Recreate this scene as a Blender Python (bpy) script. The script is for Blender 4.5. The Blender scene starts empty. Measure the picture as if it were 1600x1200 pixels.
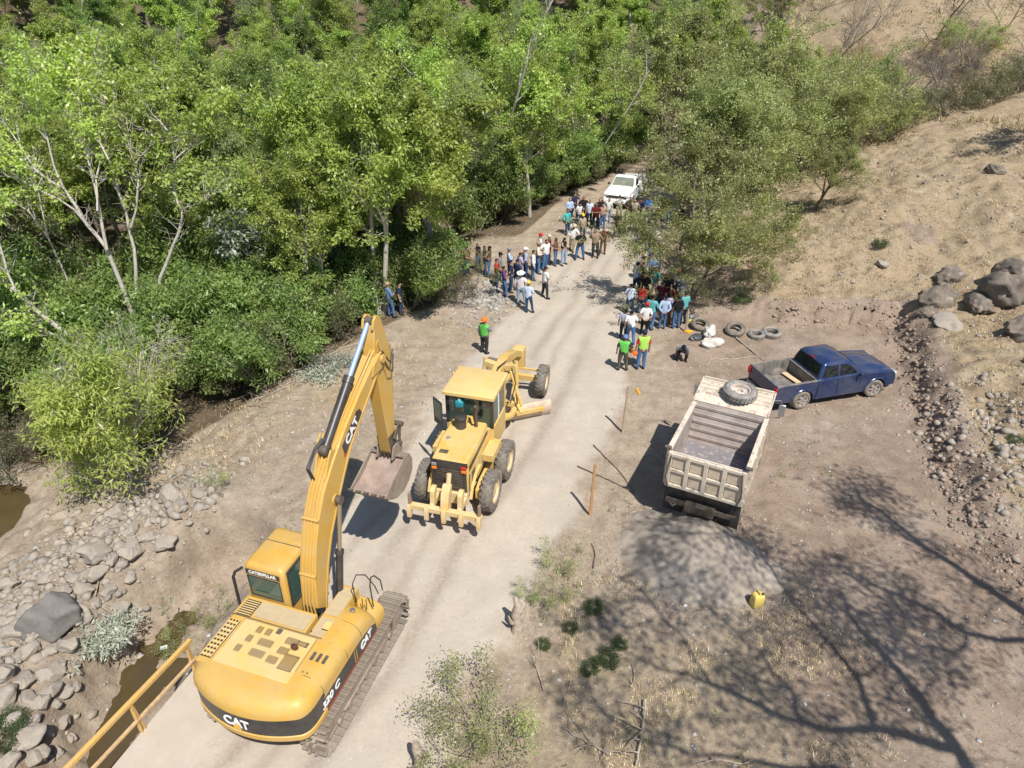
import bpy, math, random
import numpy as np
from mathutils import Vector, Matrix

R = math.radians
rng = np.random.default_rng(7)
random.seed(7)
scene = bpy.context.scene
col = scene.collection

# ---------------------------------------------------------------- camera, sky, sun, exposure
CAM_H, PITCH, FPX = 14.5, R(31.0), 1109.0
cd = bpy.data.cameras.new('camera')
cd.sensor_width = 36.0
cd.lens = FPX / 1600.0 * 36.0
cd.clip_start, cd.clip_end = 0.1, 2000.0
cam = bpy.data.objects.new('camera', cd)
col.objects.link(cam)
cam.location = (0, 0, CAM_H)
cam.rotation_euler = (math.pi / 2 - PITCH, 0, 0)
scene.camera = cam

SUN_EL = R(58.0)
SUN_AZ = math.atan2(0.454, -0.891)            # from +Y clockwise
world = bpy.data.worlds.new('World')
scene.world = world
world.use_nodes = True
wn = world.node_tree
wn.nodes.clear()
sky = wn.nodes.new('ShaderNodeTexSky')
sky.sky_type = 'NISHITA'
sky.sun_disc = False
sky.sun_elevation = SUN_EL
sky.sun_rotation = SUN_AZ
sky.altitude = 1200
bg = wn.nodes.new('ShaderNodeBackground')
bg.inputs['Strength'].default_value = 0.105
wo = wn.nodes.new('ShaderNodeOutputWorld')
wn.links.new(sky.outputs[0], bg.inputs[0])
wn.links.new(bg.outputs[0], wo.inputs[0])

sd = bpy.data.lights.new('sun', 'SUN')
sd.energy = 5.0
sd.angle = R(0.53)
sd.color = (1.0, 0.96, 0.90)
sun = bpy.data.objects.new('sun', sd)
col.objects.link(sun)
SUN_DIR = Vector((0.454 * math.cos(SUN_EL), -0.891 * math.cos(SUN_EL), math.sin(SUN_EL)))
sun.rotation_euler = (-SUN_DIR).to_track_quat('-Z', 'Y').to_euler()
sun.location = (0, 0, 60)

scene.view_settings.view_transform = 'Standard'
scene.view_settings.look = 'None'
scene.view_settings.exposure = 0.34
scene.view_settings.gamma = 1.0
scene.view_settings.use_curve_mapping = False
scene.render.engine = 'CYCLES'
scene.cycles.max_bounces = 6
scene.cycles.transparent_max_bounces = 8

# ---------------------------------------------------------------- materials
MATS = {}

def lin(c):
    """sRGB 0..255 -> linear"""
    r = []
    for v in c:
        v = v / 255.0
        r.append(v / 12.92 if v <= 0.04045 else ((v + 0.055) / 1.055) ** 2.4)
    return tuple(r)

def mat(name, c, rough=0.6, metal=0.0, c2=None, scale=3.0, amount=0.5, bump=0.0, bscale=40.0, dust=None,
        dust_amt=0.0, coat=0.0, spec=0.5, trans=0.0, hard=0.12, coord='Object', grime=None):
    """principled material: base colour c mixed with c2 by noise patches, optional dust that settles on upward faces"""
    if name in MATS:
        return MATS[name]
    m = bpy.data.materials.new(name)
    m.use_nodes = True
    nt = m.node_tree
    N, L = nt.nodes, nt.links
    b = N['Principled BSDF']
    b.inputs['Roughness'].default_value = rough
    b.inputs['Metallic'].default_value = metal
    b.inputs['Coat Weight'].default_value = coat
    b.inputs['Specular IOR Level'].default_value = spec
    if trans:
        b.inputs['Transmission Weight'].default_value = trans
    b.inputs['Base Color'].default_value = (*c, 1)
    m.diffuse_color = (*c, 1)
    tc = N.new('ShaderNodeTexCoord')
    cur = None
    if c2 is not None:
        n = N.new('ShaderNodeTexNoise')
        n.inputs['Scale'].default_value = scale
        n.inputs['Detail'].default_value = 6
        n.inputs['Roughness'].default_value = 0.65
        L.new(tc.outputs[coord], n.inputs['Vector'])
        mr = N.new('ShaderNodeMapRange')
        mr.inputs['From Min'].default_value = 1 - amount - hard
        mr.inputs['From Max'].default_value = 1 - amount + hard
        L.new(n.outputs['Fac'], mr.inputs['Value'])
        mx = N.new('ShaderNodeMix')
        mx.data_type = 'RGBA'
        mx.inputs['A'].default_value = (*c, 1)
        mx.inputs['B'].default_value = (*c2, 1)
        L.new(mr.outputs[0], mx.inputs['Factor'])
        cur = mx.outputs['Result']
    if dust is not None:
        n = N.new('ShaderNodeTexNoise')
        n.inputs['Scale'].default_value = 1.7
        n.inputs['Detail'].default_value = 8
        n.inputs['Roughness'].default_value = 0.7
        L.new(tc.outputs[coord], n.inputs['Vector'])
        mr = N.new('ShaderNodeMapRange')
        mr.inputs['From Min'].default_value = 0.36
        mr.inputs['From Max'].default_value = 0.66
        mr.inputs['To Max'].default_value = dust_amt
        L.new(n.outputs['Fac'], mr.inputs['Value'])
        mx = N.new('ShaderNodeMix')
        mx.data_type = 'RGBA'
        L.new(mr.outputs[0], mx.inputs['Factor'])
        if cur is not None:
            L.new(cur, mx.inputs['A'])
        else:
            mx.inputs['A'].default_value = (*c, 1)
        mx.inputs['B'].default_value = (*dust, 1)
        cur = mx.outputs['Result']
    if grime is not None:
        for sc_, lo_, hi_, am_ in ((5.5, .58, .72, .55), (26, .60, .74, .5)):
            n = N.new('ShaderNodeTexNoise')
            n.inputs['Scale'].default_value = sc_
            n.inputs['Detail'].default_value = 10
            n.inputs['Roughness'].default_value = 0.75
            L.new(tc.outputs[coord], n.inputs['Vector'])
            mr = N.new('ShaderNodeMapRange')
            mr.inputs['From Min'].default_value = lo_
            mr.inputs['From Max'].default_value = hi_
            mr.inputs['To Max'].default_value = am_
            L.new(n.outputs['Fac'], mr.inputs['Value'])
            mx = N.new('ShaderNodeMix')
            mx.data_type = 'RGBA'
            L.new(mr.outputs[0], mx.inputs['Factor'])
            L.new(cur, mx.inputs['A'])
            mx.inputs['B'].default_value = (*grime, 1)
            cur = mx.outputs['Result']
    if cur is not None:
        L.new(cur, b.inputs['Base Color'])
    if bump:
        n = N.new('ShaderNodeTexNoise')
        n.inputs['Scale'].default_value = bscale
        n.inputs['Detail'].default_value = 5
        L.new(tc.outputs[coord], n.inputs['Vector'])
        bp = N.new('ShaderNodeBump')
        bp.inputs['Strength'].default_value = bump
        bp.inputs['Distance'].default_value = 0.02
        L.new(n.outputs['Fac'], bp.inputs['Height'])
        L.new(bp.outputs[0], b.inputs['Normal'])
    MATS[name] = m
    return m

DUST = (0.42, 0.34, 0.25)
YELLOW = mat('machine_yellow', (0.55, 0.315, 0.045), 0.5, c2=(0.50, 0.30, 0.07), scale=3.2, amount=0.42, dust=(0.50, 0.37, 0.17), dust_amt=0.55, coat=0.1, bump=0.06, bscale=14, grime=(0.20, 0.12, 0.05))
YELLOW2 = mat('grader_yellow', (0.58, 0.345, 0.05), 0.55, c2=(0.55, 0.37, 0.13), scale=2.6, amount=0.5, dust=(0.60, 0.46, 0.22), dust_amt=0.75, bump=0.08, bscale=16, grime=(0.22, 0.14, 0.06))
BLACKP = mat('black_paint', (0.022, 0.022, 0.024), 0.4, dust=DUST, dust_amt=0.12)
BLACKR = mat('black_rubber_hose', (0.018, 0.018, 0.018), 0.6, dust=DUST, dust_amt=0.15)
DARK = mat('dark_metal', (0.05, 0.045, 0.042), 0.55, 0.3, c2=(0.10, 0.08, 0.06), dust=DUST, dust_amt=0.3)
CHROME = mat('chrome_rod', (0.75, 0.80, 0.86), 0.12, 1.0)
STEEL = mat('worn_steel', (0.30, 0.24, 0.195), 0.6, 0.25, c2=(0.19, 0.145, 0.115), scale=5, amount=0.45, bump=0.2, dust=DUST, dust_amt=0.5)
TRACKM = mat('track_steel', (0.25, 0.215, 0.18), 0.62, 0.2, c2=(0.15, 0.125, 0.10), scale=7, amount=0.45, bump=0.25, dust=DUST, dust_amt=0.7)
GLASS = mat('cab_glass', (0.02, 0.045, 0.04), 0.06, 0.0, spec=0.8, coat=0.3)
GLASSG = mat('green_glass', (0.05, 0.10, 0.085), 0.08, 0.0, spec=0.8, coat=0.3)
WHITE = mat('white_lettering', (0.82, 0.82, 0.80), 0.5)
REDP = mat('red_paint', (0.42, 0.05, 0.02), 0.4)
TYRE = mat('tyre_rubber', (0.075, 0.070, 0.064), 0.8, c2=(0.15, 0.135, 0.115), scale=6, amount=0.5, dust=DUST, dust_amt=0.4, bump=0.2)
OLDTYRE = mat('dusty_tyre_rubber', (0.13, 0.125, 0.12), 0.85, c2=(0.26, 0.25, 0.23), scale=5, amount=0.5, dust=DUST, dust_amt=0.3)
CLOTHTEX = 0

# ---------------------------------------------------------------- mesh helpers
class MB:
    """collects shapes and links them as one mesh object"""
    def __init__(s):
        s.v, s.f, s.m = [], [], []
        s.cm = 0
    def add(s, verts, faces, mi=None):
        o = len(s.v)
        s.v.extend([tuple(q) for q in verts])
        s.f.extend([tuple(i + o for i in fc) for fc in faces])
        s.m.extend([s.cm if mi is None else mi] * len(faces))
        return s
    def box(s, x0, x1, y0, y1, z0, z1, mi=None):
        v = [(x0, y0, z0), (x1, y0, z0), (x1, y1, z0), (x0, y1, z0), (x0, y0, z1), (x1, y0, z1), (x1, y1, z1), (x0, y1, z1)]
        f = [(3, 2, 1, 0), (4, 5, 6, 7), (0, 1, 5, 4), (1, 2, 6, 5), (2, 3, 7, 6), (3, 0, 4, 7)]
        return s.add(v, f, mi)
    def obox(s, c, size, rot=(0, 0, 0), mi=None):
        from mathutils import Euler
        M = Matrix.Translation(c) @ Euler(rot).to_matrix().to_4x4()
        a, b, d = size[0] / 2, size[1] / 2, size[2] / 2
        v = [M @ Vector(q) for q in [(-a, -b, -d), (a, -b, -d), (a, b, -d), (-a, b, -d), (-a, -b, d), (a, -b, d), (a, b, d), (-a, b, d)]]
        f = [(3, 2, 1, 0), (4, 5, 6, 7), (0, 1, 5, 4), (1, 2, 6, 5), (2, 3, 7, 6), (3, 0, 4, 7)]
        return s.add(v, f, mi)
    def bar(s, p0, p1, w, h, mi=None, up=(0, 0, 1)):
        p0, p1 = Vector(p0), Vector(p1)
        d = (p1 - p0).normalized()
        up = Vector(up)
        if abs(d.dot(up)) > 0.98:
            up = Vector((0, 1, 0))
        sx = d.cross(up).normalized() * w / 2
        sz = sx.cross(d).normalized() * h / 2
        v = [p0 - sx - sz, p0 + sx - sz, p0 + sx + sz, p0 - sx + sz, p1 - sx - sz, p1 + sx - sz, p1 + sx + sz, p1 - sx + sz]
        f = [(0, 3, 2, 1)[::-1], (4, 5, 6, 7)[::-1], (0, 1, 5, 4)[::-1], (1, 2, 6, 5)[::-1], (2, 3, 7, 6)[::-1], (3, 0, 4, 7)[::-1]]
        f = [tuple(reversed(q)) for q in f]
        return s.add(v, f, mi)
    def cyl(s, p0, p1, r0, r1=None, n=14, cap=True, mi=None):
        r1 = r0 if r1 is None else r1
        p0, p1 = Vector(p0), Vector(p1)
        d = (p1 - p0).normalized()
        a = d.orthogonal().normalized()
        b = d.cross(a)
        v, f = [], []
        for i in range(n):
            t = 2 * math.pi * i / n
            e = a * math.cos(t) + b * math.sin(t)
            v.append(p0 + e * r0)
            v.append(p1 + e * r1)
        for i in range(n):
            j = (i + 1) % n
            f.append((2 * i, 2 * j, 2 * j + 1, 2 * i + 1))
        if cap:
            f.append(tuple(2 * i for i in reversed(range(n))))
            f.append(tuple(2 * i + 1 for i in range(n)))
        return s.add(v, f, mi)
    def tube(s, pts, r, n=8, mi=None, cap=True):
        """smooth swept tube through pts; r a number or a list"""
        P = [Vector(p) for p in pts]
        rr = r if isinstance(r, (list, tuple)) else [r] * len(P)
        v, f = [], []
        a = None
        for i, p in enumerate(P):
            d = (P[min(i + 1, len(P) - 1)] - P[max(i - 1, 0)]).normalized()
            if a is None:
                a = d.orthogonal().normalized()
            else:
                a = (a - d * a.dot(d)).normalized()
            b = d.cross(a)
            for k in range(n):
                t = 2 * math.pi * k / n
                v.append(p + (a * math.cos(t) + b * math.sin(t)) * rr[i])
        for i in range(len(P) - 1):
            for k in range(n):
                k2 = (k + 1) % n
                f.append((i * n + k, i * n + k2, (i + 1) * n + k2, (i + 1) * n + k))
        if cap:
            f.append(tuple(reversed(range(n))))
            f.append(tuple((len(P) - 1) * n + k for k in range(n)))
        return s.add(v, f, mi)
    def lathe(s, prof, c=(0, 0, 0), axis='Z', n=24, mi=None):
        """prof: list of (radius, height)"""
        v, f = [], []
        for (r, h) in prof:
            for k in range(n):
                t = 2 * math.pi * k / n
                x, y = r * math.cos(t), r * math.sin(t)
                q = (x, y, h) if axis == 'Z' else ((h, x, y) if axis == 'X' else (y, h, x))
                v.append((q[0] + c[0], q[1] + c[1], q[2] + c[2]))
        for i in range(len(prof) - 1):
            for k in range(n):
                k2 = (k + 1) % n
                f.append((i * n + k, i * n + k2, (i + 1) * n + k2, (i + 1) * n + k))
        return s.add(v, f, mi)
    def prism(s, poly, a0, a1, plane='YZ', mi=None):
        """extrude a 2D polygon; plane YZ -> along X, XY -> along Z, XZ -> along Y"""
        n = len(poly)
        def q(p, a):
            return (a, p[0], p[1]) if plane == 'YZ' else ((p[0], p[1], a) if plane == 'XY' else (p[0], a, p[1]))
        v = [q(p, a0) for p in poly] + [q(p, a1) for p in poly]
        f = [tuple(range(n)), tuple(reversed(range(n, 2 * n)))]
        for i in range(n):
            j = (i + 1) % n
            f.append((i, i + n, j + n, j))
        return s.add(v, f, mi)
    def loft(s, rings, closed=True, cap0=True, cap1=True, mi=None):
        n = len(rings[0])
        v = [p for r in rings for p in r]
        f = []
        for i in range(len(rings) - 1):
            for k in range(n if closed else n - 1):
                k2 = (k + 1) % n
                f.append((i * n + k, i * n + k2, (i + 1) * n + k2, (i + 1) * n + k))
        if cap0:
            f.append(tuple(reversed(range(n))))
        if cap1:
            f.append(tuple((len(rings) - 1) * n + k for k in range(n)))
        return s.add(v, f, mi)
    def build(s, name, mats, parent=None, bevel=0.0, seg=2, smooth=35, loc=None, rot=None):
        me = bpy.data.meshes.new(name)
        me.from_pydata(s.v, [], s.f)
        if not isinstance(mats, (list, tuple)):
            mats = [mats]
        for m in mats:
            me.materials.append(m)
        if len(mats) > 1:
            me.polygons.foreach_set('material_index', s.m)
        import bmesh
        bm = bmesh.new()
        bm.from_mesh(me)
        bmesh.ops.recalc_face_normals(bm, faces=bm.faces)
        bm.to_mesh(me)
        bm.free()
        if smooth:
            me.shade_smooth()
            me.set_sharp_from_angle(angle=R(smooth))
        o = bpy.data.objects.new(name, me)
        col.objects.link(o)
        if parent is not None:
            o.parent = parent
        if bevel:
            b = o.modifiers.new('bevel', 'BEVEL')
            b.width = bevel
            b.segments = seg
            b.limit_method = 'ANGLE'
            b.angle_limit = R(40)
        if loc is not None:
            o.location = loc
        if rot is not None:
            o.rotation_euler = rot
        return o

def fastmesh(name, V, F, mats, attr=None, smooth=False, parent=None, link=True, mi=None):
    """V (n,3) array, F (m,k) array of equal sized faces"""
    me = bpy.data.meshes.new(name)
    V = np.asarray(V, np.float32)
    F = np.asarray(F, np.int32)
    me.vertices.add(len(V))
    me.vertices.foreach_set('co', V.ravel())
    k = F.shape[1]
    me.loops.add(F.size)
    me.loops.foreach_set('vertex_index', F.ravel())
    me.polygons.add(len(F))
    me.polygons.foreach_set('loop_start', np.arange(0, F.size, k, dtype=np.int32))
    me.polygons.foreach_set('loop_total', np.full(len(F), k, np.int32))
    if not isinstance(mats, (list, tuple)):
        mats = [mats]
    for m in mats:
        me.materials.append(m)
    if mi is not None:
        me.polygons.foreach_set('material_index', np.asarray(mi, np.int32))
    if smooth:
        me.polygons.foreach_set('use_smooth', np.ones(len(F), bool))
    me.update(calc_edges=True)
    if attr:
        for an, arr in attr.items():
            arr = np.asarray(arr, np.float32)
            if arr.ndim == 1:
                a = me.attributes.new(an, 'FLOAT', 'POINT')
                a.data.foreach_set('value', arr)
            else:
                a = me.attributes.new(an, 'FLOAT_COLOR', 'POINT')
                a.data.foreach_set('color', arr.ravel())
    if not link:
        return me
    o = bpy.data.objects.new(name, me)
    col.objects.link(o)
    if parent is not None:
        o.parent = parent
    return o

def tag(o, label=None, cat=None, group=None, kind=None):
    if label: o['label'] = label
    if cat: o['category'] = cat
    if group: o['group'] = group
    if kind: o['kind'] = kind
    return o

def empty(name, loc, heading=0.0, scale=1.0):
    """heading in degrees clockwise from +Y; the thing's forward is its local +Y"""
    o = bpy.data.objects.new(name, None)
    col.objects.link(o)
    o.empty_display_size = 0.2
    o.location = loc
    o.rotation_euler = (0, 0, -R(heading))
    o.scale = (scale,) * 3
    return o

def copy_tree(o, parent=None, kids=None):
    c = o.copy()
    col.objects.link(c)
    c.parent = parent
    for ch in (KIDS(o) if kids is None else kids):
        copy_tree(ch, c)
    return c

def KIDS(o):
    return list(o.children)

def text(name, s, size, material, parent, loc, rot, extrude=0.004, bold=0.0, sx=1.0, shear=0.0):
    cu = bpy.data.curves.new(name, 'FONT')
    cu.body = s
    cu.size = size
    cu.extrude = extrude
    cu.offset = bold
    cu.align_x = 'CENTER'
    cu.align_y = 'CENTER'
    cu.shear = shear
    cu.materials.append(material)
    tmp = bpy.data.objects.new('tmp_text', cu)
    col.objects.link(tmp)
    dg = bpy.context.evaluated_depsgraph_get()
    me = bpy.data.meshes.new_from_object(tmp.evaluated_get(dg))
    bpy.data.objects.remove(tmp)
    o = bpy.data.objects.new(name, me)
    if not me.materials:
        me.materials.append(material)
    col.objects.link(o)
    o.parent = parent
    o.location = loc
    o.rotation_euler = rot
    o.scale = (sx, 1, 1)
    return o

# ---------------------------------------------------------------- numpy noise
def _hash(ix, iy, s):
    v = np.sin(ix * 127.1 + iy * 311.7 + s * 74.7) * 43758.5453
    return v - np.floor(v)

def vnoise(x, y, s=0):
    x = np.asarray(x, float); y = np.asarray(y, float)
    ix, iy = np.floor(x), np.floor(y)
    fx, fy = x - ix, y - iy
    fx = fx * fx * (3 - 2 * fx); fy = fy * fy * (3 - 2 * fy)
    a = _hash(ix, iy, s); b = _hash(ix + 1, iy, s); c = _hash(ix, iy + 1, s); d = _hash(ix + 1, iy + 1, s)
    return (a * (1 - fx) + b * fx) * (1 - fy) + (c * (1 - fx) + d * fx) * fy

def fbm(x, y, s=0, o=4):
    r = 0; a = 0.5; t = 0
    for i in range(o):
        r = r + a * vnoise(x * 2 ** i, y * 2 ** i, s + i * 13)
        t += a; a *= 0.5
    return r / t

def ss(a, b, x):
    t = np.clip((np.asarray(x, float) - a) / (b - a), 0, 1)
    return t * t * (3 - 2 * t)

def polydist(x, y, P):
    x = np.asarray(x, float); y = np.asarray(y, float)
    best = np.full(np.broadcast(x, y).shape, 1e9)
    for (ax, ay), (bx, by) in zip(P[:-1], P[1:]):
        dx, dy = bx - ax, by - ay
        t = np.clip(((x - ax) * dx + (y - ay) * dy) / (dx * dx + dy * dy), 0, 1)
        best = np.minimum(best, np.hypot(x - ax - t * dx, y - ay - t * dy))
    return best
# ================================================================ TERRAIN
RC_Y = [-20, 0, 8, 14, 18, 24, 30, 37, 46, 60, 90]
RC_X = [-16, -9, -5.6, -3.0, -1.0, 0.9, 2.8, 5.0, 8.2, 13.5, 26]
HILL = [(14.5, -30), (14.2, 5), (14.0, 13), (13.7, 15.7), (14.6, 19.5), (15.7, 23), (16.9, 26.5), (17.6, 29.2), (15.5, 30.0), (12.6, 29.9), (10.6, 31.5), (10.2, 36), (12.3, 45), (18, 60), (30, 90), (60, 160)]
RIDGE = [(12, 47.5), (19, 49.5), (25, 52.8), (43, 63.5), (75, 82), (160, 130)]
POOL = [(-8.4, 2), (-9.0, 8), (-9.35, 11.3), (-9.25, 13.6), (-8.3, 15.0)]
WATER_Z = -1.9

def road_c(y):
    return np.interp(y, RC_Y, RC_X)

def hill_d(x, y):
    hy = [p[1] for p in HILL]
    inside = np.asarray(x) > np.interp(y, [-30, 5, 13, 15.7, 19.5, 23, 26.5, 29.2, 29.9, 31.5, 36, 45, 60, 90, 160],
                                       [14.5, 14.2, 14.0, 13.7, 14.6, 15.7, 16.9, 17.6, 12.6, 10.6, 10.2, 12.3, 18, 30, 60])
    d = polydist(x, y, HILL)
    return np.where(inside, d, -d)

def ground(x, y, detail=True):
    x = np.asarray(x, float); y = np.asarray(y, float)
    rd = np.abs(x - road_c(y))
    offroad = ss(2.6, 4.5, rd)
    z = np.zeros(np.broadcast(x, y).shape)
    # left side: falls to the stream bed
    sh = np.interp(y, [5, 11, 14, 18, 22, 27, 32, 40, 60], [-7.9, -7.2, -7.4, -8.0, -8.3, -7.0, -5.0, -1.5, 4])
    left = sh - x
    z = z - 1.05 * ss(0.0, 4.5, left)
    z = z - 0.7 * ss(6.5, 9.5, left) * (1 - ss(22, 27, y))
    # rolling embankment of dug earth between the pool and the stream
    emb = np.exp(-(polydist(x, y, [(-12.2, 9), (-12.2, 14), (-11.2, 16.2), (-10.4, 16.6)]) / 1.5) ** 2)
    z = z + 0.95 * emb * (0.6 + 0.8 * fbm(x * 1.3, y * 1.3, 5))
    pd = polydist(x, y, POOL)
    z = z - (1.75 + z * 0.6) * (1 - ss(0.75, 1.9, pd + (fbm(x * 1.5, y * 1.5, 8) - 0.5) * 0.9))
    pd2 = np.hypot((x + 18.6) / 1.9, (y - 18.0) / 2.0)
    z = z - 0.75 * (1 - ss(0.75, 1.15, pd2))
    # hill to the right
    hd = hill_d(x, y)
    bank = np.interp(y, [0, 14, 17, 29.3, 31.5], [0.12, 0.25, 0.75, 1.05, 0.25])
    e = hd + ((fbm(x * 1.6, y * 1.6, 21) - 0.5) * 0.9 + (fbm(x * 5, y * 5, 22, 3) - 0.5) * 0.45) * (bank > 0.3)
    hh = bank * ss(-0.65, 0.75, e) + 0.235 * np.clip(hd, 0, 14) + 0.10 * np.clip(hd - 14, 0, 60)
    hh = hh + (fbm(x * 0.35, y * 0.35, 31) - 0.5) * 1.0 * ss(0.5, 5, hd)
    # beyond the ridge it falls to a gully and rises again
    ry = np.interp(x, [p[0] for p in RIDGE], [p[1] for p in RIDGE])
    over = (y - ry) * ss(10, 16, x)
    hh = hh - 2.6 * ss(-0.5, 7, over) * ss(0, 4, hd)
    z = z + hh
    # far slopes
    far = 0.34 * np.clip(y - 68, 0, 120) + 0.3 * np.clip(-x - 45, 0, 80) + 0.2 * np.clip(y - 60, 0, 100) * ss(20, 45, x)
    z = z + far * ss(0, 12, far + 4)
    if detail:
        z = z + offroad * ((fbm(x * 0.9, y * 0.9, 3) - 0.5) * 0.16 + (fbm(x * 3.1, y * 3.1, 4, 3) - 0.5) * 0.10)
        z = z + (fbm(x * 1.1, y * 1.1, 9) - 0.5) * 0.03
        grassy = ss(0.3, 1.2, hd)
        z = z + grassy * ((fbm(x * 2.3, y * 2.3, 14, 4) - 0.5) * 0.42 + (fbm(x * .8, y * .8, 15, 3) - .5) * .5)
        bankm = ss(0.2, 2.0, left) * (1 - ss(22, 26, y))
        z = z + bankm * (fbm(x * 2.0, y * 2.0, 44, 4) - 0.5) * 0.42
    # concrete ford deck zone is level
    return z

def gz(x, y):
    return float(ground(np.array([x]), np.array([y]))[0])

def spot(px, py, up=0.0):
    """where the sight line through a point of the photograph meets the terrain (raised by up)"""
    u, v = px - 800.0, py - 600.0
    d = (u / FPX, math.cos(PITCH) - v / FPX * math.sin(PITCH), -(math.sin(PITCH) + v / FPX * math.cos(PITCH)))
    t = np.linspace(8, 160, 1500)
    X, Y, Z = t * d[0], t * d[1], CAM_H + t * d[2]
    G = ground(X, Y) + up
    k = np.argmax(Z < G)
    if k == 0:
        k = len(t) - 1
    a, b = t[k - 1], t[k]
    for _ in range(12):
        m = (a + b) / 2
        if CAM_H + m * d[2] < gz(m * d[0], m * d[1]) + up: b = m
        else: a = m
    return (b * d[0], b * d[1], CAM_H + b * d[2] - up)

def terrain_material():
    m = bpy.data.materials.new('earth')
    m.use_nodes = True
    nt = m.node_tree
    N, L = nt.nodes, nt.links
    b = N['Principled BSDF']
    b.inputs['Roughness'].default_value = 0.95
    b.inputs['Specular IOR Level'].default_value = 0.15
    geo = N.new('ShaderNodeNewGeometry')
    at = N.new('ShaderNodeAttribute')
    at.attribute_name = 'zones'
    sep = N.new('ShaderNodeSeparateColor')
    L.new(at.outputs['Color'], sep.inputs[0])
    def noise(scale, detail=8, rough=0.6, dist=0.0):
        n = N.new('ShaderNodeTexNoise')
        n.inputs['Scale'].default_value = scale
        n.inputs['Detail'].default_value = detail
        n.inputs['Roughness'].default_value = rough
        n.inputs['Distortion'].default_value = dist
        L.new(geo.outputs['Position'], n.inputs['Vector'])
        return n.outputs['Fac']
    def rng_(v, a, c, lo=0.0, hi=1.0):
        r = N.new('ShaderNodeMapRange')
        r.inputs['From Min'].default_value = a
        r.inputs['From Max'].default_value = c
        r.inputs['To Min'].default_value = lo
        r.inputs['To Max'].default_value = hi
        L.new(v, r.inputs['Value'])
        return r.outputs[0]
    def mix(f, a, c):
        x = N.new('ShaderNodeMix')
        x.data_type = 'RGBA'
        if isinstance(f, float): x.inputs['Factor'].default_value = f
        else: L.new(f, x.inputs['Factor'])
        for k, q in (('A', a), ('B', c)):
            if isinstance(q, tuple): x.inputs[k].default_value = (*q, 1)
            else: L.new(q, x.inputs[k])
        return x.outputs['Result']
    def math_(op, a, c):
        x = N.new('ShaderNodeMath')
        x.operation = op
        for k, q in enumerate((a, c)):
            if isinstance(q, float): x.inputs[k].default_value = q
            else: L.new(q, x.inputs[k])
        return x.outputs[0]
    big, mid, fine, vfine = noise(0.35, 4), noise(1.6, 8, 0.65), noise(9, 8, 0.7), noise(55, 4, 0.7)
    soil = mix(rng_(mid, .35, .65), (0.285, 0.22, 0.16), (0.41, 0.335, 0.25))
    soil = mix(rng_(fine, .5, .75), soil, (0.20, 0.15, 0.115))
    pad = mix(rng_(mid, .35, .65), (0.225, 0.165, 0.122), (0.315, 0.24, 0.18))
    pad = mix(rng_(big, .45, .65), pad, (0.35, 0.27, 0.205))
    pad = mix(rng_(fine, .52, .72), pad, (0.175, 0.125, 0.098))
    road = mix(rng_(mid, .3, .7), (0.40, 0.345, 0.275), (0.47, 0.41, 0.335))
    road = mix(rng_(big, .45, .7), road, (0.38, 0.335, 0.28))
    road = mix(rng_(fine, .5, .8), road, (0.34, 0.285, 0.225))
    grass = mix(rng_(fine, .38, .62), (0.44, 0.345, 0.215), (0.27, 0.205, 0.135))
    grass = mix(rng_(mid, .45, .7), grass, (0.375, 0.29, 0.18))
    grass = mix(rng_(noise(0.9, 6, 0.7), .55, .66), grass, (0.25, 0.185, 0.13))
    grass = mix(rng_(vfine, .5, .7), grass, (0.15, 0.11, 0.08))
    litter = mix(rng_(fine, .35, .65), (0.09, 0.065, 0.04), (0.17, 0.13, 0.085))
    # wear-broken mask edges
    def edged(ch, w=0.5):
        s = math_('ADD', ch, math_('MULTIPLY', math_('SUBTRACT', mid, 0.5), w))
        return rng_(s, 0.35, 0.65)
    al = N.new('ShaderNodeAttribute')
    al.attribute_name = 'litter'
    c = mix(edged(sep.outputs[2]), soil, grass)
    c = mix(edged(sep.outputs[1]), c, pad)
    c = mix(edged(sep.outputs[0], 0.3), c, road)
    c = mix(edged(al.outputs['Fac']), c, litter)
    ar = N.new('ShaderNodeAttribute')
    ar.attribute_name = 'rut'
    trk = math_('MULTIPLY', ar.outputs['Fac'], rng_(fine, .30, .60, .35, .85))
    c = mix(trk, c, (0.27, 0.22, 0.175))
    st = noise(0.22, 3, 0.6, 1.2)
    c = mix(rng_(st, .55, .72, 0.0, .35), c, (0.30, 0.245, 0.195))
    c = mix(rng_(noise(0.6, 7, 0.75), .56, .70, 0.0, .30), c, (0.55, 0.49, 0.40))
    # small pale chips scattered everywhere
    vo = N.new('ShaderNodeTexVoronoi')
    vo.inputs['Scale'].default_value = 13
    L.new(geo.outputs['Position'], vo.inputs['Vector'])
    sz = N.new('ShaderNodeSeparateColor')
    L.new(vo.outputs['Color'], sz.inputs[0])
    chip = math_('LESS_THAN', vo.outputs['Distance'], 0.21)
    chip = math_('MULTIPLY', chip, math_('GREATER_THAN', sz.outputs[0], 0.86))
    c = mix(math_('MULTIPLY', chip, 0.55), c, (0.60, 0.54, 0.46))
    L.new(c, b.inputs['Base Color'])
    h = math_('ADD', math_('MULTIPLY', fine, 0.7), math_('MULTIPLY', vfine, 0.35))
    amp = math_('SUBTRACT', 1.0, math_('MULTIPLY', sep.outputs[0], 0.72))
    bp = N.new('ShaderNodeBump')
    bp.inputs['Distance'].default_value = 0.09
    L.new(math_('MULTIPLY', amp, 0.85), bp.inputs['Strength'])
    L.new(h, bp.inputs['Height'])
    L.new(bp.outputs[0], b.inputs['Normal'])
    return m

def axis(stops):
    out = []
    for (a, b, st) in stops:
        n = max(1, int(round((b - a) / st)))
        out.extend(np.linspace(a, b, n, endpoint=False))
    out.append(stops[-1][1])
    return np.array(out)

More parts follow.
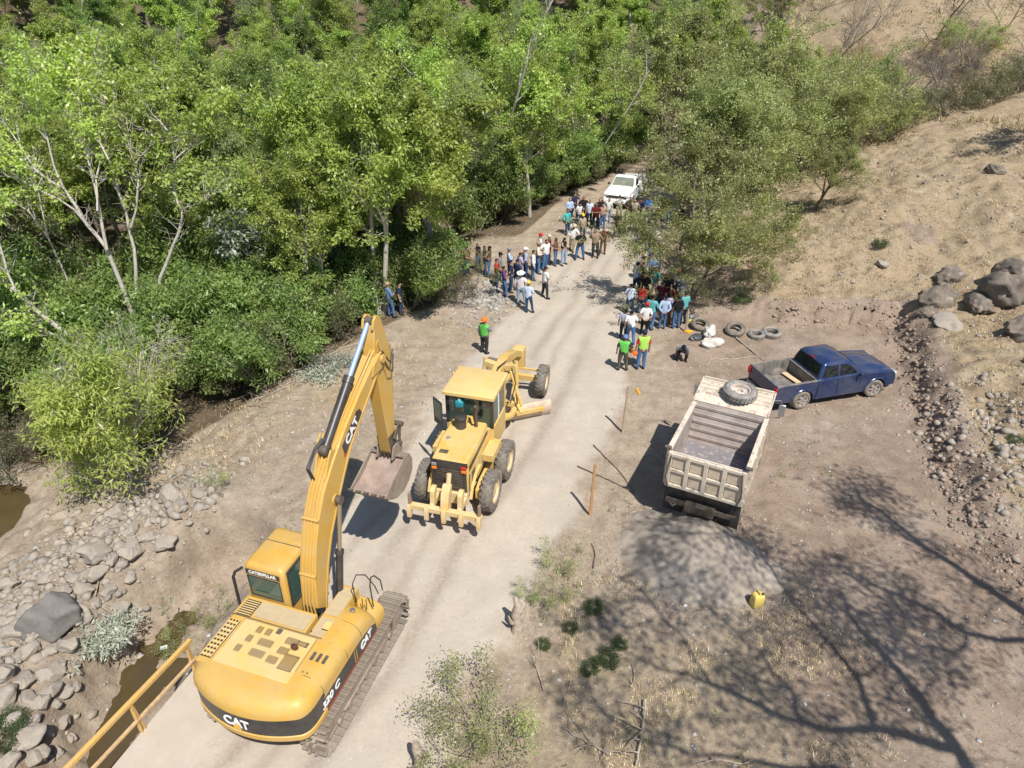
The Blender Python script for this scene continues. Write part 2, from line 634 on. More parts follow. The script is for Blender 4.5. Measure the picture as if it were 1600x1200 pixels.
def zones(X, Y):
    rd = np.abs(X - road_c(Y))
    hw = np.interp(Y, [8, 14, 24, 37, 60], [3.1, 3.0, 2.9, 2.5, 2.2])
    road = (1 - ss(-0.6, 1.5, rd - hw + (fbm(X * 0.5, Y * 0.5, 61) - 0.5) * 1.6)) * (1 - ss(54, 58, Y))
    hd = hill_d(X, Y)
    pad = ss(-0.6, 0.8, X - np.interp(Y, [5, 12, 15, 18, 22, 27, 31], [4.5, 6.2, 6.0, 6.2, 7.2, 6.5, 8.5])) * (1 - ss(0.5, 1.0, hd))
    pad = pad * (0.55 + 0.45 * ss(9, 14, Y))
    pad = np.maximum(pad, (1 - ss(0.6, 1.2, np.hypot(X - 21.3, (Y - 36) * .7))) * .8)
    grass = ss(0.6, 1.2, hd)
    lowr = ss(0.5, 2, X - (road_c(Y) + hw)) * (1 - ss(11, 14.5, Y)) * 0.5 * (X < 8)
    grass = np.maximum(grass, lowr)
    # rubbly clearing left of the road
    gl = np.exp(-(np.hypot((X + 2.5) / 3.5, (Y - 29) / 2.2)) ** 2) * 0.55
    gl = np.maximum(gl, np.exp(-(np.hypot((X + 6) / 2.5, (Y - 23.5) / 2)) ** 2) * 0.7)
    grass = np.maximum(grass, gl)
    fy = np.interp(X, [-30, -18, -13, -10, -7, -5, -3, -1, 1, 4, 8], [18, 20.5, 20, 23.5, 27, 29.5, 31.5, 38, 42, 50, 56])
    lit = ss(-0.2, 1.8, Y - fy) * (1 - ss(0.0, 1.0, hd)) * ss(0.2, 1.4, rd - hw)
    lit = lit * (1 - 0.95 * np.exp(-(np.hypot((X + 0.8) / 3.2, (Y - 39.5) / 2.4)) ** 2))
    off = X - road_c(Y) + (fbm(Y * .25, X * 0 + 3, 7) - .5) * .8
    rut = np.exp(-((np.abs(off - .2) - .95) / .26) ** 2) + .7 * np.exp(-((np.abs(off + .9) - 1.0) / .18) ** 2)
    rut = rut * (.35 + .65 * ss(.35, .6, fbm(X * .7, Y * .35, 17)))
    # crawler prints behind and beside the excavator, tyre arcs on the pad
    for cx_, cy_, rr_, w_ in ((9.0, 9.0, 10.0, .16), (9.0, 9.0, 8.3, .16), (3.0, 25.5, 9.0, .15), (3.0, 25.5, 7.5, .15)):
        rut = rut + .8 * np.exp(-((np.hypot(X - cx_, Y - cy_) - rr_) / w_) ** 2) * pad * ss(.4, .6, fbm(X * .6, Y * .6, 19))
    return road, pad, grass, lit, np.clip(rut, 0, 1)

EARTH = terrain_material()
ax = axis([(-260, -60, 10), (-60, -20, 1.2), (-20, 18.5, 0.11), (18.5, 30, 0.16), (30, 40, 0.3), (40, 80, 1.2), (80, 300, 12)])
ay = axis([(-60, 4, 4), (4, 7, 0.5), (7, 33, 0.11), (33, 60, 0.2), (60, 100, 1.2), (100, 420, 12)])
GX, GY = np.meshgrid(ax, ay)
GZ = ground(GX, GY)
nx, ny = len(ax), len(ay)
idx = np.arange(nx * ny).reshape(ny, nx)
F = np.stack([idx[:-1, :-1], idx[:-1, 1:], idx[1:, 1:], idx[1:, :-1]], -1).reshape(-1, 4)
zr, zp, zg, zl, zt_ = zones(GX, GY)
GZ = GZ - zt_ * .035 * (hill_d(GX, GY) < 0)
ZC = np.stack([zr, zp, zg, np.ones_like(zr)], -1).reshape(-1, 4)
g = fastmesh('ground', np.stack([GX, GY, GZ], -1).reshape(-1, 3), F, EARTH, attr={'zones': ZC, 'litter': zl.ravel(), 'rut': zt_.ravel()}, smooth=True)
tag(g, 'packed earth valley floor with dry grass slope', kind='structure')

# water
def water_material():
    m = bpy.data.materials.new('muddy_water')
    m.use_nodes = True
    N, L = m.node_tree.nodes, m.node_tree.links
    b = N['Principled BSDF']
    b.inputs['Base Color'].default_value = (0.105, 0.068, 0.026, 1)
    b.inputs['Roughness'].default_value = 0.07
    geo = N.new('ShaderNodeNewGeometry')
    n = N.new('ShaderNodeTexNoise')
    n.inputs['Scale'].default_value = 1.4
    n.inputs['Detail'].default_value = 6
    L.new(geo.outputs['Position'], n.inputs['Vector'])
    mx = N.new('ShaderNodeMix')
    mx.data_type = 'RGBA'
    mx.inputs['A'].default_value = (0.10, 0.068, 0.03, 1)
    mx.inputs['B'].default_value = (0.05, 0.038, 0.018, 1)
    L.new(n.outputs['Fac'], mx.inputs['Factor'])
    L.new(mx.outputs['Result'], b.inputs['Base Color'])
    n2 = N.new('ShaderNodeTexNoise')
    n2.inputs['Scale'].default_value = 7
    n2.inputs['Detail'].default_value = 4
    L.new(geo.outputs['Position'], n2.inputs['Vector'])
    bp = N.new('ShaderNodeBump')
    bp.inputs['Strength'].default_value = 0.12
    bp.inputs['Distance'].default_value = 0.04
    L.new(n2.outputs['Fac'], bp.inputs['Height'])
    L.new(bp.outputs[0], b.inputs['Normal'])
    return m
WATER = water_material()
w = MB()
w.add([(-12, 0, WATER_Z), (-7.2, 0, WATER_Z), (-7.2, 16.5, WATER_Z), (-12, 16.5, WATER_Z)], [(0, 1, 2, 3)])
o = w.build('water', WATER, smooth=0)
tag(o, 'brown pool beside the concrete ford', kind='structure')
w = MB()
w.add([(-26, 14, WATER_Z + .05), (-14.6, 14, WATER_Z + .05), (-14.6, 21.5, WATER_Z + .05), (-26, 21.5, WATER_Z + .05)], [(0, 1, 2, 3)])
o = w.build('water', WATER, smooth=0)
tag(o, 'shallow brown stream under the trees', kind='structure')

# concrete ford deck with a raised edge
CONC = mat('ford_concrete', (0.46, 0.40, 0.33), 0.9, c2=(0.40, 0.35, 0.285), scale=1.4, amount=0.5, bump=0.15, dust=DUST, dust_amt=0.6)
E0, E1 = Vector((-9.15, 6.2, 0)), Vector((-7.42, 11.45, 0))
dv = (E1 - E0).normalized()
rv = Vector((dv.y, -dv.x, 0))
d = MB()
A, B = E0 - dv * 5, E1
P = [A, B, B + rv * 1.6, A + rv * 1.6]
d.add([tuple(p + Vector((0, 0, 0.004))) for p in P] + [tuple(p + Vector((0, 0, -0.55))) for p in P],
      [(0, 1, 2, 3), (7, 6, 5, 4), (0, 4, 5, 1), (1, 5, 6, 2), (2, 6, 7, 3), (3, 7, 4, 0)])
wl = [A + rv * .25, B + rv * .25, B + rv * .6, A + rv * .6]
d.add([tuple(p + Vector((0, 0, -0.56))) for p in wl] + [tuple(p + Vector((0, 0, -2.6))) for p in wl],
      [(0, 1, 2, 3), (7, 6, 5, 4), (0, 4, 5, 1), (1, 5, 6, 2), (2, 6, 7, 3), (3, 7, 4, 0)])
o = d.build('pavement', CONC, smooth=0, bevel=0.02)
tag(o, 'dusty concrete ford deck under the excavator', kind='structure')
# ================================================================ EXCAVATOR
def arc(cx, cz, r, a0, a1, n):
    return [(cx + r * math.cos(R(a0 + (a1 - a0) * i / n)), cz + r * math.sin(R(a0 + (a1 - a0) * i / n))) for i in range(n + 1)]

def rrect(x0, x1, y0, y1, r, n=4):
    return arc(x1 - r, y1 - r, r, 0, 90, n) + arc(x0 + r, y1 - r, r, 90, 180, n) + arc(x0 + r, y0 + r, r, 180, 270, n) + arc(x1 - r, y0 + r, r, 270, 360, n)

def build_excavator(loc, heading):
    X = empty('excavator', loc, heading)
    tag(X, 'yellow tracked excavator with raised boom standing on the road at the ford', 'excavator')
    # ---------------- tracks
    shoe_me = None
    for sx in (-1, 1):
        t = MB()
        t.box(sx * 1.19 - .13, sx * 1.19 + .13, -1.45, 1.45, .24, .62)
        t.box(sx * 1.19 - .16, sx * 1.19 + .16, -1.0, 1.0, .20, .30)
        tr = t.build('track', STEEL, X, bevel=.02)
        m = MB()
        m.lathe([(0.001, -.13), (.36, -.13), (.36, -.04), (.31, -.04), (.31, .04), (.36, .04), (.36, .13), (.001, .13)], (sx * 1.19, 1.62, .44), 'X', 20)
        m.build('idler', STEEL, tr)
        m = MB()
        m.lathe([(0.001, -.16), (.15, -.16), (.30, -.10), (.36, -.05), (.36, .05), (.30, .10), (.15, .16), (.001, .16)], (sx * 1.19, -1.62, .46), 'X', 20)
        m.build('sprocket', STEEL, tr)
        for k in range(7):
            m = MB()
            y = -1.2 + k * .4
            m.lathe([(0.001, -.17), (.09, -.17), (.09, .17), (.001, .17)], (sx * 1.19, y, .17), 'X', 12)
            m.build('roller', STEEL, tr)
        # path of the shoes
        Rr = .405
        y0, y1, zc = -1.63, 1.63, .455
        per = 2 * (y1 - y0) + 2 * math.pi * Rr
        n = 49
        for k in range(n):
            s = (k + .5) * per / n
            if s < y1 - y0: p, a = (y0 + s, zc - Rr), math.pi
            elif s < y1 - y0 + math.pi * Rr:
                q = (s - (y1 - y0)) / Rr
                p, a = (y1 + Rr * math.sin(q), zc - Rr * math.cos(q)), math.pi - q
            elif s < 2 * (y1 - y0) + math.pi * Rr:
                q = s - (y1 - y0) - math.pi * Rr
                sag = -.03 * math.sin(math.pi * q / (y1 - y0))
                p, a = (y1 - q, zc + Rr + sag), 0
            else:
                q = (s - 2 * (y1 - y0) - math.pi * Rr) / Rr
                p, a = (y0 - Rr * math.sin(q), zc + Rr * math.cos(q)), -q
            if shoe_me is None:
                sh = MB()
                hw = per / n / 2 - .006
                sh.box(-.30, .30, -hw, hw, .0, .022)
                for yy in (-hw + .01, -.005, hw - .03):
                    sh.box(-.30, .30, yy, yy + .014, .022, .05)
                sh.box(-.11, -.05, -hw, hw, -.07, 0)
                sh.box(.05, .11, -hw, hw, -.07, 0)
                so = sh.build('track_shoe', TRACKM, None, smooth=0)
                shoe_me = so.data
            else:
                so = bpy.data.objects.new('track_shoe', shoe_me)
                col.objects.link(so)
            so.parent = tr
            so.location = (sx * 1.19, p[0], p[1])
            so.rotation_euler = (a, 0, 0)
    m = MB()
    m.box(-1.1, 1.1, -.75, .75, .5, .80)
    m.prism([(-1.5, .45), (-.75, .5), (-.75, .72), (-1.5, .60)], -1.1, -.9)
    m.prism([(1.5, .45), (.75, .5), (.75, .72), (1.5, .60)], -1.1, -.9)
    m.cyl((0, 0, .78), (0, 0, 1.0), .72, n=28)
    m.build('undercarriage', DARK, X, bevel=.02)
    # ---------------- upper frame
    m = MB()
    m.prism([(-1.34, -2.0), (1.34, -2.0), (1.34, 1.02), (.42, 1.02), (.42, .1), (-.30, .1), (-.30, 1.28), (-1.36, 1.28)], .98, 1.10, 'XY')
    m.build('platform_frame', YELLOW, X, bevel=.015)
    # ---------------- counterweight: outline behind y=-1.55
    def outline(inset):
        rad = 2.56 - inset
        hw = 1.37 - inset
        lw = 1.44 - inset
        pts = [(hw, -1.55), (hw, -1.80)]
        a0 = math.degrees(math.atan2(-2.28, 1.30))
        a1 = math.degrees(math.atan2(-2.28, -1.30)) 
        a0, a1 = -90 + 27.5, -90 - 27.5
        P0 = (rad * math.cos(R(a0)), rad * math.sin(R(a0)))
        # rounded corner between side and arc
        for k in range(1, 6):
            t = k / 6
            c0 = (hw, -1.80); c1 = (hw, -2.17 + inset * .8); c2 = P0
            pts.append(((1 - t) ** 2 * c0[0] + 2 * t * (1 - t) * c1[0] + t * t * c2[0], (1 - t) ** 2 * c0[1] + 2 * t * (1 - t) * c1[1] + t * t * c2[1]))
        for k in range(0, 19):
            a = R(a0 + (a1 - a0) * k / 18)
            pts.append((rad * math.cos(a), rad * math.sin(a)))
        for k in range(5, 0, -1):
            t = k / 6
            c0 = (-lw, -1.78); c1 = (-lw, -2.15 + inset * .8); c2 = (-P0[0], P0[1])
            pts.append(((1 - t) ** 2 * c0[0] + 2 * t * (1 - t) * c1[0] + t * t * c2[0], (1 - t) ** 2 * c0[1] + 2 * t * (1 - t) * c1[1] + t * t * c2[1]))
        pts += [(-lw, -1.78), (-lw, -1.5)]
        return pts
    def cwring(z, ins):
        return [(x, y, z) for x, y in outline(ins)]
    m = MB()
    prof = [(.99, .06), (1.01, .0), (1.13, .0), (1.15, .03), (1.65, .03), (1.67, .0), (1.78, .01), (1.88, .05), (1.95, .12), (2.0, .22), (2.025, .34), (2.03, .48)]
    m.loft([cwring(z, i) for z, i in prof])
    cw = m.build('counterweight', YELLOW, X, smooth=50)
    m = MB()
    m.loft([cwring(1.155, .018), cwring(1.64, .018)], closed=False, cap0=False, cap1=False)
    m.build('black_band', BLACKP, cw, smooth=50)
    # lettering on the tail
    ta = -90 - 1.5
    tx, ty = 2.552 * math.cos(R(ta)), 2.552 * math.sin(R(ta))
    text('lettering', 'CAT', .36, WHITE, cw, (tx, ty, 1.40), (math.pi / 2, 0, R(ta + 90)), bold=.012, sx=.86)
    tri = MB()
    tri.prism([(-.10, -.165), (.10, -.165), (0, .03)], -.004, .004, 'XY')
    tri.build('triangle_mark', mat('triangle_yellow', (.80, .42, .04), .5), cw, smooth=0, loc=(tx + .0, ty - .012, 1.39), rot=(math.pi / 2, 0, R(ta + 90)))
    # ---------------- right side body (rounded), loft along y
    def rs(y, zt, hw=1.37, zb=1.06, inner=.80):
        h = zt
        r = min(.42, (h - zb) * .8)
        pts = [(hw, y, zb)]
        for k in range(9):
            a = R(k * 90 / 8)
            pts.append((hw - r + r * math.cos(a), y, h - r * .75 + r * .75 * math.sin(a)))
        pts += [(inner, y, h), (inner, y, zb)]
        return pts
    m = MB()
    m.loft([rs(-1.56, 2.03), rs(-.9, 2.0), rs(.1, 1.93), rs(.42, 1.87), rs(.56, 1.76), rs(.64, 1.60)])
    side = m.build('side_body', YELLOW, X, smooth=50)
    m = MB()
    m.prism([(-1.56, 1.08), (.62, 1.08), (.60, 1.30), (.40, 1.42), (-.1, 1.50), (-1.56, 1.50)], 1.369, 1.376)
    m.build('black_band', BLACKP, side, smooth=0)
    m = MB()
    m.prism([(-1.56, 1.065), (.64, 1.065), (.64, 1.08), (-1.56, 1.12)], 1.377, 1.381)
    m.build('red_stripe', REDP, side, smooth=0)
    text('lettering', 'CAT', .27, WHITE, side, (1.380, .12, 1.28), (math.pi / 2, 0, math.pi / 2), bold=.012, sx=.9, shear=.2)
    text('lettering', '320 C', .25, WHITE, side, (1.380, -1.38, 1.33), (math.pi / 2, 0, math.pi / 2), bold=.006, sx=1.08, shear=.2)
    for yy in (-.30, -.38):
        m = MB(); m.box(1.376, 1.384, yy, yy + .015, 1.12, 1.46)
        m.build('door_seam', YELLOW, side, smooth=0)
    m = MB(); m.lathe([(.001, 0), (.06, 0), (.06, .05), (.045, .07), (.001, .07)], (1.02, .30, 1.90), 'Z', 14)
    m.build('fuel_cap', mat('bare_steel', (.45, .45, .45), .35, .9), side)
    for yy in (-1.57, -.62, -.02):
        m = MB()
        P_ = [(1.371, 1.55)] + [(1.372 - .42 + .42 * math.cos(R(q)), (2.03 if yy < -1 else 1.97 if yy < -.3 else 1.935) - .315 + .315 * math.sin(R(q))) for q in range(0, 91, 10)]
        m.tube([(p_[0], yy, p_[1]) for p_ in P_], .007, 4); m.build('panel_seam', DARK, side, smooth=0)
    for k in range(3):
        m = MB(); m.box(.86 + k * .14, .93 + k * .14, -1.2, -1.0, 2.03, 2.036); m.build('grab_plate', DARK, side, smooth=0)
    # front right step box
    m = MB()
    m.loft([rs(.60, 1.56, inner=.62), rs(1.06, 1.54, inner=.62)])
    sb = m.build('step_box', YELLOW, X, smooth=50, bevel=.03)
    m = MB()
    m.tube([(1.30, .72, 1.7), (1.30, .70, 2.4), (1.29, .80, 2.55), (1.28, .95, 2.45), (1.27, 1.2, 2.05), (1.26, 1.25, 1.68)], .017, 6)
    m.tube([(.92, .62, 1.8), (.92, .60, 2.42), (.97, .72, 2.6), (1.05, .95, 2.4), (1.15, 1.12, 1.9), (1.18, 1.18, 1.6)], .014, 6)
    m.build('handrail', BLACKR, X)
    m = MB()
    for xx in (.95, 1.1, 1.2):
        m.tube([(xx, .60, 1.7), (xx + .01, .60, 2.02)], .012, 6)
    m.build('bracket', DARK, X)
    # ---------------- hood deck
    m = MB()
    m.box(-1.40, .82, -1.92, -.62, 1.1, 2.02)
    hood = m.build('engine_hood', YELLOW, X, bevel=.03)
    PAN = mat('hood_panel', (.66, .41, .10), .5, c2=(.60, .40, .15), scale=3, amount=.5, dust=(.58, .44, .24), dust_amt=.8)
    GRIP = mat('anti_slip_plate', (.50, .38, .18), .8, c2=(.42, .33, .19), scale=8, amount=.5, bump=.5, bscale=120, dust=DUST, dust_amt=.5)
    m = MB(); m.box(-1.04, .74, -1.84, -.70, 2.015, 2.037)
    eh = m.build('hood_lid', PAN, hood, bevel=.008)
    for (a, b) in (((-1.04, -1.84), (.74, -1.84)), ((.74, -1.84), (.74, -.70)), ((-1.04, -.70), (.74, -.70)), ((-1.04, -1.84), (-1.04, -.70)), ((-1.40, -.66), (.82, -.66))):
        m = MB(); z_ = 2.0395 if a[0] == -.15 else 2.023
        m.bar((a[0], a[1], z_), (b[0], b[1], z_), .022, .006); m.build('panel_seam', DARK, hood, smooth=0)
    # slot vents on the lid
    SL = mat('vent_dark', (.03, .025, .02), .8)
    groups = [(-.62, -.86, 3), (-.40, -.86, 4), (.14, -.92, 9), (-.70, -1.12, 4), (-.40, -1.12, 11), (.12, -1.18, 8), (-.78, -1.40, 4), (-.42, -1.40, 11), (.02, -1.44, 8)]
    for (gx, gy, n) in groups:
        n = max(3, int(n * .72))
        for k in range(n):
            s_ = MB()
            xx = gx + k * .050
            s_.add([(xx, gy - .10, 2.0395), (xx + .028, gy - .10, 2.0395), (xx + .028, gy + .08, 2.0395), (xx, gy + .08, 2.0395)], [(0, 1, 2, 3)])
            s_.build('vent_slot', SL, eh, smooth=0)
    for (x0, x1, y0, y1) in ((.42, .66, -.98, -.86), (.34, .66, -1.60, -1.22)):
        m = MB(); m.box(x0, x1, y0, y1, 2.038, 2.043)
        mm = m.build('mesh_grille', SL, eh, smooth=0)
        m = MB()
        for k in range(1, int((x1 - x0) / .035)):
            m.box(x0 + k * .035 - .004, x0 + k * .035 + .004, y0, y1, 2.0435, 2.047)
        for k in range(1, int((y1 - y0) / .035)):
            m.box(x0, x1, y0 + k * .035 - .004, y0 + k * .035 + .004, 2.0475, 2.049)
        m.build('wire', PAN, mm, smooth=0)
    m = MB(); m.cyl((.46, -1.04, 2.0), (.44, -1.10, 2.16), .055, .06, 12, cap=False); m.cyl((.46, -1.03, 2.0), (.445, -1.08, 2.10), .048, .05, 12)
    m.build('exhaust_pipe', mat('rusty_pipe', (.10, .045, .03), .8), X)
    m = MB(); m.box(-.18, -.06, -.86, -.72, 2.038, 2.06)
    m.build('lid_latch', DARK, eh, bevel=.02)
    # left louvre grille
    m = MB(); m.box(-1.36, -1.10, -1.80, -.80, 2.022, 2.03)
    lg = m.build('radiator_grille', SL, hood, smooth=0)
    for k in range(9):
        m = MB(); yy = -1.77 + k * .108
        m.box(-1.35, -1.11, yy, yy + .05, 2.031, 2.05)
        m.build('slat', PAN, lg, smooth=0)
    m = MB()
    for xx in (-1.35, -1.27, -1.19, -1.11): m.box(xx - .01, xx + .01, -1.80, -.80, 2.0505, 2.058)
    m.build('grille_bar', PAN, lg, smooth=0)
    # middle deck (pump side and battery side)
    m = MB(); m.box(-1.46, .36, -.62, -.06, 1.1, 1.96)
    md = m.build('middle_deck', YELLOW, X, bevel=.02)
    m = MB(); m.box(-.98, .32, -.56, -.14, 1.965, 1.977); m.build('anti_slip_panel', GRIP, md, smooth=0)
    m = MB(); m.box(-1.38, -1.02, -.60, -.16, 1.965, 1.976)
    bg_ = m.build('battery_grille', SL, md, smooth=0)
    for k in range(7):
        m = MB(); yy = -.58 + k * .06
        m.box(-1.37, -1.03, yy, yy + .025, 1.9765, 1.985); m.build('slat', PAN, bg_, smooth=0)
    m = MB(); m.box(.40, .80, -.62, .98, 1.1, 1.86)
    rd_ = m.build('right_deck', YELLOW, X, bevel=.02)
    for (y0, y1) in ((-.56, -.02), (.06, .90)):
        m = MB(); m.box(.44, .79, y0, y1, 1.865, 1.878); m.build('anti_slip_panel', GRIP, rd_, smooth=0)
    m = MB(); m.box(.66, .84, -.40, -.18, 1.99, 2.01)
    m.build('filler_lid', PAN, X, bevel=.01)
    for xx, yy in ((-.90, -1.8), (.70, -1.8), (-.9, -.76), (.70, -.76), (.47, .85), (.76, .85), (.47, -.5), (-.9, -.2), (.3, -.2), (.90, -1.5), (1.0, -1.5)):
        m = MB(); m.cyl((xx, yy, 1.95), (xx, yy, 2.035 if yy < -.6 else 1.965), .018, n=8); m.build('bolt', DARK, X, smooth=0)
    # wall under deck on both sides, hydraulics in the slot
    m = MB(); m.box(-.28, .38, -.05, .12, 1.1, 1.55); m.cyl((-.1, .05, 1.3), (-.1, .4, 1.4), .07); m.cyl((.15, .05, 1.35), (.15, .4, 1.4), .06)
    m.build('valve_block', DARK, X, bevel=.02)
    # ---------------- cab
    cx0, cx1, cy0, cy1, zb, zt = -1.44, -.40, -.02, 1.62, 1.10, 2.93
    CABY = YELLOW
    def cabring(z, f, i=0.0):
        return [(x, y, z) for x, y in rrect(cx0 + i, cx1 - i, cy0 + i * .8, cy1 - f, .09)]
    m = MB()
    m.loft([cabring(zb, .0), cabring(1.95, .0), cabring(2.0, .01), cabring(2.70, .22), cabring(2.84, .30, .02), cabring(2.91, .38, .06), cabring(2.94, .46, .12)])
    cab = m.build('cab', CABY, X, smooth=50)
    m = MB(); m.add([(cx0 + .1, cy0 - .004, 2.02), (cx1 - .14, cy0 - .004, 2.02), (cx1 - .14, cy0 - .004, 2.60), (cx0 + .1, cy0 - .004, 2.60)], [(0, 1, 2, 3)])
    gl = m.build('rear_window', GLASSG, cab, smooth=0)
    m = MB()
    fr = [(cx0 + .09, 2.01), (cx1 - .13, 2.01), (cx1 - .13, 2.61), (cx0 + .09, 2.61)]
    for k in range(4):
        a, b = fr[k], fr[(k + 1) % 4]
        m.bar((a[0], cy0 - .006, a[1]), (b[0], cy0 - .006, b[1]), .02, .02)
    m.build('gasket', BLACKR, gl, smooth=0)
    # seat back and console seen through the rear glass (modelled proud shapes behind reflection)
    m = MB(); m.box(cx0 + .07, cx1 - .10, cy0 - .010, cy0 - .002, 2.66, 2.80)
    sgn = m.build('name_plate', BLACKP, cab, smooth=0)
    text('lettering', 'CATERPILLAR', .125, WHITE, sgn, ((cx0 + cx1) / 2 - .02, cy0 - .013, 2.73), (math.pi / 2, 0, 0), extrude=.002, bold=.004, sx=.92)
    m = MB(); m.prism([(.10, 1.85), (.72, 1.85), (1.30, 1.95), (1.26, 2.55), (1.10, 2.78), (.14, 2.78)], cx1 + .002, cx1 + .006)
    m.build('side_window', GLASSG, cab, smooth=0)
    m = MB()
    q = [(.08, 1.83), (.72, 1.83), (1.32, 1.93), (1.28, 2.56), (1.12, 2.80), (.12, 2.80)]
    for k in range(6):
        a, b = q[k], q[(k + 1) % 6]
        m.bar((cx1 + .008, a[0], a[1]), (cx1 + .008, b[0], b[1]), .05, .03)
    m.build('window_frame', BLACKP, cab, smooth=0)
    m = MB(); m.prism([(.15, 1.85), (1.45, 1.5), (1.28, 2.55), (1.10, 2.78), (.14, 2.78)], cx0 - .006, cx0 - .002)
    m.build('door_window', GLASSG, cab, smooth=0)
    m = MB(); m.add([(cx0 + .08, 1.64, 1.3), (cx1 - .08, 1.64, 1.3), (cx1 - .08, 1.42, 2.68), (cx0 + .08, 1.42, 2.68)], [(0, 1, 2, 3)])
    m.build('windscreen', GLASSG, cab, smooth=0)
    m = MB(); m.box(cx0 + .10, cx1 - .06, .78, .80, 2.938, 2.948); m.build('roof_seam', DARK, cab, smooth=0)
    # handrail and mirror on the cab's left
    m = MB()
    m.tube([(cx0 - .02, -.02, 2.78), (cx0 - .22, -.05, 2.62), (cx0 - .30, -.06, 2.45), (cx0 - .31, -.08, 1.55)], .035, 8)
    m.build('mirror_arm', BLACKP, X)
    m = MB(); m.tube([(cx0 - .02, .1, 2.0), (cx0 - .10, .1, 2.0), (cx0 - .10, .1, 1.3), (cx0 - .02, .1, 1.3)], .016, 6); m.build('handrail', YELLOW, X)
    # ---------------- boom (plane x=bx), coordinates (y,z)
    bx = .05
    foot, tip = (.29, 1.72), (4.07, 6.27)
    # side profile of the boom: upper edge then lower edge
    up = [(.12, 1.9), (.22, 2.7), (.46, 3.45), (.72, 4.02), (1.05, 4.50), (1.55, 4.97), (2.2, 5.45), (3.0, 5.92), (3.75, 6.30), (4.02, 6.42)]
    lo = [(4.14, 6.15), (3.75, 5.90), (3.0, 5.40), (2.35, 4.92), (1.9, 4.42), (1.50, 3.92), (1.05, 3.30), (.78, 2.75), (.58, 2.2), (.42, 1.62)]
    BM = YELLOW
    m = MB(); m.prism(up + lo, bx - .20, bx + .20)
    boom = m.build('boom', BM, X, bevel=.015, smooth=30)
    # flange lips
    m = MB()
    for sgn_ in (-1, 1):
        for a, b in zip(lo[:-1], lo[1:]):
            m.bar((bx + sgn_ * .21, a[0], a[1] + .0), (bx + sgn_ * .21, b[0], b[1]), .02, .05)
    m.build('flange', BM, boom, smooth=0)
    # fork at tip round the stick
    m = MB()
    for sgn_ in (-1, 1):
        m.prism([(3.55, 6.02), (3.65, 6.28), (4.05, 6.46), (4.20, 6.36), (4.20, 6.14), (4.0, 6.02)], bx + sgn_ * .205, bx + sgn_ * .245)
        m.cyl((bx + sgn_ * .24, 4.07, 6.27), (bx + sgn_ * .30, 4.07, 6.27), .11, n=16)
    m.build('boom_nose', BM, boom, bevel=.01)
    # side decal: both sides
    def dpt(t, w):      # along the straight upper boom
        a, b = np.array((1.95, 4.93)), np.array((3.55, 5.92))
        d = (b - a) / np.linalg.norm(b - a)
        nrm = np.array((-d[1], d[0]))
        c = a + d * t + nrm * w
        return (float(c[0]), float(c[1]))
    ang = math.atan2(5.92 - 4.93, 3.55 - 1.95)
    for sgn_ in (-1, 1):
        m = MB(); m.prism([dpt(.02, -.15), dpt(.12, .15), dpt(1.0, .15), dpt(1.12, .06), dpt(1.12, -.15)], bx + sgn_ * .2005, bx + sgn_ * .204)
        dc = m.build('side_decal', BLACKP, boom, smooth=0)
        m = MB(); m.prism([dpt(-.03, -.17), dpt(.0, -.09), dpt(.10, -.14), dpt(.22, -.17)], bx + sgn_ * .2045, bx + sgn_ * .206)
        m.build('red_corner', REDP, dc, smooth=0)
        c = dpt(.58, 0)
        rot = Matrix(((0, 0, sgn_), (sgn_ * math.cos(ang), -math.sin(ang), 0), (sgn_ * math.sin(ang), math.cos(ang), 0))) if sgn_ > 0 else Matrix(((0, 0, -1), (-math.cos(ang), math.sin(ang), 0), (math.sin(ang) * -1, -math.cos(ang), 0)))
        if sgn_ > 0:
            text('lettering', 'CAT', .30, WHITE, dc, (bx + .207, c[0], c[1]), rot.to_euler(), extrude=.002, bold=.012, sx=1.1)
    # hydraulic lines over the boom's back
    bk = [(.14, 2.0), (.30, 2.75), (.52, 3.40), (.76, 3.98), (1.08, 4.47), (1.58, 4.95)]
    for k, dx in enumerate((-.13, -.05, .03, .11)):
        m = MB()
        m.tube([(bx + dx * 1.3, .10, 1.6)] + [(bx + dx, y - .05, z + .06) for y, z in bk] + ([(bx + dx - .12, 1.75, 5.3), (bx + dx - .12, 1.9, 5.45)] if k < 2 else [(bx + dx, 2.3, 5.56), (bx + dx, 3.2, 6.10), (bx + dx, 3.9, 6.5), (bx + .16, 4.1, 6.72), (bx + .22, 4.2, 6.2)]), .022, 6)
        m.build('hydraulic_line', YELLOW, boom)
    for (y, z) in ((.30, 2.70), (.74, 3.95)):
        m = MB(); m.obox((bx, y - .05, z + .04), (.40, .06, .12), (.35, 0, 0)); m.build('line_clamp', YELLOW, boom, bevel=.01)
    # boom cylinders
    for sgn_ in (-1, 1):
        P0 = Vector((bx + sgn_ * .36, .72, 1.55)); P1 = Vector((bx + sgn_ * .30, 1.42, 4.05))
        Pm = P0.lerp(P1, .52)
        m = MB(); m.cyl(P0, Pm, .085, n=16); m.cyl(Pm - (P1 - P0).normalized() * .10, Pm, .105, n=16)
        m.cyl(P0 + Vector((-.08, 0, 0)), P0 + Vector((.08, 0, 0)), .12, n=16)
        cb = m.build('boom_cylinder', BLACKP, X)
        m = MB(); m.cyl(Pm, P1, .05, n=14); m.build('piston_rod', mat('dusty_rod', (.50, .42, .30), .35, .8), cb)
        m = MB(); m.cyl(P1 + Vector((-.08, 0, 0)), P1 + Vector((.06, 0, 0)), .10, n=16); m.build('rod_eye', DARK, cb)
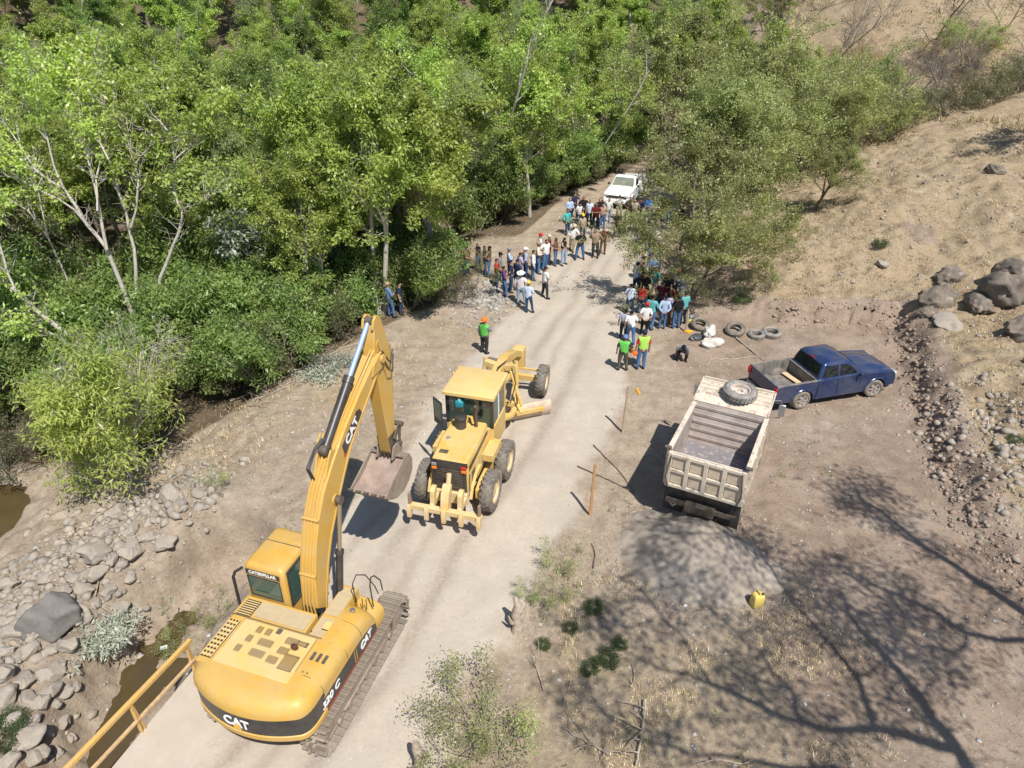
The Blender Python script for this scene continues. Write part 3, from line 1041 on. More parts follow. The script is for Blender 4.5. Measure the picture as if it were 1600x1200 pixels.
        m = MB(); m.cyl((bx + sgn_ * .18, P1.y, P1.z), (bx + sgn_ * .23, P1.y, P1.z), .13, n=16); m.build('pin_boss', YELLOW, boom)
    # stick cylinder on the top of the boom
    S0, S1 = Vector((bx - .03, 1.64, 5.20)), Vector((bx - .03, 4.12, 7.20))
    # lifted to photograph: cylinder runs above the boom's back on its left
    Sm = S0.lerp(S1, .55)
    m = MB(); m.cyl(S0, Sm, .105, n=18); m.cyl(Sm - (S1 - S0).normalized() * .16, Sm, .13, n=18)
    sc_ = m.build('stick_cylinder', BLACKP, X)
    m = MB(); m.cyl(Sm, S1, .06, n=16); m.build('piston_rod', mat('blue_steel_rod', (.30, .42, .58), .5, .3), sc_)
    m = MB()
    m.cyl(S0 + Vector((-.1, 0, 0)), S0 + Vector((.1, 0, 0)), .13, n=14)
    m.build('cylinder_eye', DARK, sc_)
    m = MB()
    m.cyl(S1 + Vector((-.1, 0, 0)), S1 + Vector((.1, 0, 0)), .10, n=14)
    m.build('cylinder_eye', DARK, sc_)
    m = MB()
    for sgn_ in (-1, 1):
        m.prism([(1.2, 4.62), (1.48, 5.14), (1.62, 5.26), (1.76, 5.18), (1.9, 5.1)], bx + sgn_ * .12, bx + sgn_ * .16)
    m.build('cylinder_bracket', YELLOW, boom, bevel=.01)
    m = MB()
    for dx, c_ in ((-.16, 0), (-.10, .04)):
        m.tube([(bx + dx, 1.2, 4.7), (bx + dx - .05, 1.15, 5.0), (bx + dx - .02, 1.5, 5.3 + c_), (bx + dx + .04, 1.75, 5.42)], .022, 6)
    m.build('hose', BLACKR, boom)
    # stick
    B_ = (4.30, 3.39)
    st = [(4.36, 7.20), (4.10, 7.20), (4.02, 7.08), (3.86, 6.15), (3.90, 5.95), (4.14, 3.45), (4.22, 3.30), (4.38, 3.30), (4.46, 3.42), (4.66, 5.75), (4.68, 6.25)]
    m = MB(); m.prism(st, bx - .155, bx + .155)
    stick = m.build('stick', YELLOW, X, bevel=.015, smooth=30)
    m = MB()
    for dx in (-.16, -.055, .055, .16):
        m.prism([(4.10, 3.9), (4.18, 3.22), (4.30, 3.18), (4.50, 3.25), (4.50, 3.9)], bx + dx - .014, bx + dx + .014)
    m.build('wear_bar', DARK, stick, smooth=0)
    m = MB(); m.prism([(3.95, 7.05), (4.02, 7.25), (4.16, 7.34), (4.32, 7.27), (4.38, 7.05)], bx + .10, bx + .16); m.prism([(3.95, 7.05), (4.02, 7.25), (4.16, 7.34), (4.32, 7.27), (4.38, 7.05)], bx - .16, bx - .10)
    m.build('stick_ear', YELLOW, stick, bevel=.01)
    # bucket cylinder on the far side of the stick
    m = MB(); m.cyl((bx, 4.80, 6.2), (bx, 4.70, 4.9), .085, n=14); m.cyl((bx, 4.70, 4.9), (bx, 4.64, 4.02), .045, n=12)
    bc = m.build('bucket_cylinder', BLACKP, X)
    m = MB()
    for dx in (-.22, .22):
        m.bar((bx + dx, 4.64, 4.02), (bx + dx, 4.30, 3.75), .03, .12)
        m.bar((bx + dx, 4.64, 4.02), (bx + dx, 4.56, 3.46), .03, .12)
    m.cyl((bx - .32, 4.64, 4.02), (bx + .32, 4.64, 4.02), .07, n=12)
    m.cyl((bx - .28, 4.56, 3.46), (bx + .28, 4.56, 3.46), .06, n=12)
    m.build('bucket_link', DARK, X)
    m = MB()
    m.tube([(bx + .25, 4.1, 6.45), (bx + .30, 4.25, 6.15), (bx + .26, 4.45, 5.95), (bx + .2, 4.7, 6.2)], .02, 6)
    m.tube([(bx + .25, 4.05, 6.4), (bx + .33, 4.2, 5.9), (bx + .28, 4.45, 5.7), (bx + .2, 4.72, 6.05)], .02, 6)
    m.build('hose', BLACKR, stick)
    # bucket: curled, mouth facing back to the cab; outer profile (y,z)
    ow = .48
    bp = [(4.24, 3.28), (4.50, 3.22), (4.64, 2.96), (4.60, 2.66), (4.36, 2.42), (4.0, 2.33), (3.6, 2.40), (3.28, 2.60), (3.02, 2.85)]
    m = MB()
    # shell plate
    inn = []
    for k, (y, z) in enumerate(bp):
        a = bp[max(k - 1, 0)]; b = bp[min(k + 1, len(bp) - 1)]
        d_ = Vector((b[0] - a[0], b[1] - a[1])).normalized()
        inn.append((y - d_.y * -.035 * -1, z + d_.x * -.035 * -1) if False else (y + d_.y * .035, z - d_.x * .035))
    m.prism(bp + inn[::-1], bx - ow, bx + ow)
    bk_ = m.build('bucket', STEEL, X, smooth=40)
    for sgn_ in (-1, 1):
        m = MB(); m.prism(bp, bx + sgn_ * ow, bx + sgn_ * (ow + .03))
        m.build('bucket_side', STEEL, bk_, smooth=0)
        m = MB(); m.prism([(4.06, 3.24), (4.20, 3.55), (4.38, 3.56), (4.62, 3.46), (4.66, 3.22), (4.5, 3.12)], bx + sgn_ * .20, bx + sgn_ * .24)
        m.build('bucket_ear', STEEL, bk_, smooth=0)
    m = MB()
    m.prism([(3.02, 2.85), (3.22, 2.62), (3.27, 2.66), (3.06, 2.90)], bx - ow - .01, bx + ow + .01)
    m.build('cutting_lip', STEEL, bk_, smooth=0)
    for k in range(5):
        xx = bx - .44 + k * .22
        m = MB()
        m.prism([(3.12, 2.72), (3.16, 2.80), (2.95, 3.0), (2.91, 2.97)], xx - .05, xx + .05)
        m.build('tooth', DARK, bk_, bevel=.01)
    nU, nV = 12, 12
    vv, ff = [], []
    for a in range(nU + 1):
        for b in range(nV + 1):
            y = 3.14 + (4.30 - 3.14) * b / nV
            z = 2.80 + (3.20 - 2.80) * b / nV - .10 * math.sin(math.pi * b / nV) - .05 * math.sin(math.pi * a / nU) + random.uniform(-.012, .012)
            vv.append((bx - ow + 2 * ow * a / nU, y, z))
    for a in range(nU):
        for b in range(nV):
            k = a * (nV + 1) + b
            ff.append((k, k + nV + 1, k + nV + 2, k + 1))
    m = MB(); m.add(vv, ff)
    m.build('caked_soil', mat('caked_soil', (.33, .25, .20), .95, c2=(.24, .175, .14), scale=3, bump=.5, bscale=30), bk_, smooth=60)
    return X

EXC = build_excavator((-4.64, 11.05, 0.035), 18.0)
# ================================================================ MOTOR GRADER
def make_tyre(parent, cx, cy, r, w, rim_mat, tilt=0.0, lug=True, steer=0.0, rimr=.56):
    """wheel > part of the machine; tyre and rim are its sub-parts. axis along local X"""
    wh = bpy.data.objects.new('wheel', None)
    wh.empty_display_size = .1
    col.objects.link(wh)
    wh.parent = parent
    wh.location = (cx, cy, r)
    wh.rotation_euler = (0, tilt, steer)
    m = MB()
    ri = r * rimr
    m.lathe([(ri, -w / 2 + .03), (ri + .03, -w / 2), (r * .86, -w / 2 - .0), (r * .955, -w / 2 + .05), (r * .965, 0), (r * .955, w / 2 - .05), (r * .86, w / 2), (ri + .03, w / 2), (ri, w / 2 - .03), (ri, -w / 2 + .03)], axis='X', n=36)
    if lug:
        n = 22
        for k in range(n):
            for sgn in (-1, 1):
                a = 2 * math.pi * (k + (.5 if sgn > 0 else 0)) / n
                v = []
                for (x, da, rr) in ((.02, .0, r), (w / 2 * .95, -.20, r * .985), (w / 2 * 1.0, -.20, r * .88), (.02, .0, r * .95)):
                    for dd in (-.075, .075):
                        aa = a + da + dd
                        v.append((sgn * x, rr * math.cos(aa), rr * math.sin(aa)))
                m.add(v, [(0, 1, 3, 2), (2, 3, 5, 4), (0, 2, 4, 6), (1, 7, 5, 3), (0, 6, 7, 1)])
    m.build('tyre', TYRE, wh, smooth=30)
    m = MB()
    for s_ in (-1, 1):
        m.lathe([(ri + .005, s_ * (w / 2 - .02)), (ri - .03, s_ * (w / 2 - .03)), (ri - .05, s_ * (w / 2 - .12)), (ri * .55, s_ * (w / 2 - .13)), (ri * .5, s_ * (w / 2 - .06)), (ri * .25, s_ * (w / 2 - .05)), (.001, s_ * (w / 2 - .05))], axis='X', n=24)
    m.build('rim', rim_mat, wh, smooth=35)
    return wh

def build_grader(loc, heading):
    X = empty('motor_grader', loc, heading)
    tag(X, 'yellow six wheeled road grader with rear ripper driving up the dirt road', 'grader')
    Y = YELLOW2
    RIM = mat('rim_cream', (.62, .46, .24), .6, c2=(.50, .38, .22), dust=DUST, dust_amt=.5)
    for sx in (-1, 1):
        for yy in (-.80, .80):
            make_tyre(X, sx * 1.03, yy, .66, .36, RIM)
        m = MB(); m.prism([(-1.1, .5), (-.95, .34), (.95, .34), (1.1, .5), (1.1, .82), (.7, .95), (-.7, .95), (-1.1, .82)], sx * .62, sx * .80)
        m.build('tandem_case', Y, X, bevel=.02)
        make_tyre(X, sx * 1.03, 6.05, .62, .36, RIM, tilt=.02, steer=0.03)
    m = MB(); m.box(-.45, .45, -1.5, 1.9, .70, 1.02)
    m.build('rear_frame', Y, X, bevel=.02)
    # engine hood
    m = MB()
    m.loft([[(-.55, -1.50, 1.0), (.55, -1.50, 1.0), (.55, -1.50, 2.02), (.50, -1.50, 2.10), (-.50, -1.50, 2.10), (-.55, -1.50, 2.02)],
            [(-.60, -.6, 1.0), (.60, -.6, 1.0), (.60, -.6, 2.10), (.55, -.6, 2.18), (-.55, -.6, 2.18), (-.60, -.6, 2.10)],
            [(-.56, .45, 1.0), (.56, .45, 1.0), (.56, .45, 2.16), (.52, .45, 2.22), (-.52, .45, 2.22), (-.56, .45, 2.16)]])
    hood = m.build('engine_hood', Y, X, bevel=.02)
    m = MB(); m.box(-.52, .52, -1.525, -1.502, 1.05, 2.0)
    rg = m.build('radiator_grille', BLACKP, hood, smooth=0)
    for k in range(9):
        m = MB(); m.box(-.40, .40, -1.545, -1.526, 1.15 + k * .075, 1.18 + k * .075); m.build('slat', DARK, rg, smooth=0)
    m = MB(); m.box(-.556, .556, -1.51, -1.49, 1.92, 2.07); m.build('black_edge', BLACKP, hood, smooth=0)
    OR_ = mat('amber_lamp', (.75, .20, .02), .3); RD_ = mat('red_lamp', (.55, .02, .02), .3); GY_ = mat('grey_lamp', (.25, .25, .25), .4)
    for (xx, zz, mm) in ((-.45, 1.80, OR_), (.45, 1.80, OR_), (.45, 1.93, RD_), (-.45, 1.93, GY_)):
        m = MB(); m.box(xx - .075, xx + .075, -1.575, -1.53, zz - .045, zz + .045); m.build('tail_lamp', mm, X, bevel=.01)
    for sx in (-1, 1):
        m = MB(); m.prism([(-1.45, 1.15), (-.1, 1.15), (-.1, 1.75), (-1.45, 1.70)], sx * .603, sx * .612); sp = m.build('side_panel', Y, hood, smooth=0)
        m = MB(); m.prism([(-1.42, 1.80), (.30, 1.93), (.30, 2.06), (-1.42, 1.98)], sx * .604, sx * .61); m.build('black_band', BLACKP, hood, smooth=0)
        for k in range(3):
            m = MB(); m.box(sx * .612 - .004, sx * .612 + .004, -1.3 + k * .40, -1.0 + k * .40, 1.22, 1.65); m.build('vent_panel', BLACKP if k == 0 else mat('pale_panel', (.60, .47, .25), .6), hood, smooth=0)
    m = MB(); m.cyl((-.16, .06, 2.15), (-.16, .06, 2.52), .17, .165, 20); m.cyl((-.16, .06, 2.52), (-.16, .06, 2.60), .20, .20, 20); m.cyl((-.16, .06, 2.60), (-.16, .06, 2.64), .20, .08, 20)
    m.build('air_cleaner', BLACKP, X, bevel=.008)
    m = MB(); m.tube([(.28, .20, 2.15), (.28, .20, 2.85), (.28, .17, 2.95)], .055, 12); m.build('exhaust_pipe', mat('rusty_stack', (.11, .06, .045), .8), X)
    m = MB(); m.tube([(-.05, .15, 2.3), (.0, .25, 2.5), (.12, .25, 2.5), (.2, .2, 2.3)], .05, 10); m.build('intake_pipe', Y, X)
    m = MB(); m.lathe([(.001, .04), (.07, .04), (.07, 0)], (-.35, -.55, 2.17), 'Z', 12); m.build('filler_cap', GY_, X)
    m = MB(); m.box(-.4, -.14, -1.25, -1.1, 2.14, 2.155); m.build('louvre_plate', DARK, hood, smooth=0)
    # battery/tool box right, fuel tank left
    for sx in (-1, 1):
        m = MB(); m.box(min(sx * .62, sx * .98), max(sx * .62, sx * .98), -.35, .55, 1.36, 1.62); m.build('tool_box', Y, X, bevel=.02)
    # cab
    x0, x1, y0, y1, z0, z1 = -.76, .76, .42, 1.82, 1.15, 3.12
    m = MB(); m.box(x0, x1, y0, y1, z0, 2.05)
    cab = m.build('cab', Y, X, bevel=.03)
    for (xx, yy) in ((x0 + .04, y0 + .04), (x1 - .04, y0 + .04), (x0 + .04, y1 - .04), (x1 - .04, y1 - .04)):
        m = MB(); m.box(xx - .045, xx + .045, yy - .045, yy + .045, 2.05, 3.12); m.build('cab_pillar', Y if yy > 1 else BLACKP, cab, smooth=0)
    CG = mat('tinted_glass', (.03, .06, .045), .06, spec=.8)
    m = MB(); m.box(x0 + .09, x1 - .09, y0 + .03, y0 + .045, 2.06, 3.08); m.build('rear_window', CG, cab, smooth=0)
    m = MB(); m.box(x0 + .09, x1 - .09, y1 - .045, y1 - .03, 1.5, 3.08); m.build('front_window', CG, cab, smooth=0)
    for sx in (x0 + .04, x1 - .04):
        m = MB(); m.box(sx - .008, sx + .008, y0 + .1, y1 - .1, 2.06, 3.08); m.build('side_window', CG, cab, smooth=0)
        m = MB(); m.box(sx - .022, sx + .022, 1.08, 1.14, 2.0, 3.1); m.build('door_post', WHITE, cab, smooth=0)
    m = MB(); m.loft([[(x, y, 3.12) for x, y in rrect(x0 - .06, x1 + .06, y0 - .12, y1 + .12, .05)], [(x, y, 3.22) for x, y in rrect(x0 - .06, x1 + .06, y0 - .12, y1 + .12, .05)], [(x, y, 3.245) for x, y in rrect(x0 - .02, x1 + .02, y0 - .08, y1 + .08, .05)]])
    m.build('roof', mat('pale_roof_yellow', (.70, .46, .14), .5, c2=(.64, .42, .15), scale=2, dust=(.62, .48, .26), dust_amt=.7), cab, smooth=50)
    m = MB(); m.obox((-.30, .40, 2.82), (.26, .20, .24)); ww = m.build('water_cooler', mat('teal_plastic', (.02, .22, .26), .35), X, bevel=.05)
    m = MB(); m.cyl((-.30, .40, 2.94), (-.30, .40, 3.0), .06, n=12); m.build('cooler_lid', mat('pale_blue_plastic', (.30, .55, .65), .35), X)
    for xx in (-.52, .52):
        m = MB(); m.obox((xx, .28, 2.93), (.16, .10, .10)); m.build('work_lamp', BLACKP, X, bevel=.02)
    # open left door with mirror
    m = MB(); m.obox((-.98, .30, 2.45), (.04, .5, .9), (0, 0, .9)); dd = m.build('open_door', BLACKP, X, bevel=.01)
    m = MB(); m.obox((-.965, .27, 2.55), (.045, .36, .60), (0, 0, .9)); m.build('door_glass', GLASSG, dd, smooth=0)
    m = MB(); m.tube([(-.9, 1.75, 2.7), (-1.1, 2.1, 2.85), (-1.12, 2.15, 2.4)], .03, 8); m.build('mirror_arm', Y, X)
    m = MB(); m.obox((-.92, 2.35, 2.75), (.20, .05, .42), (0, 0, .4)); m.build('mirror', Y, X, bevel=.02)
    m = MB()
    for k in range(3): m.box(.78, 1.0, .60, .95, .62 + k * .28, .65 + k * .28)
    m.tube([(1.0, .6, .6), (1.0, .6, 1.3)], .015, 6); m.tube([(1.0, .95, .6), (1.0, .95, 1.3)], .015, 6)
    m.build('step_ladder', DARK, X, smooth=0)
    # gooseneck frame
    m = MB()
    gn = [(1.8, 1.2), (2.4, 1.75), (3.2, 2.10), (4.4, 2.12), (5.6, 1.75), (6.3, 1.35)]
    rings = []
    for k, (y, z) in enumerate(gn):
        h_ = .34 if k < 4 else .28
        rings.append([(-.16, y, z), (.16, y, z), (.16, y, z + h_), (-.16, y, z + h_)])
    m.loft(rings)
    m.build('main_beam', Y, X, bevel=.02)
    m = MB(); m.box(-.22, .22, 6.2, 6.62, .85, 1.72); m.build('front_bolster', Y, X, bevel=.03)
    m = MB(); m.bar((-.95, 6.05, .66), (.95, 6.05, .66), .18, .2); m.bar((-.8, 6.22, .92), (.8, 6.22, .92), .08, .08); m.build('front_axle', Y, X, smooth=0)
    # drawbar, circle and blade lift
    m = MB(); m.bar((0, 6.1, .9), (-.50, 3.6, .95), .14, .14); m.bar((0, 6.1, .9), (.50, 3.6, .95), .14, .14); m.bar((-.55, 3.6, .95), (.55, 3.6, .95), .14, .14)
    m.build('drawbar', Y, X, smooth=0)
    m = MB(); m.lathe([(.52, -.05), (.70, -.05), (.70, .05), (.52, .05), (.52, -.05)], (0, 3.35, .80), 'Z', 32); m.build('circle_gear', Y, X, smooth=30)
    for sx in (-1, 1):
        m = MB(); m.cyl((sx * .55, 3.9, 2.55), (sx * .62, 3.75, 1.6), .07, n=12); m.cyl((sx * .62, 3.75, 1.6), (sx * .66, 3.65, .95), .04, n=10); m.build('lift_cylinder', Y, X)
        m = MB(); m.bar((sx * .16, 3.9, 2.25), (sx * .58, 3.9, 2.35), .22, .22); m.build('saddle_arm', Y, X, bevel=.02)
    m = MB(); m.cyl((.3, 3.9, 2.3), (.9, 3.4, 1.05), .055, n=10); m.build('side_shift_cylinder', Y, X)
    # blade, turned across the machine: near left end trails, right end leads
    ba = R(35)
    def bl(t, u, z):   # t along the blade, u across
        return (t * math.cos(ba) - u * math.sin(ba) + .12, t * math.sin(ba) + u * math.cos(ba) + 3.75, z)
    m = MB()
    prof = [(-.02, .03), (-.10, .18), (-.12, .34), (-.08, .50), (.0, .62), (.03, .62), (-.05, .50), (-.085, .34), (-.07, .19), (.01, .03)]
    m.loft([[bl(t, u, z) for u, z in prof] for t in (-1.83, 1.83)])
    bb = m.build('moldboard', mat('blade_steel', (.62, .50, .38), .55, .2, c2=(.48, .36, .27), scale=4, dust=DUST, dust_amt=.4), X, smooth=40)
    m = MB(); m.loft([[bl(t, u, z) for u, z in ((-.03, -.0), (.0, -.0), (.02, .14), (-.06, .14))] for t in (-1.83, 1.83)]); m.build('cutting_edge', STEEL, bb, smooth=0)
    m = MB(); m.bar(bl(-1.2, -.2, .42), bl(1.5, -.2, .42), .12, .14); m.build('slide_rail', Y, bb, smooth=0)
    for t in (-.6, .6):
        m = MB(); m.bar(bl(t, -.22, .42), bl(t * .8, .2, .80), .14, .2); m.build('blade_arm', Y, bb, smooth=0)
    m = MB()
    m.tube([(.5, 3.5, 2.5), (.7, 3.3, 2.0), (.6, 3.0, 1.4), (.2, 2.8, 1.5)], .025, 6); m.tube([(.2, 3.9, 2.5), (.1, 3.2, 2.6), (.2, 2.4, 2.3)], .025, 6)
    m.build('hose', BLACKR, X)
    RP = empty('ripper', (0.06, .22, .16))
    RP.parent = X
    # ripper
    RY = mat('ripper_yellow', (.64, .46, .20), .6, c2=(.58, .38, .12), scale=4, dust=(.60, .50, .33), dust_amt=.8, bump=.2)
    m = MB(); m.bar((-1.12, -2.42, .62), (1.12, -2.42, .62), .17, .17); rb = m.build('ripper_beam', RY, RP, bevel=.015)
    for k in range(5):
        xx = -1.06 + k * .53
        m = MB(); m.prism([(-2.60, .30), (-2.50, .28), (-2.47, .72), (-2.56, .76), (-2.62, .60)], xx - .06, xx + .06); m.build('shank_holder', RY, rb, bevel=.01)
    for xx in (-1.06, 1.06):
        m = MB(); m.prism([(-2.52, .28), (-2.42, .22), (-2.34, .70), (-2.40, 1.10), (-2.50, 1.10)], xx - .035, xx + .035); m.build('shank', mat('rusty_shank', (.26, .17, .12), .8), rb, bevel=.01)
    for xx in (-.42, .42):
        m = MB(); m.bar((xx, -2.40, .66), (xx, -1.55, .72), .12, .16); m.prism([(-2.34, .6), (-2.2, .6), (-2.02, 1.22), (-2.12, 1.26), (-2.28, 1.14)], xx - .07, xx + .07); m.build('ripper_arm', RY, rb, bevel=.01)
    m = MB(); m.prism([(-2.5, .6), (-2.2, .6), (-2.02, 1.34), (-2.14, 1.40), (-2.36, 1.2)], -.12, .12); m.cyl((0, -2.08, 1.15), (0, -1.92, 1.62), .075, n=12); m.build('ripper_cylinder', RY, rb, bevel=.01)
    m = MB(); m.box(-.55, .55, -1.62, -1.51, .62, 1.02); m.build('ripper_mount', RY, X, bevel=.02)
    for sx in (-1, 1):
        m = MB(); m.loft([[(sx * .62, .0 + 1.0 * math.cos(a) - .8 if False else -.8 + .80 * math.cos(a), .66 + .80 * math.sin(a)), (sx * .70, -.8 + .80 * math.cos(a), .66 + .80 * math.sin(a)), (sx * .70, -.8 + .83 * math.cos(a), .66 + .83 * math.sin(a)), (sx * .62, -.8 + .83 * math.cos(a), .66 + .83 * math.sin(a))] for a in (R(80), R(110), R(140), R(165))])
        m.build('mudguard', Y, X, smooth=30)
    return X

GRADER = build_grader((-1.42, 17.82, 0.0), 15.3)
# ================================================================ DUMP TRUCK
def build_dump(loc, heading):
    X = empty('dump_truck', loc, heading)
    tag(X, 'worn white dump truck with empty steel bed and spare tyre on its canopy', 'dump truck')
    WP = mat('chipped_white_paint', (.60, .53, .43), .65, c2=(.30, .22, .16), scale=5, amount=.40, hard=.06, dust=(.45, .37, .28), dust_amt=.6, bump=.2)
    BEDM = mat('worn_bed_steel', (.36, .30, .27), .6, .15, c2=(.25, .205, .185), scale=3, amount=.5, dust=(.50, .43, .37), dust_amt=.7, bump=.3)
    FL = mat('bed_floor_steel', (.22, .205, .215), .55, .2, c2=(.40, .35, .32), scale=6, amount=.42, hard=.05, bump=.3)
    PANEL = mat('rusty_cream_panel', (.52, .44, .33), .7, c2=(.40, .28, .16), scale=6, amount=.4, dust=(.50, .42, .32), dust_amt=.6)
    hw, zb, zt, L = 1.08, 1.48, 2.62, 2.62
    # floor
    m = MB(); m.box(-hw + .05, hw - .05, .06, L, zb, zb + .08); bed = m.build('bed_floor', FL, X, smooth=0)
    # front sloped wall with ribs
    m = MB(); m.prism([(L - .42, zb + .08), (L, zb + .08), (L + .12, zt + .12), (L + .02, zt + .12)], -hw + .05, hw - .05); fw = m.build('front_wall', BEDM, X, smooth=0)
    for k in range(5):
        t = .14 + k * .19
        y, z = L - .42 + .44 * t, zb + .08 + (zt + .04 - zb) * t
        m = MB(); m.bar((-hw + .06, y - .02, z), (hw - .06, y - .02, z), .05, .08); m.build('rib', BEDM, fw, smooth=0)
    # side walls with top rail, stakes
    for sx in (-1, 1):
        xa = sx * hw
        m = MB(); m.box(min(xa, xa - sx * .05), max(xa, xa - sx * .05), 0.02, L + .02, zb - .02, zt); sw = m.build('side_wall', BEDM, X, smooth=0)
        m = MB(); m.box(min(xa - sx * .07, xa + sx * .07), max(xa - sx * .07, xa + sx * .07), 0.0, L + .1, zt + .002, zt + .10); m.build('top_rail', WP, sw, bevel=.015)
        for k in range(5):
            yy = .10 + k * (L - .2) / 4
            m = MB(); m.box(min(xa + sx * .002, xa + sx * .09), max(xa + sx * .002, xa + sx * .09), yy - .05, yy + .05, zb - .05, zt); m.build('stake', WP, sw, smooth=0)
        m = MB(); m.box(min(xa + sx * .002, xa + sx * .07), max(xa + sx * .002, xa + sx * .07), 0.02, L, zb - .1, zb + .06); m.build('bottom_rail', WP, sw, smooth=0)
        m = MB(); m.box(min(xa + sx * .003, xa + sx * .04), max(xa + sx * .003, xa + sx * .04), 0.02, L, zb + .50, zb + .56); m.build('middle_rail', WP, sw, smooth=0)
        for k in range(4):
            for zz in (zb + .08, zb + .58):
                m = MB(); m.box(min(xa + sx * .001, xa + sx * .010), max(xa + sx * .001, xa + sx * .010), .2 + k * .65, .65 + k * .65, zz, zz + .40); m.build('panel', PANEL, sw, smooth=0)
    # tailgate with a 4 x 2 grid of pressed panels
    m = MB(); m.box(-hw, hw, -.05, .0, zb - .05, zt - .03); tg = m.build('tailgate', WP, X, smooth=0)
    for k in range(5):
        xx = -hw + .06 + k * (2 * hw - .12) / 4
        m = MB(); m.box(xx - .06, xx + .06, -.13, -.052, zb - .05, zt - .03); m.build('tailgate_stake', WP, tg, bevel=.01)
    for zz in (zb - .01, zb + .52, zt - .10):
        m = MB(); m.box(-hw, hw, -.125, -.053, zz - .05, zz + .05); m.build('tailgate_rail', WP, tg, bevel=.01)
    for k in range(4):
        for zz in (zb + .07, zb + .60):
            xx = -hw + .13 + k * (2 * hw - .12) / 4
            m = MB(); m.box(xx, xx + .40, -.075, -.052, zz, zz + .38); m.build('panel', PANEL, tg, bevel=.015)
    for sx in (-1, 1):
        m = MB(); m.cyl((sx * (hw - .05), -.08, zt + .12), (sx * (hw + .12), -.08, zt + .12), .05, n=10); m.build('hinge_pin', DARK, tg)
        m = MB(); m.tube([(sx * (hw - .1), -.14, zt - .1), (sx * (hw - .02), -.17, zb + .3), (sx * (hw - .1), -.15, zb - .05)], .02, 6); m.build('chain', DARK, tg)
    # canopy over the cab
    m = MB()
    cp = [(L + .04, zt + .10), (L + .36, zt + .20), (L + 1.22, zt + .26), (L + 1.22, zt + .31), (L + .34, zt + .26), (L + .02, zt + .16)]
    m.prism(cp, -hw - .02, hw + .02); can = m.build('canopy', WP, X, smooth=0)
    for k in range(4):
        yy = L + .44 + k * .23
        z_ = zt + .262 + .048 * (yy - L - .34) / .88
        m = MB(); m.box(-hw, hw, yy - .03, yy + .03, z_ - .01, z_ + .035); m.build('rib', WP, can, bevel=.008)
    for sx in (-1, 1):
        m = MB(); m.prism([(L + .02, zt + .1), (L + 1.20, zt + .2), (L + 1.20, zt + .38), (L + .02, zt + .22)], sx * (hw + .02), sx * (hw + .05)); m.build('canopy_edge', WP, can, smooth=0)
    m = MB(); m.box(-hw, hw, L + 1.18, L + 1.23, zt + .20, zt + .40); m.build('canopy_edge', WP, can, bevel=.01)
    # cab
    cw = 1.0
    m = MB()
    m.loft([[(x, y, z) for x, y in rrect(-cw + i, cw - i, L + .25, L + 2.0 - f, .10)] for z, f, i in ((.75, 0, 0), (1.6, 0, 0), (1.7, .03, .01), (2.45, .22, .07), (2.55, .32, .14))])
    CW = mat('cab_white', (.72, .70, .66), .45, c2=(.55, .50, .43), scale=2, amount=.35, dust=DUST, dust_amt=.4)
    cab = m.build('cab', CW, X, smooth=45)
    for sx in (-1, 1):
        m = MB(); m.prism([(L + .5, 1.72), (L + 1.55, 1.72), (L + 1.4, 2.38), (L + .5, 2.38)], sx * .985, sx * 1.0); m.build('side_window', GLASS, cab, smooth=0)
        m = MB(); m.tube([(sx * 1.0, L + 1.7, 2.4), (sx * 1.28, L + 1.78, 2.42), (sx * 1.34, L + 1.78, 2.3), (sx * 1.34, L + 1.78, 1.8), (sx * 1.0, L + 1.7, 1.75)], .016, 6)
        ma = m.build('mirror_arm', DARK, X)
        m = MB(); m.obox((sx * 1.36, L + 1.74, 2.10), (.20, .06, .42), (0, 0, sx * .2)); m.build('mirror', mat('mirror_shell', (.35, .36, .37), .3, .6), ma, bevel=.02)
    m = MB(); m.add([(-.85, L + 1.995, 1.72), (.85, L + 1.995, 1.72), (.80, L + 1.80, 2.42), (-.80, L + 1.80, 2.42)], [(0, 1, 2, 3)]); m.build('windscreen', GLASS, cab, smooth=0)
    # hood
    m = MB(); m.loft([[(x, y, z) for x, y in rrect(-.80 + i, .80 - i, L + 1.9, L + 2.7 - i, .12)] for z, i in ((.7, 0), (1.5, .0), (1.62, .06))]); m.build('hood', CW, X, smooth=45)
    m = MB(); m.box(-.42, .42, -.15, L + 2.6, .72, .98); m.box(-.9, .9, .2, .4, .98, 1.2); m.build('chassis', DARK, X, smooth=0)
    RM = mat('white_rim', (.55, .52, .48), .5, dust=DUST, dust_amt=.5)
    for sx in (-1, 1):
        for dx in (.62, .94):
            make_tyre(X, sx * dx, 1.05, .50, .26, RM, lug=False)
        make_tyre(X, sx * .94, L + 1.55, .50, .26, RM, lug=False)
        # mud flaps with a diamond mark
        m = MB(); m.box(min(sx * .52, sx * 1.10), max(sx * .52, sx * 1.10), .16, .18, .38, 1.2)
        mf = m.build('mud_flap', BLACKR, X, smooth=0)
        if sx < 0:
            m = MB(); m.add([(-.81, .155, .50), (-.66, .155, .66), (-.81, .155, .82), (-.96, .155, .66)], [(0, 1, 2, 3)]); m.build('diamond_mark', WP, mf, smooth=0)
            m = MB(); m.add([(-.81, .150, .58), (-.73, .150, .66), (-.81, .150, .74), (-.89, .150, .66)], [(0, 1, 2, 3)]); m.build('diamond_centre', DARK, mf, smooth=0)
        m = MB(); m.cyl((sx * .30, .1, .84), (sx * .30, .06, .84), .05, n=12); m.build('tail_lamp', WHITE, X, smooth=0)
    m = MB(); m.box(-1.0, 1.0, -.02, .08, .78, .90); m.build('rear_bumper', DARK, X, smooth=0)
    return X

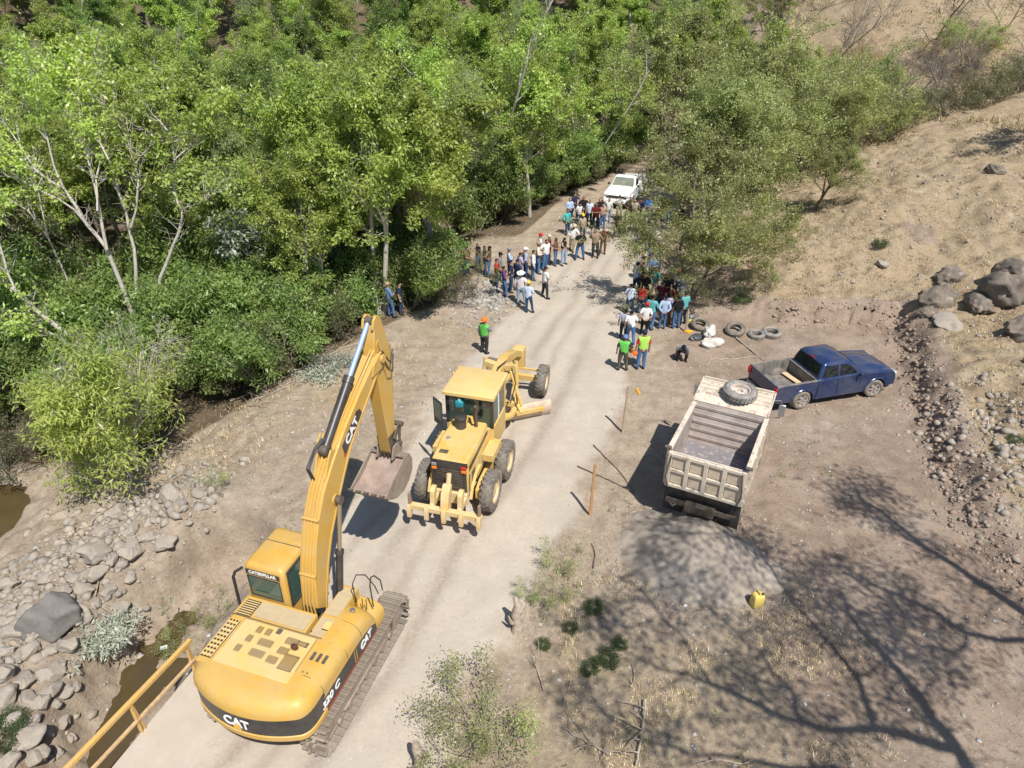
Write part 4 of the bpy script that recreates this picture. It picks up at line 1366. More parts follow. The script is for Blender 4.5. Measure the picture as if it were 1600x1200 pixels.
def lying_tyre(name, loc, r, w, label, group=None, tilt=(0, 0, 0), rim=None, m_=None, cat='tyre'):
    X = bpy.data.objects.new(name, None)
    col.objects.link(X)
    X.location = loc
    X.rotation_euler = tilt
    tag(X, label, cat, group)
    m = MB()
    ri = r * .60
    m.lathe([(ri, .02), (ri + .03, 0), (r * .85, 0), (r * .96, .04), (r, .08), (r, w - .08), (r * .96, w - .04), (r * .85, w), (ri + .03, w), (ri, w - .02), (ri - .01, w / 2), (ri, .02)], axis='Z', n=32)
    m.build('tyre_carcass', m_ or OLDTYRE, X, smooth=35)
    m = MB()
    n = 26
    for k in range(n):
        a = 2 * math.pi * k / n
        for zz in (w * .22, w * .62):
            m.obox((math.cos(a) * (r + .004), math.sin(a) * (r + .004), zz + w * .08), (.03, 2 * math.pi * r / n * .66, w * .24), (0, 0, a))
    t = m.build('tread', m_ or OLDTYRE, X, smooth=0)
    t['kind'] = 'stuff'
    if rim:
        m = MB()
        m.lathe([(ri + .01, w - .03), (ri - .03, w - .04), (ri - .05, w * .45), (ri * .62, w * .40), (ri * .55, w * .62), (ri * .30, w * .62), (ri * .28, w * .35), (.001, w * .35)], axis='Z', n=24)
        m.build('rim', rim, X, smooth=35)
    return X

DT = (5.42, 15.72, 0.0)
DUMP = build_dump(DT, 27.0)
_h = (math.sin(R(27)), math.cos(R(27))); _r = (math.cos(R(27)), -math.sin(R(27)))
tx_, ty_ = DT[0] + _h[0] * 3.22 + _r[0] * .12, DT[1] + _h[1] * 3.22 + _r[1] * .12
lying_tyre('spare_tyre', (tx_, ty_, 2.96), .50, .27, 'spare truck tyre on a cream rim lying on the dump truck canopy', rim=mat('cream_rim', (.62, .56, .48), .6, c2=(.35, .28, .22), scale=5), tilt=(.06, .02, 0), cat='spare tyre')

# ================================================================ PICKUPS
def build_pickup(name, loc, heading, label, paint, dusty, scale=1.0, rack=False, double=True, pitch=0.0):
    X = empty(name, loc, heading, scale)
    X.rotation_euler = (pitch, 0, -R(heading))
    tag(X, label, 'pickup truck')
    P = paint
    # rear axle y=0, front axle y=3.15; length -1.15 .. 4.05 ; half width .92
    yf, yr, hw = 4.02, -1.16, .92
    def sidep(y):
        """half width and hood height along the car"""
        return hw
    # lower body: side profile extruded with cut-outs for wheels
    def wheelcut(cy, r, n=10):
        return [(cy - r * math.cos(math.pi * k / n), .38 + r * math.sin(math.pi * k / n)) for k in range(n + 1)]
    front = [(yf, .45), (yf + .02, .70), (yf - .04, .92), (yf - .16, 1.02), (3.0, 1.10), (2.45, 1.14)]
    cabt = [(-.02, 1.14)]
    bottom = [(.62, .34)] 
    prof = wheelcut(0, .44) + [(.52, .34), (2.62, .34)] + wheelcut(3.15, .44) + [(3.68, .42)] + front
    prof += [(2.3, 1.14), (1.0, 1.12), (.62, 1.12), (.62, 1.08)]
    # split into cab body part and bed side
    cabprof = [(.56, .34), (2.62, .34)] + wheelcut(3.15, .44) + [(3.70, .42)] + front + [(1.0, 1.12), (.56, 1.12)]
    m = MB()
    n = len(cabprof)
    rings = []
    for x, dz in ((-hw, 0), (-hw + .06, .0), (hw - .06, .0), (hw, 0)):
        rings.append([(x, y, z) for y, z in cabprof])
    # tumblehome: narrow slightly at the top and nose
    def shape(x, y, z):
        k = 1 - .04 * max(0, (z - .9)) / .25 - .10 * max(0, (y - 3.3)) ** 2
        return (x * k, y, z + (.035 if (z > .95 and abs(x) < hw - .03) else 0))
    rings = [[shape(*p) for p in rg] for rg in rings]
    m.loft(rings)
    body = m.build('body', P, X, smooth=28, bevel=.02)
    # hood
    m = MB()
    hr = []
    for y, z, w_ in ((2.42, 1.165, .74), (3.0, 1.15, .74), (3.6, 1.09, .70), (3.86, 1.03, .62)):
        hr.append([(-w_, y, z - .02), (-w_ + .06, y, z + .012), (-.30, y, z + .035), (0, y, z + .02), (.30, y, z + .035), (w_ - .06, y, z + .012), (w_, y, z - .02)])
    m.loft(hr, closed=False, cap0=False, cap1=False)
    m.build('hood', P, body, smooth=50)
    # greenhouse
    yb, ymid, ys, yw = (.60, .72, 1.95, 2.52) if double else (1.30, 1.38, 2.0, 2.52)
    gh = [(1.13, yb, yw, .84), (1.30, yb + .04, yw - .17, .81), (1.60, yb + .14, yw - .52, .73), (1.69, yb + .24, yw - .66, .67), (1.725, yb + .42, yw - .86, .55)]
    m = MB()
    m.loft([[(x, y, z) for x, y in rrect(-w_, w_, a, b, .10)] for z, a, b, w_ in gh])
    cab = m.build('cab', P, X, smooth=40)
    G = mat('car_glass', (.012, .016, .018), .04, spec=.8, coat=.5)
    # glazing panes set proud of the shell
    def quad(pts, nm, mm=G, off=(0, 0, 0)):
        q = MB(); q.add([tuple(a + b for a, b in zip(p, off)) for p in pts], [tuple(range(len(pts)))])
        return q.build(nm, mm, cab, smooth=0)
    def gx(z):
        return np.interp(z, [g_[0] for g_ in gh], [g_[3] for g_ in gh])
    def gyf(z):
        return np.interp(z, [g_[0] for g_ in gh], [g_[2] for g_ in gh])
    def gyb(z):
        return np.interp(z, [g_[0] for g_ in gh], [g_[1] for g_ in gh])
    zl, zh = 1.18, 1.61
    ws = mat('windscreen_glass', (.10, .135, .115), .12, spec=.8, c2=(.16, .19, .16), scale=2, dust=DUST, dust_amt=.35)
    quad([(-gx(zl) + .08, gyf(zl) + .006, zl), (gx(zl) - .08, gyf(zl) + .006, zl), (gx(zh) - .08, gyf(zh) + .006, zh + .01), (-gx(zh) + .08, gyf(zh) + .006, zh + .01)], 'windscreen', ws, (0, .004, .008))
    quad([(-gx(zl) + .1, gyb(zl) - .006, zl), (gx(zl) - .1, gyb(zl) - .006, zl), (gx(zh) - .1, gyb(zh) - .006, zh), (-gx(zh) + .1, gyb(zh) - .006, zh)], 'rear_window', G, (0, -.006, .004))
    for sx in (-1, 1):
        def pt(y, z): return (sx * (gx(z) + .008), y, z)
        y0_ = gyb(zl) + .12
        if double:
            quad([pt(y0_, zl), pt(1.40, zl), pt(1.40, zh - .02), pt(y0_ + .12, zh - .02)], 'side_window')
            quad([pt(1.48, zl), pt(2.22, zl), pt(2.16, 1.28), pt(1.86, 1.55), pt(1.72, zh - .02), pt(1.48, zh - .02)], 'side_window')
        else:
            quad([pt(1.5, zl), pt(2.22, zl), pt(2.16, 1.28), pt(1.86, 1.55), pt(1.72, zh - .02), pt(1.5, zh - .02)], 'side_window')
        m = MB()
        for yy in ((.60, 1.44, 2.40) if double else (1.44, 2.40)):
            m.box(min(sx * (hw - .005), sx * (hw + .004)), max(sx * (hw - .005), sx * (hw + .004)), yy - .006, yy + .006, .42, 1.08)
        m.build('door_gap', BLACKP, body, smooth=0)
        m = MB(); m.obox((sx * (hw + .10), 2.26, 1.20), (.17, .10, .14)); m.build('mirror', P if not rack else BLACKP, X, bevel=.03)
        for yy in ((.80, 1.62) if double else (1.62,)):
            m = MB(); m.obox((sx * (hw + .012), yy, .96), (.02, .14, .03)); m.build('door_handle', P, body, bevel=.005)
        m = MB(); m.obox((sx * .70, yf - .06, .90), (.34, .16, .13)); m.build('headlight', mat('lamp_lens', (.55, .57, .58), .1, spec=.8), X, bevel=.03)
        m = MB(); m.obox((sx * (hw - .06), yr - .01, .92), (.13, .09, .28)); m.build('tail_light', mat('red_lens', (.42, .012, .015), .15), X, bevel=.02)
        # wheel arch lips
        for cy in (0, 3.15):
            m = MB()
            m.tube([(sx * (hw - .0), cy - .47 * math.cos(math.pi * k / 12), .38 + .47 * math.sin(math.pi * k / 12)) for k in range(13)], .035, 6)
            m.build('wheel_arch', P, body)
    m = MB(); m.box(-.70, .70, yf - .10, yf + .015, .66, .90); m.build('grille', BLACKP, X, bevel=.02)
    m = MB(); m.box(-.86, .86, yf - .06, yf + .06, .40, .64); m.build('front_bumper', dusty, X, bevel=.05)
    # bed: sides with wheel cut-outs, floor, tailgate
    LIN = mat('bed_liner', (.075, .078, .082), .5, c2=(.16, .155, .15), scale=3, amount=.5, dust=DUST, dust_amt=.5)
    bedp = [(.54, .36)] + wheelcut(0, .44)[::-1] + [(yr + .02, .42), (yr, 1.10), (.54, 1.12)]
    for sx in (-1, 1):
        m = MB(); m.prism(bedp, sx * (hw - .07), sx * hw)
        bs = m.build('bed_side', P, X, bevel=.02)
        m = MB(); m.box(min(sx * (hw - .115), sx * (hw - .072)), max(sx * (hw - .115), sx * (hw - .072)), yr + .06, .54, .60, 1.10); m.build('bed_liner_side', LIN, bs, smooth=0)
        m = MB(); m.box(min(sx * (hw - .10), sx * (hw + .004)), max(sx * (hw - .10), sx * (hw + .004)), yr, .54, 1.115, 1.14); m.build('bed_rail', LIN, bs, bevel=.008)
        m = MB(); m.cyl((sx * .60, 0, .42), (sx * (hw - .12), 0, .42), .42, n=20); m.build('wheel_well', LIN, bs)
        for k in range(4):
            m = MB(); m.box(min(sx * (hw - .135), sx * (hw - .117)), max(sx * (hw - .135), sx * (hw - .117)), yr + .18 + k * .40, yr + .30 + k * .40, .62, 1.08); m.build('liner_rib', LIN, bs, smooth=0)
    m = MB(); m.box(-hw + .08, hw - .08, yr + .05, .54, .56, .62); bf = m.build('bed_floor', LIN, X, smooth=0)
    for k in range(9):
        m = MB(); xx = -.64 + k * .16; m.box(xx - .03, xx + .03, yr + .08, .52, .621, .632); m.build('floor_rib', LIN, bf, smooth=0)
    m = MB(); m.box(-hw + .08, hw - .08, .50, .555, .60, 1.12); m.build('bed_headboard', LIN, X, smooth=0)
    m = MB(); m.box(-hw + .075, hw - .075, yr, yr + .055, .56, 1.10); m.build('tailgate', P, X, bevel=.02)
    m = MB(); m.box(-hw + .1, hw - .1, yr - .10, yr - .01, .40, .54); m.build('rear_bumper', mat('bumper_steel', (.30, .30, .30), .35, .8), X, bevel=.03)
    m = MB(); m.box(-.80, .80, -.9, 3.9, .30, .42); m.build('chassis', BLACKR, X, smooth=0)
    RM = mat('alloy_rim', (.50, .48, .46), .45, .4, dust=(.45, .38, .31), dust_amt=.9)
    for sx in (-1, 1):
        for cy, st_ in ((0, 0), (3.15, .22 if double else 0)):
            w_ = make_tyre(X, sx * (hw - .10), cy, .385, .25, RM, lug=False, steer=-st_, rimr=.62)
            for k in range(6):
                a = k * math.pi / 3
                m = MB(); m.bar((sx * .118, .05 * math.cos(a), .05 * math.sin(a)), (sx * .118, .22 * math.cos(a), .22 * math.sin(a)), .05, .012, up=(1, 0, 0)); m.build('spoke', RM, w_, smooth=0)
    if double:
        m = MB(); m.obox((0, .78, 1.655), (.30, .04, .035)); m.build('brake_lamp', mat('red_lens', (.42, .012, .015), .15), X, bevel=.01)
    if rack:
        m = MB()
        for yy in (1.3, .3, -.9):
            for sx in (-1, 1): m.bar((sx * .78, yy, 1.1), (sx * .76, yy, 1.86), .035, .035)
            m.bar((-.80, yy, 1.88), (.80, yy, 1.88), .035, .035)
        for sx in (-1, 1): m.bar((sx * .76, -.95, 1.93), (sx * .76, 1.7, 1.93), .035, .035)
        m.build('ladder_rack', DARK, X, smooth=0)
    return X

BLUE = mat('blue_car_paint', (.012, .036, .12), .25, .35, coat=.6, dust=(.17, .16, .16), dust_amt=.38)
BLUED = mat('blue_bumper', (.018, .036, .11), .4, .2, dust=(.25, .21, .19), dust_amt=.8)
WHT = mat('white_car_paint', (.80, .80, .78), .3, coat=.5, dust=(.6, .55, .5), dust_amt=.2)
_px = spot(1247, 636)
PKA = 74.5
PK = build_pickup('pickup_truck', (10.52, 23.18, 0.0), PKA, 'dark blue double cab pickup parked by the cut bank', BLUE, BLUED, 1.01)
# plank lying in its bed
m = MB(); m.box(-.62, .62, -.07, .07, 0, .035)
pl = m.build('wooden_plank', mat('pale_board', (.66, .46, .28), .7, c2=(.56, .38, .22), scale=4), None, bevel=.004)
hx, hy = math.sin(R(PKA)), math.cos(R(PKA))
pl.location = (10.52 + hx * .22 * 1.04 + hy * .1, 23.18 + hy * .22 * 1.04, .69)
pl.rotation_euler = (0, 0, -R(PKA) + .12)
pl.scale = (1, 1.6, 1)
tag(pl, 'pale wooden plank lying across the bed of the blue pickup', 'plank')
WPK = build_pickup('pickup_truck', (8.5, 50.6, gz(8.4, 49.6) + .02), 203, 'white pickup with ladder rack facing the crowd under the trees', WHT, WHT, 1.0, rack=True, double=False)
# ================================================================ TREES
def leaf_mat(name, a, b, tr, trf=0.45):
    m = bpy.data.materials.new(name)
    m.use_nodes = True
    N, L = m.node_tree.nodes, m.node_tree.links
    N.remove(N['Principled BSDF'])
    out = N['Material Output']
    at = N.new('ShaderNodeAttribute'); at.attribute_name = 'shade'
    oi = N.new('ShaderNodeObjectInfo')
    mx = N.new('ShaderNodeMix'); mx.data_type = 'RGBA'
    mx.inputs['A'].default_value = (*a, 1); mx.inputs['B'].default_value = (*b, 1)
    L.new(at.outputs['Fac'], mx.inputs['Factor'])
    hs = N.new('ShaderNodeHueSaturation')
    mr = N.new('ShaderNodeMapRange')
    mr.inputs['To Min'].default_value = 0.78; mr.inputs['To Max'].default_value = 1.25
    L.new(oi.outputs['Random'], mr.inputs['Value'])
    L.new(mr.outputs[0], hs.inputs['Value'])
    mr2 = N.new('ShaderNodeMapRange')
    mr2.inputs['To Min'].default_value = 0.482; mr2.inputs['To Max'].default_value = 0.510
    L.new(oi.outputs['Random'], mr2.inputs['Value'])
    L.new(mr2.outputs[0], hs.inputs['Hue'])
    L.new(mx.outputs['Result'], hs.inputs['Color'])
    d = N.new('ShaderNodeBsdfPrincipled'); d.inputs['Roughness'].default_value = 0.42
    d.inputs['Specular IOR Level'].default_value = 0.55
    L.new(hs.outputs[0], d.inputs['Base Color'])
    t = N.new('ShaderNodeBsdfTranslucent')
    mt = N.new('ShaderNodeMix'); mt.data_type = 'RGBA'; mt.blend_type = 'MULTIPLY'
    mt.inputs['Factor'].default_value = 1
    mt.inputs['B'].default_value = (*tr, 1)
    L.new(hs.outputs[0], mt.inputs['A'])
    L.new(mt.outputs['Result'], t.inputs['Color'])
    ms = N.new('ShaderNodeMixShader'); ms.inputs[0].default_value = trf
    L.new(d.outputs[0], ms.inputs[1]); L.new(t.outputs[0], ms.inputs[2])
    L.new(ms.outputs[0], out.inputs['Surface'])
    m.diffuse_color = (*a, 1)
    return m

LEAF_BRIGHT = leaf_mat('bright_leaf', (.14, .22, .045), (.46, .55, .14), (1.4, 1.35, .7))
LEAF_MID = leaf_mat('mid_leaf', (.085, .145, .040), (.32, .40, .12), (1.4, 1.5, .8))
LEAF_GREY = leaf_mat('willow_leaf', (.14, .19, .08), (.42, .50, .24), (1.3, 1.4, .8))
LEAF_LIME = leaf_mat('lime_leaf', (.21, .30, .06), (.50, .58, .17), (1.5, 1.5, .7))
LEAF_SAGE = leaf_mat('sage_leaf', (.10, .12, .055), (.24, .24, .12), (1.2, 1.2, .8))
LEAF_OLIVE = leaf_mat('acacia_leaf', (.15, .20, .065), (.50, .53, .22), (1.3, 1.3, .8))
LEAF_DRY = leaf_mat('dry_leaf', (.36, .22, .06), (.52, .36, .11), (1.1, 1.0, .8))
LEAF_CUT = leaf_mat('wilted_leaf', (.26, .29, .22), (.46, .48, .38), (1.0, 1.0, .9), .25)
LEAF_DARK = leaf_mat('dark_weed_leaf', (.028, .07, .018), (.06, .125, .03), (1.3, 1.4, .8))
BARK_PALE = mat('pale_bark', (.44, .40, .345), .9, c2=(.26, .23, .195), scale=9, amount=.4, bump=.4)
BARK = mat('brown_bark', (.17, .13, .095), .95, c2=(.09, .07, .055), scale=9, amount=.5, bump=.5)
BARK_GREY = mat('grey_bark', (.27, .23, .19), .9, c2=(.14, .115, .09), scale=9, amount=.5, bump=.4)

def grow(seed, H, spread, trunks=1, levels=3, lean=0.15, clear=0.3, nbr=7, up=0.35, wig=0.16, r0=None, tipr=.008, flat=1.0):
    """returns segments [(p0,p1,r0,r1,level)] and leaf anchors [(p,dir,weight)]"""
    rg = random.Random(seed)
    segs, anch = [], []
    def rv():
        return Vector((rg.uniform(-1, 1), rg.uniform(-1, 1), rg.uniform(-1, 1)))
    def br(p, d, Ln, r, lev):
        n = 5 if lev == 0 else (4 if lev == 1 else 3)
        pts = [p.copy()]
        dirs = []
        for i in range(n):
            d = (d + rv() * wig * (1 + .5 * lev) + Vector((0, 0, up * (.35 if lev else .1)))).normalized()
            if lev > 0 and flat != 1.0:
                d.z *= flat; d.normalize()
            q = pts[-1] + d * Ln / n
            ra = r * (1 - .62 * i / n); rb = r * (1 - .62 * (i + 1) / n)
            segs.append((tuple(pts[-1]), tuple(q), ra, rb, lev))
            pts.append(q); dirs.append(d.copy())
        if lev < levels:
            k = nbr if lev == 0 else max(3, int(nbr * (.75 if lev == 1 else .55)))
            for c in range(k):
                t = (clear if lev == 0 else .22) + (1 - (clear if lev == 0 else .22)) * (c + rg.random()) / k
                t = min(t, .99)
                fi = t * n; i = min(int(fi), n - 1)
                pp = pts[i].lerp(pts[i + 1], fi - i)
                dd = dirs[i]
                side = dd.cross(rv()).normalized()
                ang = rg.uniform(.55, 1.05)
                nd = (dd * math.cos(ang) + side * math.sin(ang)).normalized()
                if lev == 0:
                    nl = spread * rg.uniform(.65, 1.1) * (1.15 - .5 * t)
                else:
                    nl = Ln * rg.uniform(.42, .7)
                br(pp, nd, nl, max(r * (1 - .6 * t) * rg.uniform(.45, .62), tipr), lev + 1)
        if lev >= levels - 1:
            for i in range(len(pts) - 1):
                for tt in (.3, .8):
                    anch.append((tuple(pts[i].lerp(pts[i + 1], tt)), tuple(dirs[i]), 1.0))
            anch.append((tuple(pts[-1]), tuple(dirs[-1]), 1.6))
    for t in range(trunks):
        a = 2 * math.pi * (t + rg.random() * .6) / trunks
        ln = lean * (1 if trunks == 1 else 1.6)
        d = Vector((math.cos(a) * ln, math.sin(a) * ln, 1)).normalized()
        b = Vector((math.cos(a), math.sin(a), 0)) * (0 if trunks == 1 else .15)
        br(b, d, H * rg.uniform(.82, 1.0), (r0 or H * .022) * (1 if trunks == 1 else .72), 0)
    return segs, anch

def seg_mesh(name, segs, material, sides=(8, 6, 4, 3), zlift=-.25):
    V, F = [], []
    o = 0
    for lev in range(4):
        S = [s for s in segs if min(s[4], 3) == lev]
        if not S: continue
        n = sides[lev]
        P0 = np.array([s[0] for s in S]); P1 = np.array([s[1] for s in S])
        R0 = np.array([s[2] for s in S]); R1 = np.array([s[3] for s in S])
        if lev == 0:
            P0[:, 2] = np.where(P0[:, 2] < .02, P0[:, 2] + zlift, P0[:, 2])
        D = P1 - P0; D /= np.linalg.norm(D, axis=1, keepdims=True) + 1e-9
        ref = np.where(np.abs(D[:, 2:3]) > .9, np.array([[1., 0, 0]]), np.array([[0., 0, 1]]))
        A = np.cross(D, ref); A /= np.linalg.norm(A, axis=1, keepdims=True)
        B = np.cross(D, A)
        t = 2 * np.pi * np.arange(n) / n
        ring = A[:, None] * np.cos(t)[None, :, None] + B[:, None] * np.sin(t)[None, :, None]
        v0 = P0[:, None] + ring * R0[:, None, None]; v1 = P1[:, None] + ring * R1[:, None, None]
        v = np.concatenate([v0, v1], 1).reshape(-1, 3)
        k = np.arange(n); k2 = (k + 1) % n
        f = np.stack([k, k2, k2 + n, k + n], -1)
        f = (f[None] + (np.arange(len(S)) * 2 * n)[:, None, None]).reshape(-1, 4) + o
        V.append(v); F.append(f); o += len(v)
    return fastmesh(name, np.concatenate(V), np.concatenate(F), material, smooth=True, link=False)

def leaf_mesh(name, anch, material, seed, n_leaves, lsize, lwidth, clump, droop=.35, flatness=.5):
    g = np.random.default_rng(seed)
    P = np.array([a[0] for a in anch]); W = np.array([a[2] for a in anch])
    keep = g.random(len(P)) < .88
    P, W = P[keep], W[keep]
    # bare patches: clumps thin out by a 3-D pattern
    W = W * np.clip(-.75 + 3.2 * vnoise(P[:, 0] * .95 + P[:, 2] * .6, P[:, 1] * .95 - P[:, 2] * .5, seed), .03, 3)
    cnt = np.maximum(0, np.round(W / W.sum() * n_leaves)).astype(int)
    idx = np.repeat(np.arange(len(P)), cnt)
    n = len(idx)
    off = g.normal(0, 1, (n, 3)); off *= (clump * g.random(n) ** .5 / (np.linalg.norm(off, axis=1) + 1e-9))[:, None]
    off[:, 2] *= .65
    C = P[idx] + off
    out = off / (np.linalg.norm(off, axis=1, keepdims=True) + 1e-9)
    D = out * .7 + g.normal(0, .5, (n, 3)); D[:, 2] -= droop
    D /= np.linalg.norm(D, axis=1, keepdims=True)
    Nn = g.normal(0, .45, (n, 3)); Nn[:, 2] += flatness + .35; Nn += out * .45
    S = np.cross(D, Nn); S /= np.linalg.norm(S, axis=1, keepdims=True) + 1e-9
    l = lsize * g.uniform(.65, 1.3, n)[:, None]; w = lwidth * g.uniform(.7, 1.25, n)[:, None]
    v = np.stack([C, C + D * l * .45 + S * w * .5, C + D * l, C + D * l * .45 - S * w * .5], 1).reshape(-1, 3)
    f = np.arange(4 * n).reshape(-1, 4)
    cs = np.clip(.5 + (vnoise(P[:, 0] * 1.3 + P[:, 2], P[:, 1] * 1.3 - P[:, 2], seed + 5) - .5) * 1.3 + g.uniform(-.25, .25, len(P)), 0, 1)
    sh = np.clip(cs[idx] * .55 + g.random(n) * .45, 0, 1)
    return fastmesh(name, v, f, material, attr={'shade': np.repeat(sh, 4)}, link=False)

def tree_kind(key, seed, leafm, bark, n_leaves, ls, lw, clump, droop=.35, flatness=.5, **kw):
    segs, anch = grow(seed, **kw)
    return (seg_mesh('trunk', segs, bark), leaf_mesh('crown', anch, leafm, seed, n_leaves, ls, lw, clump, droop, flatness) if n_leaves else None)

KINDS_ = {
    'broad1': tree_kind('b1', 11, LEAF_BRIGHT, BARK_GREY, 31000, .165, .085, .30, H=8.5, spread=3.7, nbr=9, clear=.30),
    'broad2': tree_kind('b2', 23, LEAF_BRIGHT, BARK_PALE, 24000, .165, .08, .28, H=8.5, spread=3.2, trunks=2, nbr=8, clear=.35),
    'broad3': tree_kind('b3', 37, LEAF_MID, BARK, 31000, .155, .075, .32, H=8.0, spread=3.8, nbr=9, clear=.25),
    'willow': tree_kind('w', 41, LEAF_GREY, BARK_GREY, 21000, .18, .05, .33, H=7.0, spread=3.2, nbr=10, clear=.15, droop=.6),
    'bare': tree_kind('ba', 53, LEAF_BRIGHT, BARK_PALE, 7500, .19, .10, .34, H=10.0, spread=3.0, trunks=3, nbr=8, clear=.35, up=.6, wig=.13, lean=.22, r0=.15),
    'bare2': tree_kind('bb', 59, LEAF_LIME, BARK_PALE, 5200, .18, .095, .32, H=10.0, spread=2.6, trunks=2, nbr=7, clear=.35, up=.6, wig=.14, lean=.30, r0=.16),
    'acacia': tree_kind('a', 67, LEAF_OLIVE, BARK, 27000, .13, .055, .24, H=4.2, spread=3.6, trunks=2, nbr=9, clear=.25, lean=.35, up=.12, flat=.8, r0=.13, droop=.1),
    'acacia2': tree_kind('a2', 71, LEAF_OLIVE, BARK, 24000, .13, .06, .27, H=5.2, spread=3.6, trunks=1, nbr=10, clear=.2, lean=.35, up=.15, r0=.14, droop=.1),
    'lime': tree_kind('l', 83, LEAF_LIME, BARK_PALE, 22000, .21, .05, .34, H=4.6, spread=2.1, trunks=3, nbr=11, clear=.10, lean=.25, droop=.45, r0=.07),
    'thicket': tree_kind('t', 91, LEAF_MID, BARK_GREY, 12000, .17, .065, .34, H=3.0, spread=1.7, trunks=4, nbr=7, clear=.1, levels=2, lean=.45, r0=.05),
    'scrub': tree_kind('s', 97, LEAF_OLIVE, BARK_GREY, 1500, .08, .03, .18, H=1.3, spread=.75, trunks=5, nbr=6, clear=.1, levels=2, lean=.6, r0=.018, tipr=.003),
    'dryscrub': tree_kind('ds', 101, LEAF_DRY, BARK_GREY, 2600, .10, .04, .3, H=3.6, spread=2.2, trunks=3, nbr=8, clear=.2, levels=3, lean=.45, r0=.06, tipr=.006),
    'dull': tree_kind('du', 93, LEAF_SAGE, BARK, 5000, .12, .05, .30, H=2.4, spread=1.7, trunks=4, nbr=7, clear=.1, levels=2, lean=.5, r0=.05),
    'papery': tree_kind('pp', 95, LEAF_CUT, BARK_PALE, 6000, .24, .12, .42, H=4.6, spread=2.2, trunks=3, nbr=6, clear=.3, levels=2, lean=.35, r0=.06, up=.3),
    'leafless': tree_kind('ll', 107, None, BARK_GREY, 0, 0, 0, 0, H=5.0, spread=2.6, trunks=2, nbr=9, clear=.2, levels=3, lean=.4, r0=.08, tipr=.007),
}

def plant(kind, name, loc, label, cat='tree', group=None, scale=1.0, rot=None, sz=None):
    t, c = KINDS_[kind]
    X = bpy.data.objects.new(name, None)
    col.objects.link(X)
    X.location = loc
    X.rotation_euler = (0, 0, random.uniform(0, 6.28) if rot is None else rot)
    X.scale = (scale, scale, scale * (sz or 1))
    tag(X, label, cat, group)
    o = bpy.data.objects.new('trunk', t); col.objects.link(o); o.parent = X
    if c is not None:
        o = bpy.data.objects.new('crown', c); col.objects.link(o); o.parent = X
    return X

WOODG = 'trees of the streamside wood'
# the wood left of the road and beyond
front = ([-70, -30, -22, -18, -15, -11.5, -9, -7, -5.4, -3.4, -1.8, 1.5, 3.5, 6.0, 8.5, 12], [24, 24, 23.5, 25, 25.5, 25.0, 27.0, 29.0, 31, 33.5, 44, 47, 50, 53.5, 57, 62])
W_LAB = {'broad1': ('broadleaf_tree', 'bright green broadleaf tree in the dense wood beyond the road'),
         'broad2': ('broadleaf_tree', 'bright green forked broadleaf tree in the dense wood'),
         'broad3': ('broadleaf_tree', 'darker green spreading tree in the dense wood'),
         'willow': ('willow_tree', 'grey green fine leaved willow in the dense wood'),
         'bare2': ('sparse_tree', 'sparse pale limbed tree rising out of the dense wood')}
tr = random.Random(5)
cells = []
yy = 23.0
while yy < 100:
    st = 4.3 if yy < 60 else 5.6
    xx = -75.0
    while xx < 24:
        x = xx + tr.uniform(-1.5, 1.5); y = yy + tr.uniform(-1.5, 1.5)
        fy = float(np.interp(x, *front))
        ok = y > fy and abs(x) / y < .86 + 8 / y
        ok = ok and (abs(x - float(road_c(y))) > 4.3 or y > 61)
        if -26 < x < -10.5 and y < 33.5: ok = False
        if x > float(road_c(y)) and y < 62: ok = False
        if ok and not (-5.5 < x < 4.5 and 34.5 < y < 43.5): cells.append((x, y))
        xx += st
    yy += st * .82
for (x, y) in cells:
    kind = tr.choices(['broad1', 'broad2', 'broad3', 'willow', 'bare2'], [4.2, 4, 2.6, 2.4, 2.4])[0]
    z = gz(x, y)
    # crowns stay below the drone's sight line over the wood
    top = 14.5 - .02 * y - 3.0 if y < 40 else 12.0
    s = tr.uniform(.82, 1.12)
    hmax = 9.0 if kind.startswith('broad') else 8.5
    s = min(s, (top - z) / hmax) if y < 45 else s * 1.05
    nm, lab = W_LAB[kind]
    col_ = x / y
    where = ('at the far left' if col_ < -.55 else 'left of centre' if col_ < -.28 else 'in the middle' if col_ < -.04 else 'near the road')
    row_ = ('in the front row' if y < float(np.interp(x, *front)) + 4 else 'in the second row' if y < float(np.interp(x, *front)) + 9 else 'midway back' if y < 50 else 'far back' if y < 68 else 'on the rising far slope')
    lab = lab.replace(' in the dense wood beyond the road', '').replace(' in the dense wood', '').replace(' rising out of the dense wood', '').replace('bright green broadleaf', 'bright broadleaf').replace('bright green forked broadleaf', 'forked broadleaf') + ' ' + row_ + ', ' + where
    plant(kind, nm, (x, y, z), lab, group=WOODG + ', ' + kind.rstrip('0123456789') if False else {'broad1': 'bright broadleaf trees of the wood', 'broad2': 'forked broadleaf trees of the wood', 'broad3': 'dark broadleaf trees of the wood', 'willow': 'willows of the wood', 'bare2': 'sparse trees of the wood'}[kind], scale=s)

